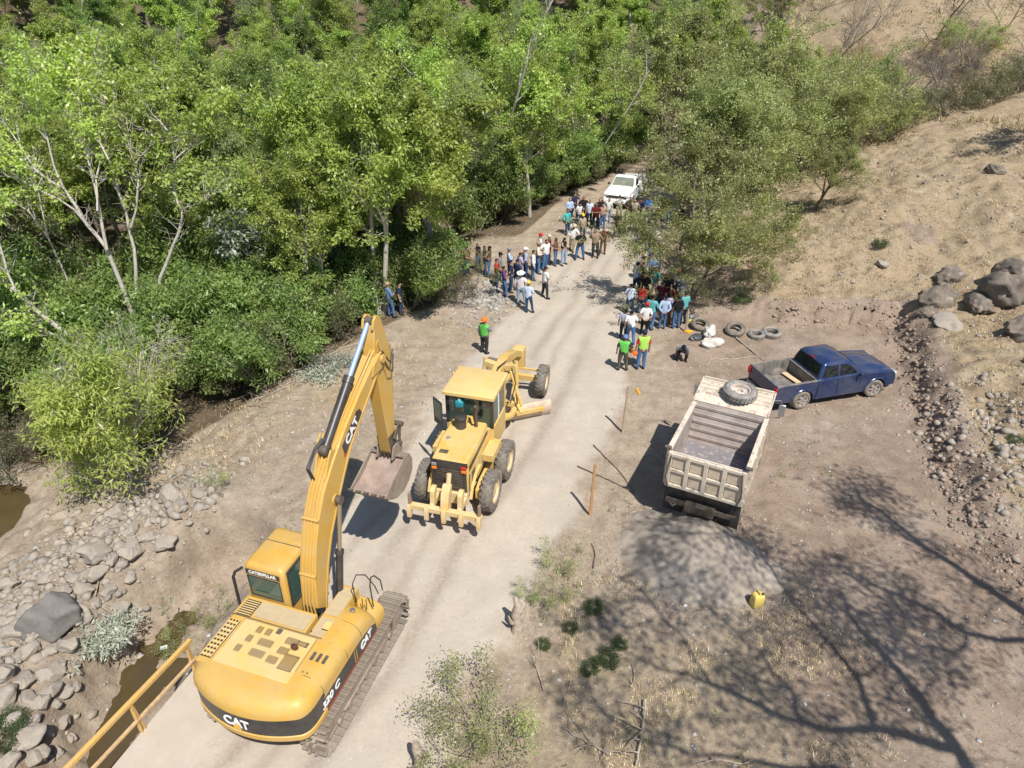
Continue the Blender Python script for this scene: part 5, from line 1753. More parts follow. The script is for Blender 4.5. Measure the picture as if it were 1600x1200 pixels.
# named foreground trees
plant('broad1', 'broadleaf_tree', (-3.55, 32.6, gz(-3.55, 32.6)), 'large bright green tree with thick trunk beside the roadside crowd', scale=1.12, rot=2.0)
plant('broad2', 'broadleaf_tree', (1.2, 45.5, gz(1.2, 45.5)), 'bright green tree overhanging the sandy clearing behind the crowd', scale=1.0, rot=1.0)
def limb_tree(name, label, polys, Y0, leafm, n_leaves, seed, r0=.17, spread=.6):
    """a tree whose main limbs follow the drawn lines, each with its own depth around the distance Y0"""
    rg = random.Random(seed)
    segs, anch = [], []
    def P3(px, py, dy):
        u, v = px - 800.0, py - 600.0
        d = (u / FPX, math.cos(PITCH) - v / FPX * math.sin(PITCH), -(math.sin(PITCH) + v / FPX * math.cos(PITCH)))
        t = (Y0 + dy) / d[1]
        return Vector((t * d[0], t * d[1], CAM_H + t * d[2]))
    b = P3(*polys[0][0][0], 0); b0 = b.copy(); b0.z = gz(b.x, b.y) - .2
    segs.append((tuple(b0), tuple(b), r0 * .85, r0 * .75, 0))
    for pts, ra, rb, drift in polys:
        Q = []
        for k, p in enumerate(pts):
            Q.append(P3(*p, drift * (k / (len(pts) - 1)) ** 1.2))
        W = [Q[0]]
        for a, c in zip(Q[:-1], Q[1:]):
            W.append(a.lerp(c, .5) + Vector((rg.uniform(-.08, .08), rg.uniform(-.08, .08), rg.uniform(-.06, .06)))); W.append(c)
        n = len(W) - 1
        for k in range(n):
            segs.append((tuple(W[k]), tuple(W[k + 1]), (ra + (rb - ra) * k / n) * .72, (ra + (rb - ra) * (k + 1) / n) * .72, 1))
        for k in range(max(1, n // 3), n + 1):
            for c in range(3 if k < n else 6):
                d = ((W[k] - W[k - 1]).normalized() * .8 + Vector((rg.uniform(-1, 1), rg.uniform(-1, 1), rg.uniform(-.3, .9)))).normalized()
                p = W[k].copy(); L_ = rg.uniform(.6, 1.5) * (1.2 if k > n * .6 else .7)
                for q in range(4):
                    d = (d + Vector((rg.uniform(-.35, .35), rg.uniform(-.35, .35), rg.uniform(-.1, .35)))).normalized()
                    p2 = p + d * L_ / 4
                    segs.append((tuple(p), tuple(p2), .022 - .004 * q, .018 - .004 * q, 3))
                    if q > 1: anch.append((tuple(p2), tuple(d), rg.random() * (1 if k > n * .5 else .35)))
                    if q:
                        e = p2 + Vector((rg.uniform(-1, 1), rg.uniform(-1, 1), rg.uniform(-.2, .8))).normalized() * rg.uniform(.25, .6)
                        segs.append((tuple(p2), tuple(e), .009, .004, 3)); anch.append((tuple(e), tuple(d), rg.random() * (1 if k > n * .5 else .3)))
                    p = p2
    org = Vector((b.x, b.y, gz(b.x, b.y)))
    segs = [(tuple(Vector(a) - org), tuple(Vector(c) - org), r_, q_, l_) for a, c, r_, q_, l_ in segs]
    anch = [(tuple(Vector(a) - org), d, w) for a, d, w in anch]
    X = bpy.data.objects.new(name, None); col.objects.link(X); X.location = org
    tag(X, label, 'tree')
    o = bpy.data.objects.new('trunk', seg_mesh('trunk', segs, BARK_PALE, zlift=0)); col.objects.link(o); o.parent = X
    o = bpy.data.objects.new('crown', leaf_mesh('crown', anch, leafm, seed, n_leaves, .19, .10, .30)); col.objects.link(o); o.parent = X
limb_tree('sparse_tree', 'tall pale trunked tree with long mostly bare limbs at the left', [
    ([(207, 492), (165, 385), (135, 350), (100, 295), (55, 265), (10, 195)], .14, .035, 1.5),
    ([(167, 390), (155, 325), (140, 260), (132, 215), (125, 170), (107, 130)], .10, .02, 2.5),
    ([(135, 350), (90, 310), (30, 280), (-10, 275)], .07, .02, -1.0),
    ([(100, 295), (75, 220), (60, 170), (50, 130)], .06, .015, 1.0),
    ([(152, 330), (150, 280), (165, 220), (160, 150), (150, 90)], .06, .015, 3.5)], 27.5, LEAF_LIME, 3600, 501)
limb_tree('sparse_tree', 'pale trunked tree with two upright bare limbs, just right of the tallest bare one', [
    ([(216, 490), (212, 415), (202, 360), (185, 300), (170, 250), (165, 200), (155, 150)], .12, .02, 2.0),
    ([(205, 355), (215, 300), (212, 260), (200, 220), (165, 165)], .07, .018, 1.0),
    ([(212, 255), (235, 228), (255, 215)], .035, .012, .5),
    ([(170, 250), (140, 200), (125, 150)], .05, .012, 3.0)], 28.0, LEAF_LIME, 2400, 502, r0=.14)
limb_tree('sparse_tree', 'pale forked tree behind the young lime tree, rightmost of the bare ones', [
    ([(246, 505), (250, 435), (270, 385), (285, 335), (272, 290), (272, 250), (260, 200), (250, 175)], .12, .02, 1.5),
    ([(272, 250), (295, 230), (310, 220), (335, 190)], .05, .015, .5),
    ([(284, 330), (305, 320), (320, 312)], .03, .01, 0.),
    ([(262, 205), (240, 180), (215, 150)], .04, .012, 2.0)], 27.5, LEAF_BRIGHT, 3600, 503, r0=.14)
limb_tree('leaning_tree', 'pale trunk leaning far left out of the wood edge', [
    ([(137, 548), (75, 500), (25, 455), (-15, 425)], .15, .07, .5),
    ([(100, 522), (70, 516), (55, 515)], .04, .015, -.3),
    ([(25, 455), (5, 400), (-10, 340)], .07, .02, 1.0)], 24.5, LEAF_LIME, 1600, 504, r0=.16)
limb_tree('leaning_tree', 'thin pale tree leaning left behind the bare ones', [
    ([(135, 505), (115, 460), (75, 370), (45, 330), (0, 305)], .09, .02, .8),
    ([(75, 370), (60, 300), (40, 250)], .05, .015, 1.2)], 28.5, LEAF_LIME, 1800, 505, r0=.10)
for (px, py, s, r_) in ((470, 420, 1.1, 1.0), (440, 400, .9, 3.0)):
    x, y, z = spot(px, py + 60)
    plant('papery', 'pale_leaved_tree', (x, y, z), 'small tree with pale papery leaves at the wood edge, %s' % ('nearer the boom' if s > 1 else 'left of its twin'), scale=s, rot=r_)
x, y = -13.2, 19.6
plant('lime', 'lime_green_tree', (x, y, gz(x, y)), 'lime green bushy young tree on the stream bank', scale=1.0, rot=.7)
UND = 'shrubs along the edge of the wood'
for (px, py, s) in ((20, 640, 1.1), (70, 600, 1.3), (330, 560, 1.15), (380, 545, 1.2), (430, 540, 1.05), (480, 520, 1.0), (310, 500, 1.5), (400, 480, 1.6), (470, 470, 1.4),
                    (540, 470, 1.1), (640, 480, 1.0), (720, 470, .7), (570, 440, 1.2), (600, 400, 1.3), (10, 560, 1.5), (520, 380, 1.6), (60, 520, 1.7), (780, 345, .9), (850, 300, 1.0), (880, 290, .9), (15, 745, .7), (45, 715, .6), (350, 600, .6)):
    x, y, z = spot(px, py)
    plant('thicket' if (px * 7) % 3 else 'dull', 'thicket_shrub', (x, y, z), ('dense leafy green shrub at the edge of the wood' if (px * 7) % 3 else 'greyish fine leaved shrub at the edge of the wood') + (' near the lime tree' if px < 350 else ' behind the boom' if px < 600 else ' by the clearing'), 'shrub', UND, scale=s)
ur = random.Random(31)
UF = 'undergrowth under the wood'
KEEP = [spot(a, b)[:2] for a, b in ((611, 495), (627, 490), (723, 432), (748, 423), (763, 431))]
def under(x, y, s, where):
    for qx, qy in KEEP:
        if abs(x - qx * y / qy) < 1.5 * s + .3 and qy - 5 < y < qy + 1.4 * s: return
    k = ur.choices(['thicket', 'dull', 'thicket', 'broad3'], [4, 2.4, 2, .9])[0]
    if k == 'broad3': s *= .36
    lab = {'thicket': 'leafy green undergrowth bush', 'dull': 'greyish fine leaved undergrowth bush', 'broad3': 'young broad leaved sapling'}[k]
    plant(k, 'undergrowth_bush', (x, y, gz(x, y)), lab + ' ' + where, 'shrub', UF, scale=s)
xs_ = -23.0
while xs_ < 9:
    for dy, sc in ((.5, .85), (2.6, 1.2)):
        x = xs_ + ur.uniform(-.6, .6); y = float(np.interp(x, *front)) + dy + ur.uniform(-.4, .4)
        if abs(x - float(road_c(y))) > 3.9 and not (-3.0 < x < 4.0 and 34.0 < y < 42.5) and not (-6.3 < x < -5.0 and y < 31.5):
            under(x, y, sc * ur.uniform(.75, 1.1), 'along the wood edge, ' + ('far left' if x < -14 else 'behind the boom' if x < -6 else 'near the crowd'))
    xs_ += 1.5 if xs_ < -3 else 1.1
for yy_ in (24.5, 27.0, 29.5, 32.0):
    for xx_ in np.arange(-26, -10, 2.5):
        under(float(xx_) + ur.uniform(-.8, .8), yy_ + ur.uniform(-.8, .8), ur.uniform(.9, 1.35), 'filling the ground behind the bare trees')
# acacias on the right of the road
ACG = 'feathery acacias right of the road'
plant('acacia', 'acacia_tree', (8.7, 32.0, gz(8.7, 32)), 'feathery olive green acacia shading the right hand crowd', scale=1.0, rot=.4)
for (x, y, k, s, r_) in ((10.8, 38.5, 'acacia', 1.20, 1.9), (13.6, 42.0, 'acacia2', 1.15, .3), (14.6, 47.0, 'acacia2', 1.2, 2.2), (16.2, 46.5, 'acacia', 1.25, 4.0), (17.8, 41.2, 'acacia2', .62, 4.0),
                         (15.5, 53, 'acacia2', 1.45, 5.0), (20.3, 51.0, 'acacia', 1.3, 1.0), (13.0, 57.5, 'acacia', 1.6, 2.0), (19.5, 58, 'acacia2', 1.5, 3.2), (24.5, 57, 'acacia', 1.3, .1), (16.5, 65, 'acacia2', 1.7, 1.5), (23, 66, 'acacia', 1.6, 2.6), (29, 63, 'acacia2', 1.2, 3.3)):
    plant(k, 'acacia_tree', (x, y, gz(x, y)), {10.8: 'spreading olive acacia right behind the one shading the crowd', 13.6: 'olive acacia at the foot of the slope, behind the front two', 14.6: 'olive acacia right of the white pickup', 16.2: 'wide olive acacia on the slope edge', 17.8: 'small round acacia standing out on the dry slope',
        15.5: 'tall olive acacia beyond the white pickup', 20.3: 'olive acacia at the left end of the dry ridge', 13.0: 'large olive acacia closing the road view', 19.5: 'olive acacia behind the left end of the ridge', 24.5: 'olive acacia just beyond the dry ridge', 16.5: 'far large acacia at the top of the view', 23: 'far acacia at the top above the ridge', 29: 'far acacia among the leafless scrub'}[x], group=ACG, scale=s, rot=r_)
x, y, z = spot(1597, 262)
plant('acacia', 'acacia_tree', (x + 6.2, y + .5, gz(x + 6.2, y + .5)), 'acacia just right of the view shading the dry ridge', scale=1.35, rot=2.0)
DG = 'leafless scrub trees beyond the ridge'
for (x, y, k, s) in ((27, 57, 'leafless', 1.0), (32, 60, 'leafless', 1.2), (37, 63, 'leafless', 1.3), (42, 67, 'leafless', 1.3), (46, 67, 'leafless', 1.5), (36, 70, 'leafless', 1.3), (29, 70, 'leafless', 1.4), (50, 75, 'leafless', 1.6), (42, 78, 'leafless', 1.6), (33, 80, 'leafless', 1.6), (55, 84, 'leafless', 1.8)):
    plant(k, 'leafless_tree', (x, y, gz(x, y)), 'grey leafless scrub tree beyond the dry ridge', 'tree', DG, scale=s)
DG2 = 'rusty leaved scrub beyond the ridge'
rgx = random.Random(9)
for (x, y, s) in [(rgx.uniform(24, 66), rgx.uniform(56, 105), rgx.uniform(.9, 1.6)) for _ in range(46)]:
    if y < np.interp(x, [p[0] for p in RIDGE], [p[1] for p in RIDGE]) + 2.5: continue
    plant(rgx.choice(['leafless', 'dryscrub', 'thicket', 'leafless', 'scrubby']) if False else rgx.choice(['leafless', 'dryscrub', 'leafless', 'acacia']), 'scrub_tree', (x, y, gz(x, y)), 'mixed grey and rusty scrub tree on the far dry hillside', 'tree', 'scrub trees on the far dry hillside', scale=s * .8)
RDG = 'low dark bushes in the gully behind the ridge'
for (x, y, s) in ((30, 58.2, .9), (32.5, 59.5, 1.0), (35, 61, 1.0), (37.5, 62.3, 1.1), (40, 63.8, 1.1), (43, 65.5, 1.2), (46, 67.6, 1.2), (27.5, 56.6, .9), (25, 54.9, .8), (49, 70, 1.3)):
    plant('dull', 'gully_bush', (x, y, gz(x, y)), 'dull green bush in the gully just behind the dry ridge', 'bush', RDG, scale=s)
for (x, y, s) in ((25.5, 55.0, .8), (28, 56.5, .8), (31, 66, 1.1), (35, 74, 1.3), (27, 75, 1.3), (24, 72, 1.2), (42, 72, 1.2), (46, 84, 1.5), (38, 88, 1.5), (30, 88, 1.5), (52, 90, 1.6), (22.6, 53.2, .55)):
    plant('dryscrub', 'dry_scrub', (x, y, gz(x, y)), 'rusty yellow dry leaved bush beyond the ridge', 'bush', DG2, scale=s)

# the big tree outside the frame on the right whose limbs shade the lower right ground
def in_view(p, m=90):
    x, y, z = p[0], p[1], p[2] - CAM_H
    d = y * math.cos(PITCH) - z * math.sin(PITCH)
    if d < .3: return False
    u, v = FPX * x / d, FPX * (-z * math.cos(PITCH) - y * math.sin(PITCH)) / d
    return abs(u) < 800 + m and abs(v) < 600 + m

def shade_tree():
    rg = random.Random(77)
    segs, anch = [], []
    SH = (-0.283, 0.556)                      # shadow drift per metre of height
    def P3(px, py, h):
        u, v = px - 800.0, py - 600.0
        d = (u / FPX, math.cos(PITCH) - v / FPX * math.sin(PITCH), -(math.sin(PITCH) + v / FPX * math.cos(PITCH)))
        t = -CAM_H / d[2]
        return Vector((t * d[0] - SH[0] * h, t * d[1] - SH[1] * h, h))
    base = Vector((15.0, 2.2, gz(15, 2.2)))
    fork = Vector((13.6, 3.2, 8.2))
    def poly(pts, r0, r1, lev):
        n = len(pts)
        for i in range(n - 1):
            ra = r0 + (r1 - r0) * i / (n - 1); rb = r0 + (r1 - r0) * (i + 1) / (n - 1)
            segs.append((tuple(pts[i]), tuple(pts[i + 1]), ra, rb, lev))
    poly([base, Vector((14.7, 2.4, 3)), Vector((14.2, 2.8, 6)), fork], .34, .24, 0)
    limbs = [
        ([(1640, 985, 10.0), (1560, 930, 10.8), (1500, 890, 11.2), (1450, 860, 11.6), (1400, 815, 12.0), (1345, 775, 12.4), (1325, 745, 12.6)], .16, .035),
        ([(1450, 860, 11.6), (1390, 815, 12.2), (1320, 800, 12.6)], .07, .02),
        ([(1700, 1010, 9.6), (1600, 1000, 10.4), (1510, 990, 11), (1440, 945, 11.6), (1370, 915, 12.2), (1310, 880, 12.6)], .12, .03),
        ([(1510, 990, 11), (1490, 1020, 11.4), (1440, 1010, 11.8), (1400, 985, 12.2)], .07, .02),
        ([(1560, 1260, 9.2), (1500, 1170, 10.0), (1440, 1090, 10.8), (1370, 1010, 11.4), (1325, 960, 11.9), (1310, 920, 12.3)], .19, .03),
        ([(1500, 1170, 10.0), (1420, 1150, 10.6), (1340, 1140, 11), (1260, 1130, 11.4), (1180, 1100, 11.8), (1110, 1070, 12.2), (1040, 1050, 12.5)], .15, .03),
        ([(1370, 1140, 10.8), (1340, 1060, 11.4), (1290, 1000, 11.9), (1245, 950, 12.3), (1200, 890, 12.8), (1180, 850, 13.0)], .10, .025),
        ([(1260, 1130, 11.4), (1240, 1080, 11.9), (1190, 1020, 12.4), (1150, 985, 12.7)], .06, .02),
        ([(1440, 1240, 9.6), (1300, 1200, 10.6), (1180, 1190, 11.3), (1080, 1180, 11.8)], .12, .03),
        ([(1340, 1060, 11.4), (1400, 1010, 11.9), (1420, 960, 12.3), (1330, 900, 12.6)], .05, .018),
        ([(1110, 1070, 12.2), (1070, 1000, 12.6), (1010, 930, 13.0), (960, 900, 13.2)], .045, .016),
        ([(1240, 1080, 11.9), (1180, 1060, 12.3), (1130, 1030, 12.6)], .04, .015),
        ([(1200, 890, 12.8), (1170, 860, 13.1), (1120, 845, 13.3), (1060, 850, 13.5), (1000, 835, 13.6)], .04, .015),
        ([(1150, 985, 12.7), (1100, 940, 13.0), (1060, 900, 13.3), (1010, 880, 13.5)], .035, .012),
        ([(1040, 1050, 12.5), (980, 1020, 12.9), (930, 985, 13.2), (900, 950, 13.4)], .04, .012),
        ([(1080, 1180, 11.8), (1010, 1160, 12.2), (950, 1120, 12.7), (900, 1085, 13.0)], .06, .015),
    ]
    # join limb starts back to the fork
    for li in (0, 2, 4, 8):
        q = P3(*limbs[li][0][0])
        mid = fork.lerp(q, .5) + Vector((0, 0, -.4))
        poly([fork, mid, q], .22, limbs[li][1], 0)
    for pts, r0, r1 in limbs:
        Q = [P3(*p) for p in pts]
        # small wobble
        R_ = [Q[0]]
        for a, b in zip(Q[:-1], Q[1:]):
            R_.append(a.lerp(b, .5) + Vector((rg.uniform(-.12, .12), rg.uniform(-.12, .12), rg.uniform(-.1, .1))))
            R_.append(b)
        poly(R_, r0 * .92, r1 * 1.1, 1)
        for k in range(2, len(R_)):
            for c in range(3):
                d = Vector((rg.uniform(-1, 1), rg.uniform(-1, 1), rg.uniform(-.1, .8))).normalized()
                p = R_[k - 1].lerp(R_[k], rg.random())
                Ln = rg.uniform(.8, 1.9)
                tw = [p]
                for s in range(4):
                    d = (d + Vector((rg.uniform(-.4, .4), rg.uniform(-.4, .4), rg.uniform(-.2, .3)))).normalized()
                    tw.append(tw[-1] + d * Ln / 4)
                poly(tw, .022, .006, 3)
                for q in tw[2:]:
                    anch.append((tuple(q), tuple(d), rg.random() ** 2 * 1.2 + .05))
                for s in range(3):
                    q = tw[rg.randint(1, 3)]
                    d2 = Vector((rg.uniform(-1, 1), rg.uniform(-1, 1), rg.uniform(-.2, .6))).normalized() * rg.uniform(.4, .8)
                    segs.append((tuple(q), tuple(q + d2), .009, .004, 3))
                    anch.append((tuple(q + d2), tuple(d2), .3 + rg.random()))
    segs = [s_ for s_ in segs if not in_view(s_[0], 30) and not in_view(s_[1], 30)]
    X = bpy.data.objects.new('shade_tree', None)
    col.objects.link(X)
    tag(X, 'tall sparse tree standing just right of the view, shading the lower right ground', 'tree')
    o = bpy.data.objects.new('trunk', seg_mesh('trunk', segs, BARK_GREY)); col.objects.link(o); o.parent = X
    o = bpy.data.objects.new('crown', leaf_mesh('crown', [a_ for a_ in anch if not in_view(a_[0])], LEAF_OLIVE, 5, 15000, .15, .07, .45)); col.objects.link(o); o.parent = X
shade_tree()
# ================================================================ PEOPLE
BONES = dict(pelvis=(0, 0, .93), waist=(0, .01, 1.08), chest=(0, .0, 1.27), neck=(0, -.01, 1.42), head0=(0, .01, 1.50), head1=(0, .02, 1.58), head2=(0, .01, 1.655),
             shL=(-.165, -.01, 1.365), shR=(.165, -.01, 1.365), hipL=(-.09, 0, .88), hipR=(.09, 0, .88))

def body_pose(arm='down', leg='stand', bend=0.0):
    J = dict(BONES)
    def arms(kind, s):
        sh = np.array(J['shR' if s > 0 else 'shL'])
        if kind == 'down': e = sh + (s * .07, -.03, -.27); w = e + (s * .01, .06, -.24)
        elif kind == 'front': e = sh + (s * .09, .02, -.27); w = e + (-s * .16, .17, -.02)
        elif kind == 'fold': e = sh + (s * .10, .06, -.26); w = e + (-s * .24, .15, .03)
        elif kind == 'hip': e = sh + (s * .20, -.08, -.23); w = e + (-s * .15, .10, -.14)
        elif kind == 'phone': e = sh + (s * .08, .10, -.23); w = e + (-s * .08, .16, .18)
        elif kind == 'point': e = sh + (s * .16, .18, -.10); w = e + (s * .10, .22, .03)
        elif kind == 'back': e = sh + (s * .10, -.10, -.25); w = e + (-s * .15, -.07, -.15)
        elif kind == 'reach': e = sh + (s * .05, .18, -.22); w = e + (0, .12, -.23)
        return e, w
    ka, kb = (arm if isinstance(arm, tuple) else (arm, arm))
    J['elL'], J['wrL'] = arms(ka, -1)
    J['elR'], J['wrR'] = arms(kb, 1)
    if leg == 'stand':
        J['knL'], J['anL'], J['knR'], J['anR'] = (-.105, .015, .49), (-.115, -.03, .085), (.105, .015, .49), (.115, -.03, .085)
    elif leg == 'wide':
        J['knL'], J['anL'], J['knR'], J['anR'] = (-.15, .02, .49), (-.20, -.02, .085), (.15, .03, .49), (.19, .02, .085)
    elif leg == 'step':
        J['knL'], J['anL'], J['knR'], J['anR'] = (-.10, .12, .50), (-.10, .14, .085), (.10, -.03, .49), (.11, -.20, .10)
    elif leg == 'contra':
        J['knL'], J['anL'], J['knR'], J['anR'] = (-.10, .0, .49), (-.09, -.03, .085), (.14, .07, .49), (.20, .05, .085)
    elif leg == 'crouch':
        J['knL'], J['anL'], J['knR'], J['anR'] = (-.16, .36, .50), (-.16, .10, .085), (.16, .36, .50), (.16, .12, .085)
    J['toL'] = tuple(np.array(J['anL']) + (-.02, .15, -.05)); J['toR'] = tuple(np.array(J['anR']) + (.02, .15, -.05))
    if leg == 'crouch':
        for k in list(J):
            if k[:2] not in ('kn', 'an', 'to'):
                J[k] = tuple(np.array(J[k]) - (0, .12, .50))
    if bend:
        p = np.array(J['pelvis'])
        c, s_ = math.cos(bend), math.sin(bend)
        for k in list(J):
            if k[:2] in ('wa', 'ch', 'ne', 'he', 'sh', 'el', 'wr'):
                q = np.array(J[k]) - p
                J[k] = tuple(p + (q[0], q[1] * c + q[2] * s_, -q[1] * s_ + q[2] * c))
    J = {k: np.array(v, float) for k, v in J.items()}
    return J

RAD = dict(pelvis=(.150, .110), waist=(.135, .105), chest=(.165, .115), neck=(.055, .058), head0=(.062, .078), head1=(.078, .098), head2=(.060, .078), shL=(.062, .062), shR=(.062, .062),
           hipL=(.095, .095), hipR=(.095, .095), elL=(.042, .042), elR=(.042, .042), wrL=(.028, .028), wrR=(.028, .028), knL=(.060, .060), knR=(.060, .060), anL=(.042, .042), anR=(.042, .042), toL=(.038, .030), toR=(.038, .030))
EDGES = [('pelvis', 'waist'), ('waist', 'chest'), ('chest', 'neck'), ('neck', 'head0'), ('head0', 'head1'), ('head1', 'head2'), ('chest', 'shL'), ('chest', 'shR'), ('shL', 'elL'), ('elL', 'wrL'), ('shR', 'elR'), ('elR', 'wrR'),
         ('pelvis', 'hipL'), ('pelvis', 'hipR'), ('hipL', 'knL'), ('knL', 'anL'), ('hipR', 'knR'), ('knR', 'anR'), ('anL', 'toL'), ('anR', 'toR')]
ZONE = {('pelvis', 'waist'): 'hips', ('waist', 'chest'): 'torso', ('chest', 'neck'): 'torso', ('neck', 'head0'): 'skin', ('head0', 'head1'): 'head', ('head1', 'head2'): 'head', ('chest', 'shL'): 'torso', ('chest', 'shR'): 'torso',
        ('shL', 'elL'): 'uarm', ('shR', 'elR'): 'uarm', ('elL', 'wrL'): 'farm', ('elR', 'wrR'): 'farm', ('pelvis', 'hipL'): 'legs', ('pelvis', 'hipR'): 'legs', ('hipL', 'knL'): 'legs', ('hipR', 'knR'): 'legs',
        ('knL', 'anL'): 'legs', ('knR', 'anR'): 'legs', ('anL', 'toL'): 'feet', ('anR', 'toR'): 'feet'}

def make_pose(name, **kw):
    J = body_pose(**kw)
    names = list(J)
    me = bpy.data.meshes.new('body_' + name)
    me.from_pydata([tuple(J[n]) for n in names], [(names.index(a), names.index(b)) for a, b in EDGES], [])
    o = bpy.data.objects.new('tmp_body', me)
    col.objects.link(o)
    sk = o.modifiers.new('skin', 'SKIN')
    sk.use_smooth_shade = True
    sv = me.skin_vertices[0].data
    for i, n in enumerate(names):
        sv[i].radius = RAD[n]
        sv[i].use_root = (n == 'pelvis')
    sb = o.modifiers.new('sub', 'SUBSURF'); sb.levels = 1; sb.render_levels = 1
    dg = bpy.context.evaluated_depsgraph_get()
    ev = o.evaluated_get(dg)
    tm = ev.to_mesh()
    V = np.array([v.co[:] for v in tm.vertices]); Nn = np.array([v.normal[:] for v in tm.vertices])
    Fc = [tuple(p.vertices) for p in tm.polygons]
    ev.to_mesh_clear()
    bpy.data.objects.remove(o)
    # nearest bone for each vertex
    best = np.full(len(V), 1e9); zone = np.array(['torso'] * len(V), dtype=object); tt = np.zeros(len(V))
    for (a, b) in EDGES:
        A, B = J[a], J[b]
        d = B - A
        t = np.clip(((V - A) @ d) / (d @ d), 0, 1)
        ra = RAD[a][0] * (1 - t) + RAD[b][0] * t
        dist = np.linalg.norm(V - A - t[:, None] * d, axis=1) - ra
        k = dist < best
        best = np.where(k, dist, best)
        zone[k] = ZONE[(a, b)]
        tt = np.where(k, t, tt)
    # body with hands, fingers, nose, ears
    b = MB()
    b.add(V.tolist(), Fc)
    for s in ('L', 'R'):
        w = J['wr' + s]; e = J['el' + s]
        d = (w - e) / np.linalg.norm(w - e)
        side = np.cross(d, (0, 0, 1.0)) if abs(d[2]) < .9 else np.array((0, 1.0, 0))
        side = side / np.linalg.norm(side)
        nrm = np.cross(side, d)
        palm = [w - d * .02, w + d * .04, w + d * .085]
        b.tube([tuple(p) for p in palm], [.024, .036, .033], 8)
        for q in range(4):
            off = side * (-.027 + .018 * q)
            ln = (.060, .072, .068, .052)[q]
            p0 = w + d * .075 + off
            p1 = p0 + d * ln * .5 + nrm * .006
            p2 = p1 + d * ln * .4 + nrm * .022
            b.tube([tuple(p0), tuple(p1), tuple(p2)], [.0095, .0085, .006], 5)
        p0 = w + d * .03 + side * .026
        p1 = p0 + d * .03 + side * .026; p2 = p1 + d * .03 + side * .006 + nrm * .01
        b.tube([tuple(p0), tuple(p1), tuple(p2)], [.012, .010, .007], 5)
    h = J['head1']; fw = np.array((0, 1.0, 0)); upv = J['head2'] - J['head0']; upv /= np.linalg.norm(upv)
    fw = fw - upv * (fw @ upv); fw /= np.linalg.norm(fw)
    rt = np.cross(fw, upv)
    nb = h + fw * .088 - upv * .01
    b.tube([tuple(nb + upv * .03), tuple(nb + fw * .012), tuple(nb + fw * .016 - upv * .012)], [.006, .012, .010], 6)
    for s in (-1, 1):
        c = h + rt * s * .080 - upv * .012
        b.tube([tuple(c - fw * .01 + upv * .02), tuple(c + rt * s * .012), tuple(c - upv * .028)], [.008, .014, .007], 6)
    out = {'body': b.build('body', mat('skin_brown', (.34, .19, .12), .6), None, smooth=60)}
    bpy.data.objects.remove(out['body']); out['body'] = bpy.data.meshes['body'] if False else b_last(b)
    def shell(nm, zs, off, extra=None):
        keepv = np.isin(zone, zs)
        if extra is not None: keepv = keepv | extra(zone, tt, V)
        fs = [f for f in Fc if sum(keepv[i] for i in f) >= len(f) - 1]
        used = sorted({i for f in fs for i in f})
        mp = {i: k for k, i in enumerate(used)}
        v2 = V[used] + Nn[used] * off
        q = MB(); q.add(v2.tolist(), [tuple(mp[i] for i in f) for f in fs])
        ob = q.build(nm, TMPM, None, smooth=60)
        m_ = ob.data; bpy.data.objects.remove(ob)
        return m_
    out['shirt_long'] = shell('shirt', ['torso', 'hips', 'uarm', 'farm'], .016)
    out['shirt_short'] = shell('shirt', ['torso', 'hips'], .016, lambda z, t, v: (z == 'uarm') & (t < .75))
    out['top'] = shell('shirt', ['torso'], .014)
    out['trousers'] = shell('trousers', ['legs'], .012, lambda z, t, v: (z == 'hips') & (t < .35))
    out['shoeL'] = shell('shoe', ['none'], .012, lambda z, t, v: (z == 'feet') & (v[:, 0] < 0))
    out['shoeR'] = shell('shoe', ['none'], .012, lambda z, t, v: (z == 'feet') & (v[:, 0] >= 0))
    out['vest'] = shell('vest', ['torso'], .030, lambda z, t, v: (z == 'hips') & (t > .2))
    # hair: cap of the head, back lower than the front
    hv = lambda z, t, v: (z == 'head') & (((v - h) @ upv) > .012 + .55 * ((v - h) @ fw))
    out['hair'] = shell('hair', ['none'], .014, hv)
    hv2 = lambda z, t, v: ((z == 'head') | (z == 'skin')) & (((v - h) @ upv) > -.16 + 1.5 * np.clip((v - h) @ fw + .03, 0, 1))
    out['long_hair'] = shell('hair', ['none'], .022, hv2)
    top = J['head2'] + upv * .02
    def hat(profile, nm, brim_f=None):
        q = MB()
        n = 18
        v, f = [], []
        for (r, z) in profile:
            for k in range(n):
                a = 2 * math.pi * k / n
                p = top + rt * math.cos(a) * r * .92 + fw * math.sin(a) * r * 1.08 + upv * z
                if brim_f and r > .115: p = p + upv * (abs(math.cos(a)) ** 2 * .035)
                v.append(tuple(p))
        for i in range(len(profile) - 1):
            for k in range(n):
                k2 = (k + 1) % n
                f.append((i * n + k, i * n + k2, (i + 1) * n + k2, (i + 1) * n + k))
        q.add(v, f)
        if nm == 'cap':
            c = top - upv * .055 + fw * .10
            q.add([tuple(c - rt * .065), tuple(c + rt * .065), tuple(c + rt * .05 + fw * .075 - upv * .012), tuple(c - rt * .05 + fw * .075 - upv * .012),
                   tuple(c - rt * .065 - upv * .008), tuple(c + rt * .065 - upv * .008), tuple(c + rt * .05 + fw * .075 - upv * .02), tuple(c - rt * .05 + fw * .075 - upv * .02)],
                  [(0, 1, 2, 3), (7, 6, 5, 4), (0, 4, 5, 1), (1, 5, 6, 2), (2, 6, 7, 3), (3, 7, 4, 0)])
        ob = q.build(nm, TMPM, None, smooth=50)
        m_ = ob.data; bpy.data.objects.remove(ob)
        return m_
    out['cap'] = hat([(.100, -.07), (.103, -.03), (.088, .02), (.05, .045), (.001, .052)], 'cap')
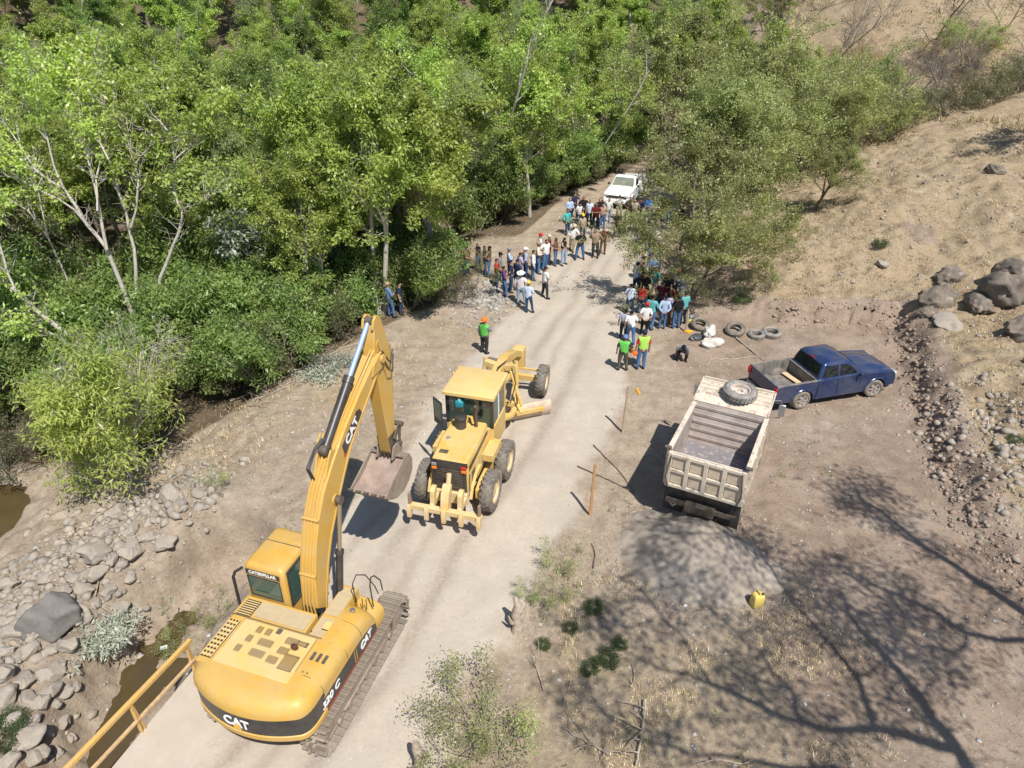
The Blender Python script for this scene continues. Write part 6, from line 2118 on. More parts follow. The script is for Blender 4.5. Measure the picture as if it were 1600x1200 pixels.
    out['cowboy_hat'] = hat([(.19, -.045), (.185, -.05), (.105, -.055), (.100, -.01), (.088, .06), (.05, .072), (.001, .06)], 'cowboy_hat', True)
    out['helmet'] = hat([(.135, -.06), (.118, -.055), (.118, -.02), (.105, .03), (.07, .062), (.03, .075), (.001, .077)], 'helmet')
    out['wrR'] = J['wrR'] + (J['wrR'] - J['elR']) * .4
    return out

TMPM = mat('cloth_default', (.5, .5, .5), .85)
def b_last(b):
    ob = b.build('body', mat('skin_brown', (.34, .19, .12), .6), None, smooth=60)
    m_ = ob.data; bpy.data.objects.remove(ob)
    return m_

POSES = {
    'lean': make_pose('lean', arm=('hip', 'front'), leg='contra', bend=.16),
    'talk': make_pose('talk', arm=('point', 'front'), leg='step'),
    'down': make_pose('down', arm='down', leg='stand'),
    'front': make_pose('front', arm='front', leg='contra'),
    'fold': make_pose('fold', arm='fold', leg='wide'),
    'hip': make_pose('hip', arm=('down', 'hip'), leg='contra'),
    'phone': make_pose('phone', arm=('down', 'phone'), leg='stand'),
    'point': make_pose('point', arm=('down', 'point'), leg='wide'),
    'back': make_pose('back', arm='back', leg='stand'),
    'walk': make_pose('walk', arm=('down', 'front'), leg='step'),
    'crouch': make_pose('crouch', arm='reach', leg='crouch', bend=.95),
}
def cloth(c, name=None):
    key = 'cloth_' + '_'.join('%03d' % int(v * 255) for v in c)
    return mat(key, c, .88, c2=tuple(v * .78 for v in c), scale=14, amount=.45, bump=.25, bscale=60, spec=.2)
CL = dict(white=(.72, .71, .68), cream=(.62, .56, .46), pinkwhite=(.66, .58, .60), ltblue=(.38, .47, .62), paleblue=(.52, .58, .68), blue=(.03, .16, .50), denim=(.13, .21, .36), navy=(.022, .03, .07), black=(.014, .014, .017),
          grey=(.22, .23, .25), red=(.50, .02, .025), darkred=(.13, .018, .02), maroon=(.10, .02, .03), purple=(.12, .06, .22), lavender=(.40, .36, .55), turquoise=(.06, .42, .40), teal=(.12, .38, .38), brown=(.16, .08, .045), tan=(.34, .24, .17), olive=(.10, .10, .05),
          khaki=(.36, .30, .22), jeans=(.07, .15, .30), ltjeans=(.26, .38, .52), dkjeans=(.03, .06, .13), camo=(.11, .11, .075), charcoal=(.04, .04, .045), orange=(.80, .18, .03), hivis=(.13, .50, .09), hivis2=(.36, .62, .10), yellow=(.70, .52, .05), hair=(.012, .010, .009), brownhair=(.10, .05, .025), shoe=(.03, .025, .022), straw=(.62, .52, .34), stripe=(.34, .36, .44))
SKINS = [mat('skin_a', (.36, .20, .13), .55), mat('skin_b', (.27, .145, .09), .55), mat('skin_c', (.42, .25, .17), .55)]

def person(px, py, label, shirt, legs, pose='down', face=0, head='hair', hc='hair', sleeve='short', scale=None, vest=None, top='shirt', held=None, xyz=None, group=None):
    if pose == 'down' and not vest: pose = random.choice(['down', 'down', 'lean', 'talk', 'walk', 'front', 'hip'])
    P = POSES[pose]
    x, y, z = xyz or spot(px, py)
    X = bpy.data.objects.new('person', None)
    col.objects.link(X)
    X.location = (x, y, z - .015)
    X.rotation_euler = (random.uniform(-.05, .05), random.uniform(-.05, .05), -R(face + random.uniform(-22, 22)))
    s = scale or random.uniform(.93, 1.04)
    w_ = random.uniform(.92, 1.16)
    X.scale = (s * w_, s * w_, s)
    tag(X, label, 'person', group)
    def part(nm, me, m_):
        o = bpy.data.objects.new(nm, me)
        col.objects.link(o)
        o.parent = X
        if len(me.materials) == 0: me.materials.append(TMPM)
        o.material_slots[0].link = 'OBJECT'
        o.material_slots[0].material = m_
        return o
    part('body', P['body'], SKINS[random.randrange(3)])
    part('shirt', P['top'] if top == 'top' else P['shirt_' + sleeve], cloth(CL[shirt]))
    part('trousers', P['trousers'], cloth(CL[legs]))
    part('shoe', P['shoeL'], cloth(CL['shoe']))
    part('shoe', P['shoeR'], cloth(CL['shoe']))
    part('hair', P['long_hair'] if head == 'long_hair' else P['hair'], cloth(CL['brownhair'] if hc == 'brownhair' else CL['hair']))
    if head in ('cap', 'cowboy_hat', 'helmet'):
        part(head, P[head], cloth(CL[hc if hc != 'hair' else 'navy']))
    if vest:
        part('vest', P['vest'], cloth(CL[vest]))
    if held:
        o = part('helmet', P['helmet'], cloth(CL[held])) if False else None
    return X

GP = None
# ---- crowd along the left side of the road, front to back
person(826, 489, 'person in pale blue shirt and yellow cap, nearest of the left row', 'paleblue', 'dkjeans', 'front', 20, 'cap', 'yellow', 'long')
person(813, 476, 'person in white cowboy hat and pinkish shirt at the near end of the left row', 'pinkwhite', 'ltjeans', 'hip', 15, 'cowboy_hat', 'white', 'long')
person(851, 466, 'person in white shirt and black trousers standing alone on the road', 'white', 'charcoal', 'fold', 40, 'hair', sleeve='short')
person(789, 464, 'person in purple shirt behind the cowboy hat', 'purple', 'jeans', 'down', 60)
person(798, 457, 'person in dark navy shirt behind the purple shirt', 'navy', 'dkjeans', 'back', 70)
person(775, 449, 'person in red shirt on the left edge of the crowd', 'red', 'dkjeans', 'front', 80)
person(782, 441, 'person in grey shirt and black cap behind the red shirt', 'grey', 'dkjeans', 'down', 90, 'cap', 'black')
person(795, 432, 'person in light blue shirt and grey cap by the clearing', 'ltblue', 'dkjeans', 'fold', 95, 'cap', 'grey', 'long')
person(808, 455, 'person in dark blue shirt and jeans beside the cowboy hat', 'navy', 'dkjeans', 'front', 50)
person(812, 440, 'person in lavender shirt among the white shirts', 'lavender', 'jeans', 'down', 60)
person(821, 434, 'person in striped pale shirt with white cap', 'stripe', 'dkjeans', 'back', 60, 'cap', 'white', 'long')
person(832, 437, 'person in loose white shirt and jeans, nearest white shirt of the row', 'white', 'jeans', 'down', 90, sleeve='long')
person(839, 426, 'person in cream shirt between two white shirts', 'cream', 'jeans', 'front', 80, 'cap', 'tan', 'long')
person(851, 420, 'person in white short sleeved shirt with a dark scarf', 'white', 'jeans', 'hip', 120)
person(845, 413, 'person in white shirt half hidden in the row', 'white', 'khaki', 'down', 100, 'cap', 'red')
person(858, 412, 'person in black shirt with red neckerchief in the row', 'darkred', 'charcoal', 'down', 110, 'cap', 'straw')
person(867, 414, 'person with long brown hair and brown top', 'brown', 'jeans', 'front', 110, 'long_hair', 'brownhair')
person(880, 414, 'person in black cropped top with arm stretched out', 'black', 'ltjeans', 'point', 120, 'long_hair', top='top')
person(723, 432, 'person in dark plaid shirt under the big tree, leftmost', 'maroon', 'dkjeans', 'down', 100)
person(730, 430, 'person in brown shirt next to the dark plaid one under the tree', 'brown', 'dkjeans', 'fold', 100)
person(748, 423, 'person in dark sleeveless top and jeans on the clearing', 'black', 'jeans', 'phone', 130, 'hair', top='top')
person(758, 430, 'person in black shirt partly behind leaves', 'black', 'dkjeans', 'down', 110)
person(763, 431, 'person in olive top and blue jeans by the rubble', 'olive', 'jeans', 'hip', 110, 'long_hair', top='top')
person(611, 495, 'person in blue denim shirt under the trees at the left', 'denim', 'jeans', 'front', 60, 'cap', 'tan', 'long')
person(627, 490, 'person in dark clothes under the trees beside the denim shirt', 'navy', 'dkjeans', 'down', 70)
# ---- group across the road
person(905, 405, 'person in black shirt and jeans with arms folded, middle of the road', 'black', 'jeans', 'fold', 185)
person(893, 393, 'person in white shirt and khaki trousers behind the black shirt', 'white', 'khaki', 'down', 190, 'cowboy_hat', 'cream', 'long')
person(930, 402, 'person in tan plaid shirt and dark trousers on the road', 'tan', 'charcoal', 'back', 180, sleeve='long')
person(942, 397, 'person in dark red plaid shirt right of the tan one', 'darkred', 'brown', 'down', 185, sleeve='long')
person(963, 371, 'person in olive and black standing apart on the road', 'olive', 'black', 'fold', 200)
person(910, 378, 'person with yellow hat behind the folded arms', 'khaki', 'dkjeans', 'down', 175, 'cap', 'yellow')
person(887, 366, 'person in turquoise shirt at the left of the far group', 'turquoise', 'dkjeans', 'down', 150, sleeve='long')
person(889, 350, 'person in light blue shirt behind the turquoise one', 'ltblue', 'dkjeans', 'front', 160, sleeve='long')
person(897, 340, 'person in navy waistcoat at the rear of the far group', 'navy', 'dkjeans', 'down', 165)
person(903, 352, 'small person in white tee shirt in the far group', 'white', 'dkjeans', 'down', 170, scale=.88)
person(911, 349, 'tall person all in black in the far group', 'black', 'black', 'down', 175, scale=1.06)
person(920, 354, 'person in white jersey with dark trousers in the far group', 'paleblue', 'navy', 'down', 180)
person(930, 358, 'person in dark shirt beside the white jersey', 'darkred', 'black', 'fold', 180)
person(937, 351, 'person in black between the far group and the pickup', 'black', 'dkjeans', 'down', 185)
person(941, 358, 'person in faded pink shirt in the far group', 'tan', 'jeans', 'front', 190)
person(949, 347, 'person in white shirt and pale jeans before the white pickup', 'white', 'ltjeans', 'hip', 185, sleeve='long')
person(966, 343, 'person in white shirt by the pickup bumper', 'white', 'khaki', 'fold', 190, sleeve='short')
SH_ = 'people in the shade under the acacia'
for i, (px, py, sh, lg, ps) in enumerate(((981, 349, 'olive', 'dkjeans', 'down'), (989, 351, 'khaki', 'olive', 'back'), (999, 350, 'navy', 'dkjeans', 'front'), (1011, 346, 'blue', 'jeans', 'down'),
                          (1019, 352, 'white', 'dkjeans', 'fold'), (1030, 345, 'grey', 'navy', 'down'), (1045, 349, 'tan', 'jeans', 'hip'), (1063, 346, 'navy', 'black', 'down'))):
    nm = {'olive': 'olive', 'khaki': 'khaki', 'navy': 'navy', 'blue': 'blue', 'white': 'white', 'grey': 'grey', 'tan': 'tan'}[sh]
    person(px, py, 'person in %s shirt %s in the shade behind the acacia' % (nm, {0: 'leftmost', 1: 'second from left', 2: 'third from left', 3: 'in the middle', 4: 'in the middle', 5: 'right of the white shirt', 6: 'near the right end', 7: 'at the right end'}[i]), sh, lg, ps, 190)
# ---- right hand group
person(1005, 523, 'person in white shirt with red collar and black trousers', 'white', 'black', 'back', 0, 'cap', 'red')
person(985, 536, 'person in white shirt with a bag strap and jeans', 'white', 'jeans', 'down', 10, sleeve='short')
person(972, 532, 'person in grey striped shirt behind the green vest', 'stripe', 'navy', 'down', 0, scale=.93)
person(982, 491, 'person in white tee shirt at the road side of the right group', 'paleblue', 'dkjeans', 'down', 30)
person(992, 460, 'person in pale shirt and navy cap leaning at the left of the right group', 'ltblue', 'navy', 'front', 60, 'cap', 'navy')
person(1000, 455, 'person in olive brown shirt in the right group', 'olive', 'brown', 'down', 80)
person(1004, 438, 'person with straw hat in the back row of the right group', 'khaki', 'jeans', 'down', 170, 'cowboy_hat', 'straw')
person(1011, 428, 'person in bright blue hooded top in the back row', 'blue', 'navy', 'back', 180, 'cap', 'blue', 'long')
person(1018, 446, 'person in blue denim shirt in the right group', 'denim', 'black', 'front', 200, sleeve='long')
person(1026, 432, 'person in white shirt at the rear right of the back row', 'white', 'khaki', 'down', 200)
person(1021, 466, 'person in turquoise shirt in the centre of the right group', 'turquoise', 'cream', 'fold', 250)
person(1007, 475, 'person in black shirt in the centre of the right group', 'black', 'black', 'front', 40)
person(998, 490, 'person in red top among the right group', 'red', 'dkjeans', 'down', 20, scale=.9)
person(1016, 513, 'person in teal shirt behind the red collar', 'teal', 'jeans', 'down', 10, sleeve='long')
person(1033, 514, 'person in light denim shirt and jeans with back to the camera', 'ltblue', 'jeans', 'back', 0, sleeve='long')
person(1042, 507, 'person in lavender top with long hair', 'lavender', 'brown', 'down', 10, 'long_hair')
person(1046, 494, 'person in dark red shirt in the right group', 'darkred', 'navy', 'front', 350)
person(1055, 513, 'person in black shirt and jeans at the right front', 'black', 'jeans', 'down', 350)
person(1065, 508, 'person in light turquoise top at the right edge', 'teal', 'charcoal', 'down', 340)
person(1064, 488, 'person in pale striped shirt and white cap by the trunk', 'stripe', 'jeans', 'hip', 300, 'cap', 'white', 'long')
person(1057, 470, 'person in blue and red clothes at the foot of the acacia', 'blue', 'navy', 'point', 220, 'cap', 'red')
person(1030, 490, 'person in maroon shirt in the middle of the right group', 'maroon', 'dkjeans', 'fold', 20)
person(1038, 478, 'person in dark grey shirt in the middle of the right group', 'charcoal', 'black', 'front', 200)
# ---- workers
person(757, 552, 'worker in orange helmet and green vest behind the grader', 'grey', 'charcoal', 'phone', 30, 'helmet', 'orange', 'long', vest='hivis', scale=1.0)
person(970, 579, 'worker in green vest and camouflage trousers with blue cap', 'charcoal', 'camo', 'hip', 5, 'cap', 'denim', 'short', vest='hivis', scale=.98)
W2 = person(1000, 577, 'worker in yellow green vest over red shirt and jeans', 'red', 'jeans', 'down', 0, 'cap', 'navy', 'short', vest='hivis2', scale=1.04)
person(1064, 562, 'person crouching over the ground in grey shirt and dark cap', 'grey', 'charcoal', 'crouch', 200, 'cap', 'black', 'short')
# orange helmets held in the workers' hands
OH = cloth(CL['orange'])
for (wx, dx, dy, dz, lab) in ((970, .34, .02, .98, 'orange hard hat held by the worker in camouflage trousers'), (1000, -.27, .06, .78, 'orange hard hat hanging from the hand of the worker in the red shirt')):
    p = spot(wx, 579 if wx == 970 else 577)
    m = MB()
    m.lathe([(.135, 0), (.118, .005), (.116, .04), (.104, .09), (.07, .122), (.03, .135), (.001, .137)], axis='Z', n=18)
    o = m.build('hard_hat', OH, None, smooth=50, loc=(p[0] + dx, p[1] + dy, p[2] + dz - .06), rot=(.5, .4, 0))
    tag(o, lab, 'hard hat')
# ================================================================ ROCKS, TYRES, RAILS, DEBRIS
ROCKM = mat('river_rock', (.27, .235, .20), .85, c2=(.16, .14, .12), scale=1.6, amount=.5, bump=.8, bscale=7, dust=(.46, .39, .30), dust_amt=.7, coord='Object')
ROCKD = mat('dark_boulder', (.10, .088, .075), .95, c2=(.25, .225, .195), scale=2.8, amount=.40, hard=.05, bump=1.0, bscale=4, dust=(.33, .26, .19), dust_amt=.6)
ROCKG = mat('grey_boulder', (.17, .155, .14), .9, c2=(.11, .10, .09), scale=2.6, amount=.4, bump=.8, bscale=7)
ROCKP = mat('pale_stone', (.42, .37, .31), .9, c2=(.30, .26, .215), scale=2, amount=.5, bump=.4, bscale=10)

def ico(sub):
    import bmesh
    bm = bmesh.new()
    bmesh.ops.create_icosphere(bm, subdivisions=sub, radius=1)
    V = np.array([v.co[:] for v in bm.verts]); F = np.array([[v.index for v in f.verts] for f in bm.faces])
    bm.free()
    return V, F
ICO3, ICO2, ICO1 = ico(4), ico(2), ico(1)

def rock_mesh(name, seed, base, rough=.25, facets=9, material=None, squash=.7, fine=.0):
    g = np.random.default_rng(seed)
    V, F = base
    V = V.copy()
    # cut by random planes for a broken, rounded look
    for _ in range(facets):
        n = g.normal(0, 1, 3); n /= np.linalg.norm(n)
        d = g.uniform(.62, .92)
        h = V @ n
        V = V - n * np.clip(h - d, 0, None)[:, None] * .95
    r = 1 + (fine * .5 * (np.abs(fbm(V[:, 0] * 7 + V[:, 2] * 5, V[:, 1] * 7 - V[:, 2] * 6, seed + 9, 3) - .5)) if fine > .3 else 0) * -1.6 + rough * (vnoise(V[:, 0] * 1.6 + V[:, 2] * 1.1, V[:, 1] * 1.6 - V[:, 2], seed) - .5) + fine * (fbm(V[:, 0] * 4 + V[:, 2] * 3, V[:, 1] * 4 - V[:, 2] * 2, seed + 3, 4) - .5)
    V = V * r[:, None] * np.array([1, g.uniform(.7, .95), squash])
    return fastmesh(name, V, F, material, smooth=True, link=False)

RV = [rock_mesh('boulder', 200 + k, ICO3, .45, 16, ROCKM, .66, .22) for k in range(7)]
RG = [rock_mesh('boulder', 240, ICO3, .35, 12, ROCKG, .7, .2)]
RD = [rock_mesh('boulder', 300 + k, ICO3, .45, 26, ROCKD, .85, .55) for k in range(4)]

def boulder(px, py, rpx, meshes, label, group, name='boulder', squash=1.0, sink=.18, rot=None):
    x, y, z = spot(px, py)
    d = math.sqrt(x * x + y * y + (CAM_H - z) ** 2)
    r = rpx * d / FPX * .98
    o = bpy.data.objects.new(name, random.choice(meshes))
    col.objects.link(o)
    o.location = (x, y, z + r * (.45 - sink))
    o.rotation_euler = (random.uniform(-.25, .25), random.uniform(-.25, .25), random.uniform(0, 6.28) if rot is None else rot)
    o.scale = (r * random.uniform(.95, 1.15), r * random.uniform(.9, 1.1), r * squash * random.uniform(.85, 1.1))
    tag(o, label, 'boulder', group)
    return o
BG = 'boulders heaped on the stream bank'
heap = [(123, 966, 20), (130, 923, 17), (100, 927, 12), (150, 866, 22), (204, 864, 21), (175, 877, 11), (260, 849, 17), (185, 801, 17), (206, 829, 12), (230, 842, 12), (150, 897, 17), (115, 905, 11), (188, 951, 15), (108, 1010, 15), (82, 1017, 10),
        (48, 1018, 15), (37, 1068, 17), (80, 1056, 17), (43, 1100, 15), (65, 1100, 11), (82, 1080, 13), (104, 1084, 11), (11, 1096, 18), (54, 1186, 18), (13, 914, 13), (17, 953, 13), (20, 990, 17), (43, 960, 14),
        (5, 1056, 15), (17, 1191, 13), (89, 1178, 11), (74, 1148, 10), (87, 1102, 9), (269, 778, 19), (312, 774, 12), (286, 796, 7), (60, 990, 12), (95, 1040, 9), (120, 1040, 9), (30, 1030, 10), (56, 1128, 10), (100, 1130, 10), (22, 1128, 12),
        (230, 800, 10), (160, 835, 12), (128, 858, 9), (96, 885, 10), (70, 905, 12), (75, 935, 10), (150, 945, 9), (170, 925, 11), (205, 905, 9), (240, 815, 8), (25, 1165, 9), (110, 1155, 9), (65, 960, 9), (140, 990, 11), (120, 1075, 8), (10, 1020, 12), (3, 975, 12), (35, 930, 10)]
for (px, py, r) in heap:
    w_ = 'near the top of the heap' if py < 850 else 'by the draped branches' if abs(px - 150) < 60 and 850 <= py < 1010 else 'at the left edge of the view' if px < 30 else 'around the largest dark boulder' if py < 1010 else 'in the lower part of the heap'
    boulder(px, py, r * .98, RV, ('large ' if r >= 17 else 'small ' if r < 11 else '') + 'grey brown rounded boulder ' + w_, BG)
boulder(80, 975, 34, RG, 'largest dark grey boulder in the stream bank heap', None, squash=1.15, rot=.5)
boulder(40, 1152, 25, RV, 'broad flat pale boulder at the lower left corner', None, squash=.8)
boulder(1556, 462, 34, RD, 'largest dark craggy boulder on the dry slope', None, squash=1.2, sink=.25)
boulder(1590, 440, 28, RD, 'dark craggy boulder leaning behind the largest one on the slope', None, sink=.2)
boulder(1528, 486, 22, RD, 'dark split boulder in front of the largest one on the slope', None)
boulder(1597, 520, 30, RD, 'dark boulder cut by the right edge of the view', None)
boulder(1480, 440, 22, RD, 'half buried boulder with grass on top on the slope', None, sink=.35)
boulder(1462, 470, 26, RD, 'dark overhanging boulder left of the largest one', None, sink=.35)
boulder(1480, 511, 22, RV, 'flat pale grey boulder below the dark ones on the slope', None, squash=.6)
boulder(1555, 270, 13, RD, 'small dark boulder high on the dry slope', None)
boulder(1448, 492, 14, RD, 'dark brown rock left of the flat pale boulder', None)
boulder(1378, 415, 9, RV, 'small grey rock beside the weed on the slope', None)
BS = 'pale stones heaped behind the acacias'
for k, (px, py, r) in enumerate(((1060, 232, 9), (1078, 238, 8), (1095, 226, 8), (1145, 208, 10), (1150, 218, 7), (1110, 242, 8), (1130, 245, 8), (1040, 246, 8), (1155, 243, 6), (1165, 200, 5))):
    boulder(px, py, r, RV, 'pale stone in the pile behind the acacias', BS, 'stone')

# ---------- loose stones, gravel, clods: joined
def scatter(name, pts, sizes, base, material, label, seed, squash=.65, kind='stuff'):
    g = np.random.default_rng(seed)
    V0, F0 = base
    n = len(pts)
    A = g.uniform(0, 6.28, n)
    s = sizes[:, None, None] * (1 + g.uniform(-.3, .3, (n, 1, 3))) * np.array([1, .8, squash])
    jit = 1 + g.uniform(-.22, .22, (n, len(V0), 1))
    V = V0[None] * jit * s
    c, d = np.cos(A)[:, None], np.sin(A)[:, None]
    X = V[..., 0] * c - V[..., 1] * d; Y = V[..., 0] * d + V[..., 1] * c
    V = np.stack([X, Y, V[..., 2]], -1) + pts[:, None, :]
    F = F0[None] + (np.arange(n) * len(V0))[:, None, None]
    o = fastmesh(name, V.reshape(-1, 3), F.reshape(-1, 3), material, smooth=False)
    tag(o, label, kind=kind)
    return o
g_ = np.random.default_rng(99)
def area(n, x0, x1, y0, y1, dens):
    x = g_.uniform(x0, x1, n); y = g_.uniform(y0, y1, n)
    k = g_.random(n) < dens(x, y)
    x, y = x[k], y[k]
    return np.stack([x, y, ground(x, y)], -1)
def off_road(x, y):
    return ss(-.6, 1.6, np.abs(x - road_c(y)) - 2.8)
# river cobbles
def dn(x, y): return np.exp(-(polydist(x, y, [(-13.5, 8), (-13.5, 14), (-12.3, 16.5), (-10.8, 17.5)]) / 1.7) ** 2)
p = area(9000, -19, -9, 7, 20, dn)
sz = .045 + .17 * g_.random(len(p)) ** 3
p[:, 2] += sz * .1
scatter('cobbles', p, sz, ICO1, ROCKM, 'small cobbles between the boulders of the stream bank', 1)
# cobbles on the right slope
def dr(x, y): return np.exp(-(np.hypot((x - 16.8) / 2.4, (y - 17.5) / 3.4)) ** 2 * 1.0)
p = area(6500, 13.5, 22, 12, 26, dr); sz = .04 + .16 * g_.random(len(p)) ** 3
scatter('rubble', p, sz, ICO1, ROCKM, 'broken stones strewn on the slope above the cut', 2)
# clods along the cut bank
def db(x, y):
    h = hill_d(x, y); return np.exp(-((h + .1) / .5) ** 2) * (y < 30.5) * .55
p = area(26000, 12, 19, 13, 31, db); sz = .025 + .10 * g_.random(len(p)) ** 4
scatter('earth_clods', p, sz, ICO1, mat('earth_clod', (.25, .18, .135), .95, c2=(.33, .25, .19)), 'earth clods crumbled along the cut bank', 3)
# scattered stones off the road
p = area(30000, -14, 19, 7, 46, lambda x, y: off_road(x, y) * (.15 + .85 * (fbm(x * .8, y * .8, 71) > .54)) * .75); sz = .014 + .055 * g_.random(len(p)) ** 5
scatter('gravel', p, sz, ICO1, ROCKP, 'loose gravel over the dirt', 4)
p = area(900, -8, 9, 7, 45, lambda x, y: 1 + 0 * x); sz = .012 + .02 * g_.random(len(p)) ** 2
scatter('gravel', p, sz, ICO1, ROCKP, 'fine gravel on the road', 14)
p = area(11000, 11, 40, 16, 62, lambda x, y: ss(.5, 2, hill_d(x, y)) * (.25 + .75 * (fbm(x * .5, y * .5, 77) > .52))); sz = .02 + .13 * g_.random(len(p)) ** 5
scatter('slope_stones', p, sz, ICO1, ROCKM, 'stones scattered on the dry slope', 5)
# rubbish: pale plastic and paper flecks
p = area(900, -12, 16, 8, 45, lambda x, y: off_road(x, y) * .35 + .02)
p2 = np.stack([g_.normal(-1.8, 1.3, 260), g_.normal(30.2, 1.5, 260)], -1); p2 = np.concatenate([p2, ground(p2[:, 0], p2[:, 1])[:, None]], 1)
p3 = np.stack([g_.normal(-4.8, 1.6, 160), g_.normal(23.4, 2.2, 160)], -1); p3 = np.concatenate([p3, ground(p3[:, 0], p3[:, 1])[:, None]], 1)
p = np.concatenate([p, p2, p3]); sz = .02 + .06 * g_.random(len(p)) ** 2
scatter('litter', p, sz, ICO1, mat('pale_litter', (.52, .50, .46), .6, c2=(.33, .33, .33), scale=2), 'pale scraps of plastic and paper on the ground', 6, .25)

# rubble heap beside the left crowd
p2 = np.stack([g_.normal(-1.5, .8, 420), g_.normal(32.6, 1.2, 420)], -1); p2 = np.concatenate([p2, ground(p2[:, 0], p2[:, 1])[:, None] + .02], 1)
scatter('rubble_heap', p2, .04 + .17 * g_.random(420) ** 2.4, ICO1, mat('pale_rubble', (.40, .37, .33), .85, c2=(.20, .18, .16)), 'heap of pale rubble and refuse beside the left crowd', 8)

# ---------- dry grass, straw
def blades(name, pts, h, n_per, material, label, seed, lean=.6, width=.012, spread=.07):
    g = np.random.default_rng(seed)
    P = np.repeat(pts, n_per, 0); H = np.repeat(h, n_per) * g.uniform(.5, 1.2, len(P))
    P = P + np.concatenate([g.normal(0, spread, (len(P), 2)), np.zeros((len(P), 1))], 1)
    a = g.uniform(0, 6.28, len(P)); ln = g.uniform(.1, 1, len(P)) * lean
    tip = P + np.stack([np.cos(a) * ln * H, np.sin(a) * ln * H, H * (1 - .35 * ln)], -1)
    s = np.stack([-np.sin(a), np.cos(a), 0 * a], -1) * width
    V = np.stack([P - s, P + s, tip], 1).reshape(-1, 3)
    sh = np.repeat(g.random(len(P)), 3)
    o = fastmesh(name, V, np.arange(len(V)).reshape(-1, 3), material, attr={'shade': sh})
    tag(o, label, kind='stuff')
    return o
STRAW = leaf_mat('straw', (.40, .30, .16), (.66, .54, .33), (1.0, 1.0, .9), .2)
GREENG = leaf_mat('low_green', (.10, .15, .04), (.24, .27, .10), (1.2, 1.2, .8), .35)
p = area(52000, 11, 44, 15, 66, lambda x, y: ss(.3, 1.2, hill_d(x, y)) * (.12 + .88 * (fbm(x * 1.1, y * 1.1, 81) > .47)) * np.clip(1.6 - y / 45, .3, 1))
blades('dry_grass', p, .06 + .16 * g_.random(len(p)) ** 2, 6, STRAW, 'short dry straw grass covering the slope', 11, 1.3, .014, .09)
p = area(2600, 12, 40, 16, 60, lambda x, y: ss(.5, 1.5, hill_d(x, y)) * (fbm(x * .7, y * .7, 85) > .6))
blades('dry_grass', p, .12 + .25 * g_.random(len(p)) ** 2, 16, leaf_mat('brown_tuft', (.13, .095, .055), (.27, .20, .11), (1, 1, .9), .2), 'brown dead weed tufts on the slope', 17, 1.1, .012, .14)
p = area(14000, 1.2, 10, 7, 15.5, lambda x, y: ss(.4, 1.6, x - road_c(y) - 2.8) * (fbm(x * .9, y * .9, 83) > .52) * (1 - ss(12, 15, y)) * (1 - ss(6.5, 9, x)) * .5)
blades('dry_grass', p, .05 + .12 * g_.random(len(p)) ** 2, 5, STRAW, 'dry straw on the verge in the foreground', 12, 1.4, .010, .07)
p = area(7000, -13, 0, 18, 34, lambda x, y: np.exp(-(np.hypot((x + 6.5) / 2.5, (y - 24.5) / 2.6)) ** 2) * .5 + np.exp(-(np.hypot((x + 10.2) / 1.6, (y - 20.6) / 2.0)) ** 2) * .8 + np.exp(-(np.hypot((x - 1) / 2.5, (y - 39) / 3)) ** 2) * .3)
blades('dry_grass', p, .06 + .25 * g_.random(len(p)) ** 2, 6, STRAW, 'dry grass at the edge of the wood', 13, 1.2, .012, .08)
p = area(9000, 18, 80, 52, 105, lambda x, y: ss(.5, 1.5, hill_d(x, y)) * (fbm(x * .4, y * .4, 87) > .5))
blades('dry_grass', p, .2 + .5 * g_.random(len(p)) ** 2, 9, leaf_mat('far_brush', (.17, .12, .06), (.36, .26, .13), (1, 1, .9), .2), 'dead brush and grass on the far hillside', 18, 1.1, .035, .35)
p = area(2400, -14, 20, 8, 50, lambda x, y: off_road(x, y) * (fbm(x * .6, y * .6, 91) > .66))
blades('green_weeds', p, .05 + .12 * g_.random(len(p)), 7, GREENG, 'low green weeds', 15, 1.2, .016, .08)

# ---------- sand pile tipped behind the truck
cx, cy = 5.15, 14.75
n = 96
xs = np.linspace(-3.9, 3.9, n); XX, YY = np.meshgrid(xs, xs)
rr = np.hypot(XX / 1.12, YY / .92) + (fbm(XX * .9 + 9, YY * .9, 5) - .5) * .9 + (fbm(XX * 4, YY * 4, 15) - .5) * .25
ZZ = .95 * (1 - ss(.0, 2.35, rr)) ** .9 - .10 - .6 * ss(2.0, 2.7, rr) + (fbm(XX * 3, YY * 3, 6) - .5) * .09 + (fbm(XX * 1.1, YY * 1.1, 8) - .5) * .30
a = -R(24)
WX = cx + XX * math.cos(a) - YY * math.sin(a); WY = cy + XX * math.sin(a) + YY * math.cos(a)
idx = np.arange(n * n).reshape(n, n)
Fq = np.stack([idx[:-1, :-1], idx[:-1, 1:], idx[1:, 1:], idx[1:, :-1]], -1).reshape(-1, 4)
sp_ = fastmesh('sand_pile', np.stack([WX, WY, ZZ + ground(WX, WY, False)], -1).reshape(-1, 3), Fq, mat('grey_gravel_sand', (.335, .285, .23), .95, c2=(.255, .212, .17), scale=1.2, amount=.5, bump=.7, bscale=45), smooth=True)
tag(sp_, 'low pile of fine grey gravel tipped behind the dump truck', 'gravel pile')
p = area(5000, 2.0, 8.6, 11.8, 17.6, lambda x, y: np.exp(-((np.hypot((x - cx) / 2.3, (y - cy) / 1.9) - 1) / .3) ** 2)); sz = .012 + .04 * g_.random(len(p)) ** 3
scatter('gravel', p, sz, ICO1, ROCKM, 'loose stones spilled round the gravel pile', 24)
def pile_z(x, y):
    return gz(x, y)

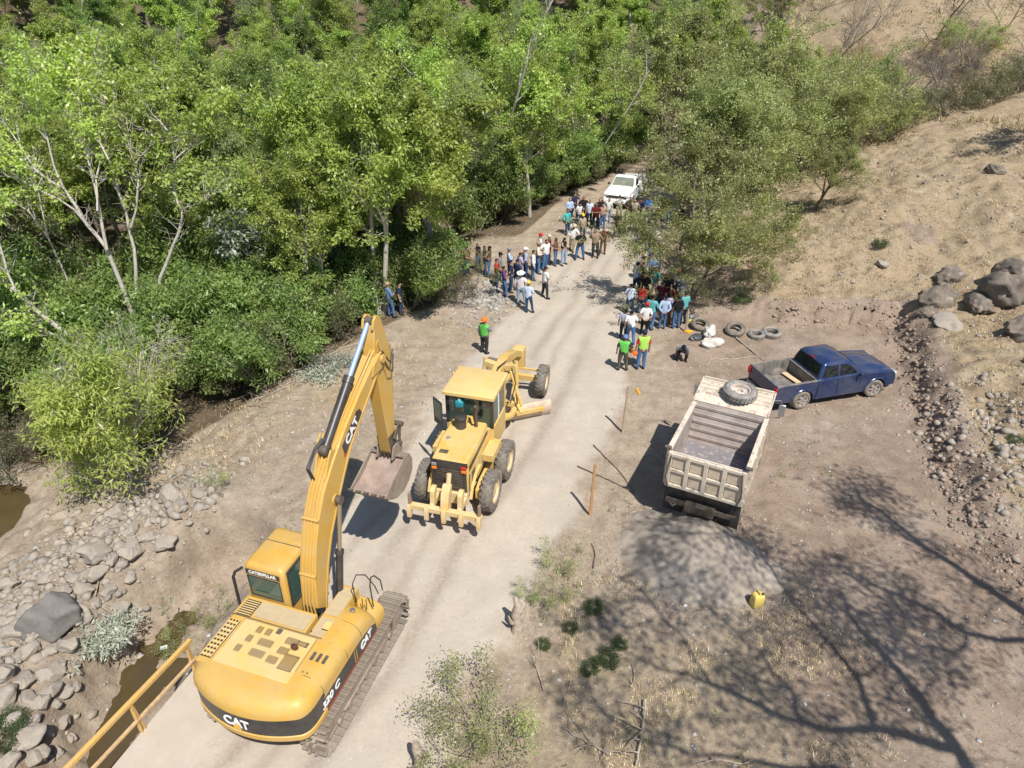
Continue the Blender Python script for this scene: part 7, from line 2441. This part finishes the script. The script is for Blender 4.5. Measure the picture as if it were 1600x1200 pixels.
# ---------- tyres
TG = None
for (px, py, r, lab, ti, mm) in ((1092, 512, .40, 'old dark tyre leaning beside the white sacks, leftmost of the tyres', (.35, .1, 0), TYRE), (1148, 520, .42, 'old dark tyre tilted in the weeds, second from the left', (.30, -.15, 0), TYRE),
                             (1181, 527, .36, 'smaller grey tyre lying flat in front of the larger one', (.05, 0, 0), OLDTYRE), (1205, 524, .43, 'larger grey tyre lying flat, rightmost of the tyres', (.08, .03, 0), OLDTYRE)):
    x, y, z = spot(px, py)
    lying_tyre('old_tyre', (x, y, z + .01 + r * abs(math.sin(ti[0])) * .6), r, .22, lab, tilt=ti, m_=mm)

# ---------- stakes
WOOD = mat('raw_timber', (.48, .27, .12), .8, c2=(.36, .19, .085), scale=8, amount=.5, bump=.3)
WOODP = mat('grey_timber', (.46, .36, .25), .85, c2=(.34, .26, .18), scale=8, amount=.5, bump=.3)
for (px, py, h, mm, lab) in ((973, 676, 1.95, WOODP, 'tall wooden stake on the dirt, the farther of the two'), (922, 805, 1.95, WOOD, 'tall orange brown wooden stake, the nearer of the two')):
    x, y, z = spot(px, py)
    m = MB(); m.loft([[(-.04, -.022, -.15), (.04, -.022, -.15), (.04, .022, -.15), (-.04, .022, -.15)], [(-.04, -.022, h * .5), (.042, -.022, h * .5), (.04, .022, h * .5), (-.04, .022, h * .5)], [(-.036, -.02, h), (.04, -.02, h), (.04, .02, h - .02), (-.036, .02, h - .02)]])
    o = m.build('wooden_stake', mm, None, smooth=0, loc=(x, y, z), rot=(.01, .02, .2))
    tag(o, lab, 'stake')
x, y, z = spot(1065, 517)
m = MB(); m.tube([(0, 0, -.1), (.03, .02, .5), (.02, .05, 1.1)], [.05, .045, .035], 7)
o = m.build('wooden_post', WOODP, None, loc=(x + .15, y - .1, z)); tag(o, 'short pale post standing at the right of the crowd', 'post')
m = MB(); m.obox((0, 0, .02), (.09, .42, .03), (0, 0, .15)); x, y, z = spot(997, 612)
o = m.build('orange_marker', mat('orange_plastic', (.75, .33, .02), .5), None, bevel=.006, loc=(x, y, z)); tag(o, 'small orange strip lying on the dirt beside the far stake', 'marker')
for (px, py, c, lab) in ((1076, 519, (.75, .36, .02), 'small orange scrap near the left tyre'), (1082, 502, (.62, .62, .05), 'yellow rag near the foot of the acacia')):
    x, y, z = spot(px, py)
    m = MB(); m.loft([[(.18 * math.cos(t) * (1 + .3 * math.sin(3 * t)) * s, .10 * math.sin(t) * s, zz) for t in np.linspace(0, 6.1, 12)] for s, zz in ((1, 0), (1.05, .04), (.5, .09))])
    o = m.build('rag', cloth(c), None, loc=(x, y, z)); tag(o, lab, 'rag')

# ---------- sticks and fallen branches
def stick(name, pts, r, material, label, lift=.02, twigs=0, cat='branch', seed=1):
    rg = random.Random(seed)
    W = []
    for i, (px, py, *h) in enumerate(pts):
        x, y, z = spot(px, py)
        W.append(Vector((x, y, z + lift + (h[0] if h else 0))))
    c = W[0].copy(); c.z = min(w_.z for w_ in W)
    P = []
    for a, b in zip(W[:-1], W[1:]):
        for k in range(4):
            q = a.lerp(b, k / 4) - c
            P.append(q + Vector((rg.uniform(-.02, .02), rg.uniform(-.02, .02), rg.uniform(0, .02))))
    P.append(W[-1] - c)
    m = MB(); m.tube([tuple(p) for p in P], [r * (1 - .55 * i / (len(P) - 1)) for i in range(len(P))], 6)
    for k in range(twigs):
        i = rg.randint(1, len(P) - 2)
        d = Vector((rg.uniform(-1, 1), rg.uniform(-1, 1), rg.uniform(.1, .6))).normalized() * rg.uniform(.3, .9)
        m.tube([tuple(P[i]), tuple(P[i] + d * .5 + Vector((0, 0, .03))), tuple(P[i] + d + Vector((rg.uniform(-.1, .1), 0, -.05)))], [r * .4, r * .28, r * .12], 5)
    o = m.build(name, material, None, loc=c)
    tag(o, label, cat)
    return o
DEADW = mat('bleached_wood', (.46, .38, .29), .9, c2=(.28, .22, .165), scale=7, amount=.5, bump=.5)
DARKW = mat('dark_stick', (.12, .09, .07), .9)
stick('fallen_pole', [(1151, 529), (1170, 545), (1194, 565)], .04, DEADW, 'peeled pole lying on the dirt below the tyres')
stick('fallen_branch', [(1104, 573), (1112, 562), (1140, 562), (1165, 560), (1185, 557)], .03, DEADW, 'crooked peeled branch lying left of the blue pickup', twigs=3)
stick('dark_stick', [(903, 730), (930, 742), (960, 755), (991, 771)], .022, DARKW, 'dark crooked stick crossing behind the near stake', lift=.03)
stick('dark_stick', [(928, 697), (950, 720), (972, 742), (991, 770)], .018, DARKW, 'thin dark stick lying between the two stakes', lift=.03)
stick('fallen_branch', [(1008, 1097), (1005, 1130), (1000, 1160), (993, 1200)], .045, DEADW, 'bleached dead branch upright at the bottom edge', lift=.1, twigs=7, seed=4)
stick('fallen_branch', [(950, 1182), (925, 1165), (895, 1150), (880, 1140)], .03, DEADW, 'bleached dead branch fanning left at the bottom edge', lift=.06, twigs=7, seed=5)
stick('fallen_branch', [(1110, 1188), (1140, 1192), (1175, 1200)], .03, DEADW, 'pale dead branch at the bottom edge right of the centre', lift=.05, twigs=3, seed=6)
stick('fallen_branch', [(834, 1028), (842, 1055), (850, 1080)], .028, DEADW, 'forked grey twig below the stump', lift=.05, twigs=4, seed=7)
stick('fallen_branch', [(985, 1075), (992, 1058), (988, 1038)], .02, DEADW, 'curved pale stick right of the dark weeds', lift=.04, twigs=1, seed=8)
stick('fallen_branch', [(145, 955), (155, 915), (160, 900)], .03, DEADW, 'pale broken branch sticking up from the boulders', lift=.1, twigs=3, seed=9)
stick('fallen_branch', [(130, 840), (155, 810), (185, 790)], .025, DEADW, 'long pale branch leaning on the boulders', lift=.15, twigs=1, seed=10)
stick('fallen_branch', [(927, 890), (930, 865), (925, 850)], .02, DARKW, 'short dark stick on the verge left of the gravel pile', lift=.05, seed=11)
for k in range(9):
    px, py = (360 + 22 * k, 640 - 12 * k + random.uniform(-12, 12))
    stick('dry_branch', [(px, py), (px + random.uniform(20, 50), py - random.uniform(5, 20)), (px + random.uniform(60, 90), py - random.uniform(10, 40))], .02, DEADW, 'dry cut branch lying at the edge of the wood', lift=.06, twigs=5, seed=20 + k)['group'] = 'dry branches along the wood edge'

# stump and log
x, y, z = spot(808, 985)
m = MB(); m.tube([(0, 0, -.1), (.02, .03, .25), (-.04, .05, .55), (.02, .10, .80), (-.05, .15, 1.02)], [.17, .13, .12, .10, .05], 10)
m.tube([(.0, .03, .3), (.16, .08, .5), (.22, .12, .8)], [.07, .05, .02], 7); m.tube([(-.02, .03, .2), (-.15, -.05, .35), (-.22, -.02, .55)], [.06, .05, .02], 7)
o = m.build('tree_stump', DEADW, None, loc=(x, y, z), smooth=60); tag(o, 'bleached broken tree stump beside the road', 'stump')
x, y, z = spot(655, 1198)
m = MB(); m.tube([(0, 0, -.1), (.02, .02, .35), (-.03, .05, .62), (-.05, .05, .8)], [.13, .11, .10, .05], 9)
o = m.build('fence_post', DEADW, None, loc=(x, y, z), smooth=60); tag(o, 'weathered post stub at the bottom edge beside the road', 'post')

# ---------- weeds and scrub in the foreground
WG = 'dark green weeds on the dry verge'
wsegs, wan = grow(131, H=.30, spread=.22, trunks=6, nbr=5, levels=1, lean=.8, clear=.1, r0=.008, tipr=.003)
KINDS_['weed'] = (seg_mesh('trunk', wsegs, BARK), leaf_mesh('crown', wan, leaf_mat('weed_leaf', (.05, .085, .032), (.17, .20, .09), (1.3, 1.4, .8)), 131, 1900, .06, .03, .16, -.2))
for (px, py, s, lab) in ((928, 952, .62, 'green weed clump nearest the gravel pile'), (891, 983, .45, 'green weed clump between stump and gravel pile'), (849, 1010, .45, 'small green weed just right of the stump'), (968, 1010, .5, 'dark green weed touching the rounder one'),
                    (951, 1033, .65, 'largest round green weed on the verge'), (922, 1046, .5, 'shaded green weed left of the largest one'), (1375, 385, .9, 'green weed on the slope above the pad'), (1160, 470, 1.0, 'low green plant right of the acacia trunk'), (1585, 690, .6, 'green weed among the stones at the right edge'), (20, 1130, .7, 'bright green weeds between the lower left boulders'), (12, 1165, .5, 'small green weeds at the left edge')):
    x, y, z = spot(px, py)
    t, c = KINDS_['weed']
    w_ = plant('weed', 'weed', (x, y, z), lab, 'plant', scale=s, sz=random.uniform(.7, 1.3))
    w_.scale.x *= random.uniform(.75, 1.3)
for (px, py, s, lab) in ((745, 1130, 1.0, 'large feathery shrub on the verge at the bottom edge'), (770, 1195, .9, 'feathery shrub cut by the bottom edge'), (700, 1185, .8, 'small feathery shrub left of the large one at the bottom edge'), (880, 880, .62, 'sparse pale green shrub by the near stake'), (860, 935, .5, 'thin shrub behind the stump'), (832, 930, .42, 'brown green shrub touching the stump'),
                    (335, 965, .6, 'feathery green plant in the pool beside the cab'), (285, 1015, .5, 'feathery green plant in the pool by the yellow rail'), (480, 985, .01, 'x'), (330, 770, .5, 'bright green weed bush by the pale boulders'), (1120, 470, 1.1, 'low feathery growth under the acacia'), (1185, 455, .8, 'low feathery growth right of the acacia')):
    if s < .1: continue
    x, y, z = spot(px, py)
    plant('scrub', 'scrub_bush', (x, y, z), lab, 'bush', scale=s)
# cut wilted branches
def wilt(px, py, rx, n, label, seed):
    g = np.random.default_rng(seed)
    x, y, z = spot(px, py)
    an = [((float(a), float(b), float(abs(g.normal(0, .12)))), (1, 0, 0), 1.0) for a, b in zip(g.normal(0, rx, 90), g.normal(0, rx * .8, 90))]
    me = leaf_mesh('cut_branches', an, LEAF_CUT, seed, n, .15, .035, .22, .1)
    o = bpy.data.objects.new('cut_branches', me); col.objects.link(o); o.location = (x, y, z + .1)
    tag(o, label, 'branches')
wilt(530, 570, .75, 2600, 'grey wilted cut branches lying at the wood edge', 61)
wilt(500, 590, .45, 1000, 'smaller heap of grey wilted twigs left of the larger', 62)
wilt(145, 1000, .55, 2400, 'silvery wilted leafy branches draped over the boulders', 63)
# paper in the water, canister, sacks
x, y, z = spot(240, 998); m = MB(); m.add([(-.07, -.04, 0), (.08, -.05, .01), (.07, .04, 0), (-.08, .05, .01)], [(0, 1, 2, 3)])
p = ((-9.72), 13.05); m = MB(); m.box(-.09, .09, -.06, .06, 0, .01)
o = m.build('paper_scrap', WHITE, None, loc=(-9.65, 13.1, WATER_Z + .005), rot=(0, 0, .3)); tag(o, 'white paper scrap floating on the pool', 'paper')
x, y, z = spot(1181, 946)
YP = mat('yellow_plastic', (.66, .50, .10), .4, c2=(.58, .44, .12), dust=DUST, dust_amt=.3)
J_ = bpy.data.objects.new('jerrycan', None); col.objects.link(J_); J_.location = (x, y, z); J_.rotation_euler = (0, 0, .25); tag(J_, 'yellow plastic jerrycan standing by the gravel pile', 'canister')
m = MB(); m.loft([[(a_, b_, zz) for a_, b_ in rrect(-.15 + i, .15 - i, -.12 + i, .12 - i, .04)] for zz, i in ((0, .02), (.03, 0), (.36, 0), (.42, .02), (.45, .05))]); m.build('can_body', YP, J_, smooth=50)
m = MB(); m.tube([(0, -.08, .44), (0, -.06, .51), (0, .06, .51), (0, .10, .44)], .02, 8); m.build('handle', YP, J_)
m = MB(); m.cyl((.07, -.06, .44), (.08, -.07, .50), .028, n=12); m.build('spout_cap', BLACKP, J_)
SACK = mat('white_sack', (.62, .60, .56), .8, c2=(.44, .41, .36), scale=4, amount=.45, dust=DUST, dust_amt=.4, bump=.4)
def sack(px, py, s, label, rot, dz=0, mm=SACK, seed=1):
    x, y, z = spot(px, py)
    me = rock_mesh('sack', 400 + seed, ICO3, .5, 6, mm, .55, .25)
    o = bpy.data.objects.new('sack', me); col.objects.link(o); o.location = (x, y, z + .10 * s + dz); o.rotation_euler = (0, 0, rot); o.scale = (.42 * s, .30 * s, .36 * s)
    tag(o, label, 'sack')
sack(1111, 540, 1.2, 'white plastic sack lying flat beside the old tyre', .2, seed=1)
sack(1108, 528, 1.1, 'upright white sack leaning behind the flat one', 1.2, .18, seed=2)
sack(1088, 530, .8, 'dark grey bag left of the white sacks', .4, mm=mat('dark_bag', (.05, .055, .06), .5), seed=3)
sack(1080, 497, .6, 'dusty grey bag near the foot of the acacia', .9, mm=mat('grey_bag', (.22, .22, .22), .7), seed=4)

# ---------- yellow guard rail on the ford edge
RY_ = mat('rail_yellow', (.62, .36, .07), .5, c2=(.45, .28, .12), scale=9, amount=.42, dust=DUST, dust_amt=.4)
Ra = Vector((-9.0, 7.1, 0)); Rb = Vector((-7.42, 11.0, 0))
dvr = (Rb - Ra).normalized()
X = bpy.data.objects.new('guard_rail', None); col.objects.link(X); X.location = Ra
tag(X, 'yellow two bar metal guard rail along the ford edge', 'guard rail')
A0 = -dvr * 3.0; B0 = (Rb - Ra)
m = MB(); m.bar(A0 + Vector((0, 0, 1.0)), B0 + Vector((0, 0, 1.0)), .10, .12); m.build('top_bar', RY_, X, bevel=.02)
m = MB(); m.bar(A0 + Vector((.02, 0, .42)), B0 + Vector((.02, 0, .42)), .07, .07); m.build('lower_bar', mat('rail_faded', (.56, .38, .18), .6, c2=(.40, .26, .15), scale=9), X, bevel=.01)
for t in (-1.1, .75, 2.45, 4.05):
    q = dvr * t
    m = MB(); m.bar(q + Vector((-.0, 0, -.05)), q + Vector((0, 0, .94)), .07, .03); m.bar(q + dvr * .10 + Vector((0, 0, -.05)), q + dvr * .02 + Vector((0, 0, .90)), .06, .03); m.build('rail_post', RY_, X, smooth=0)
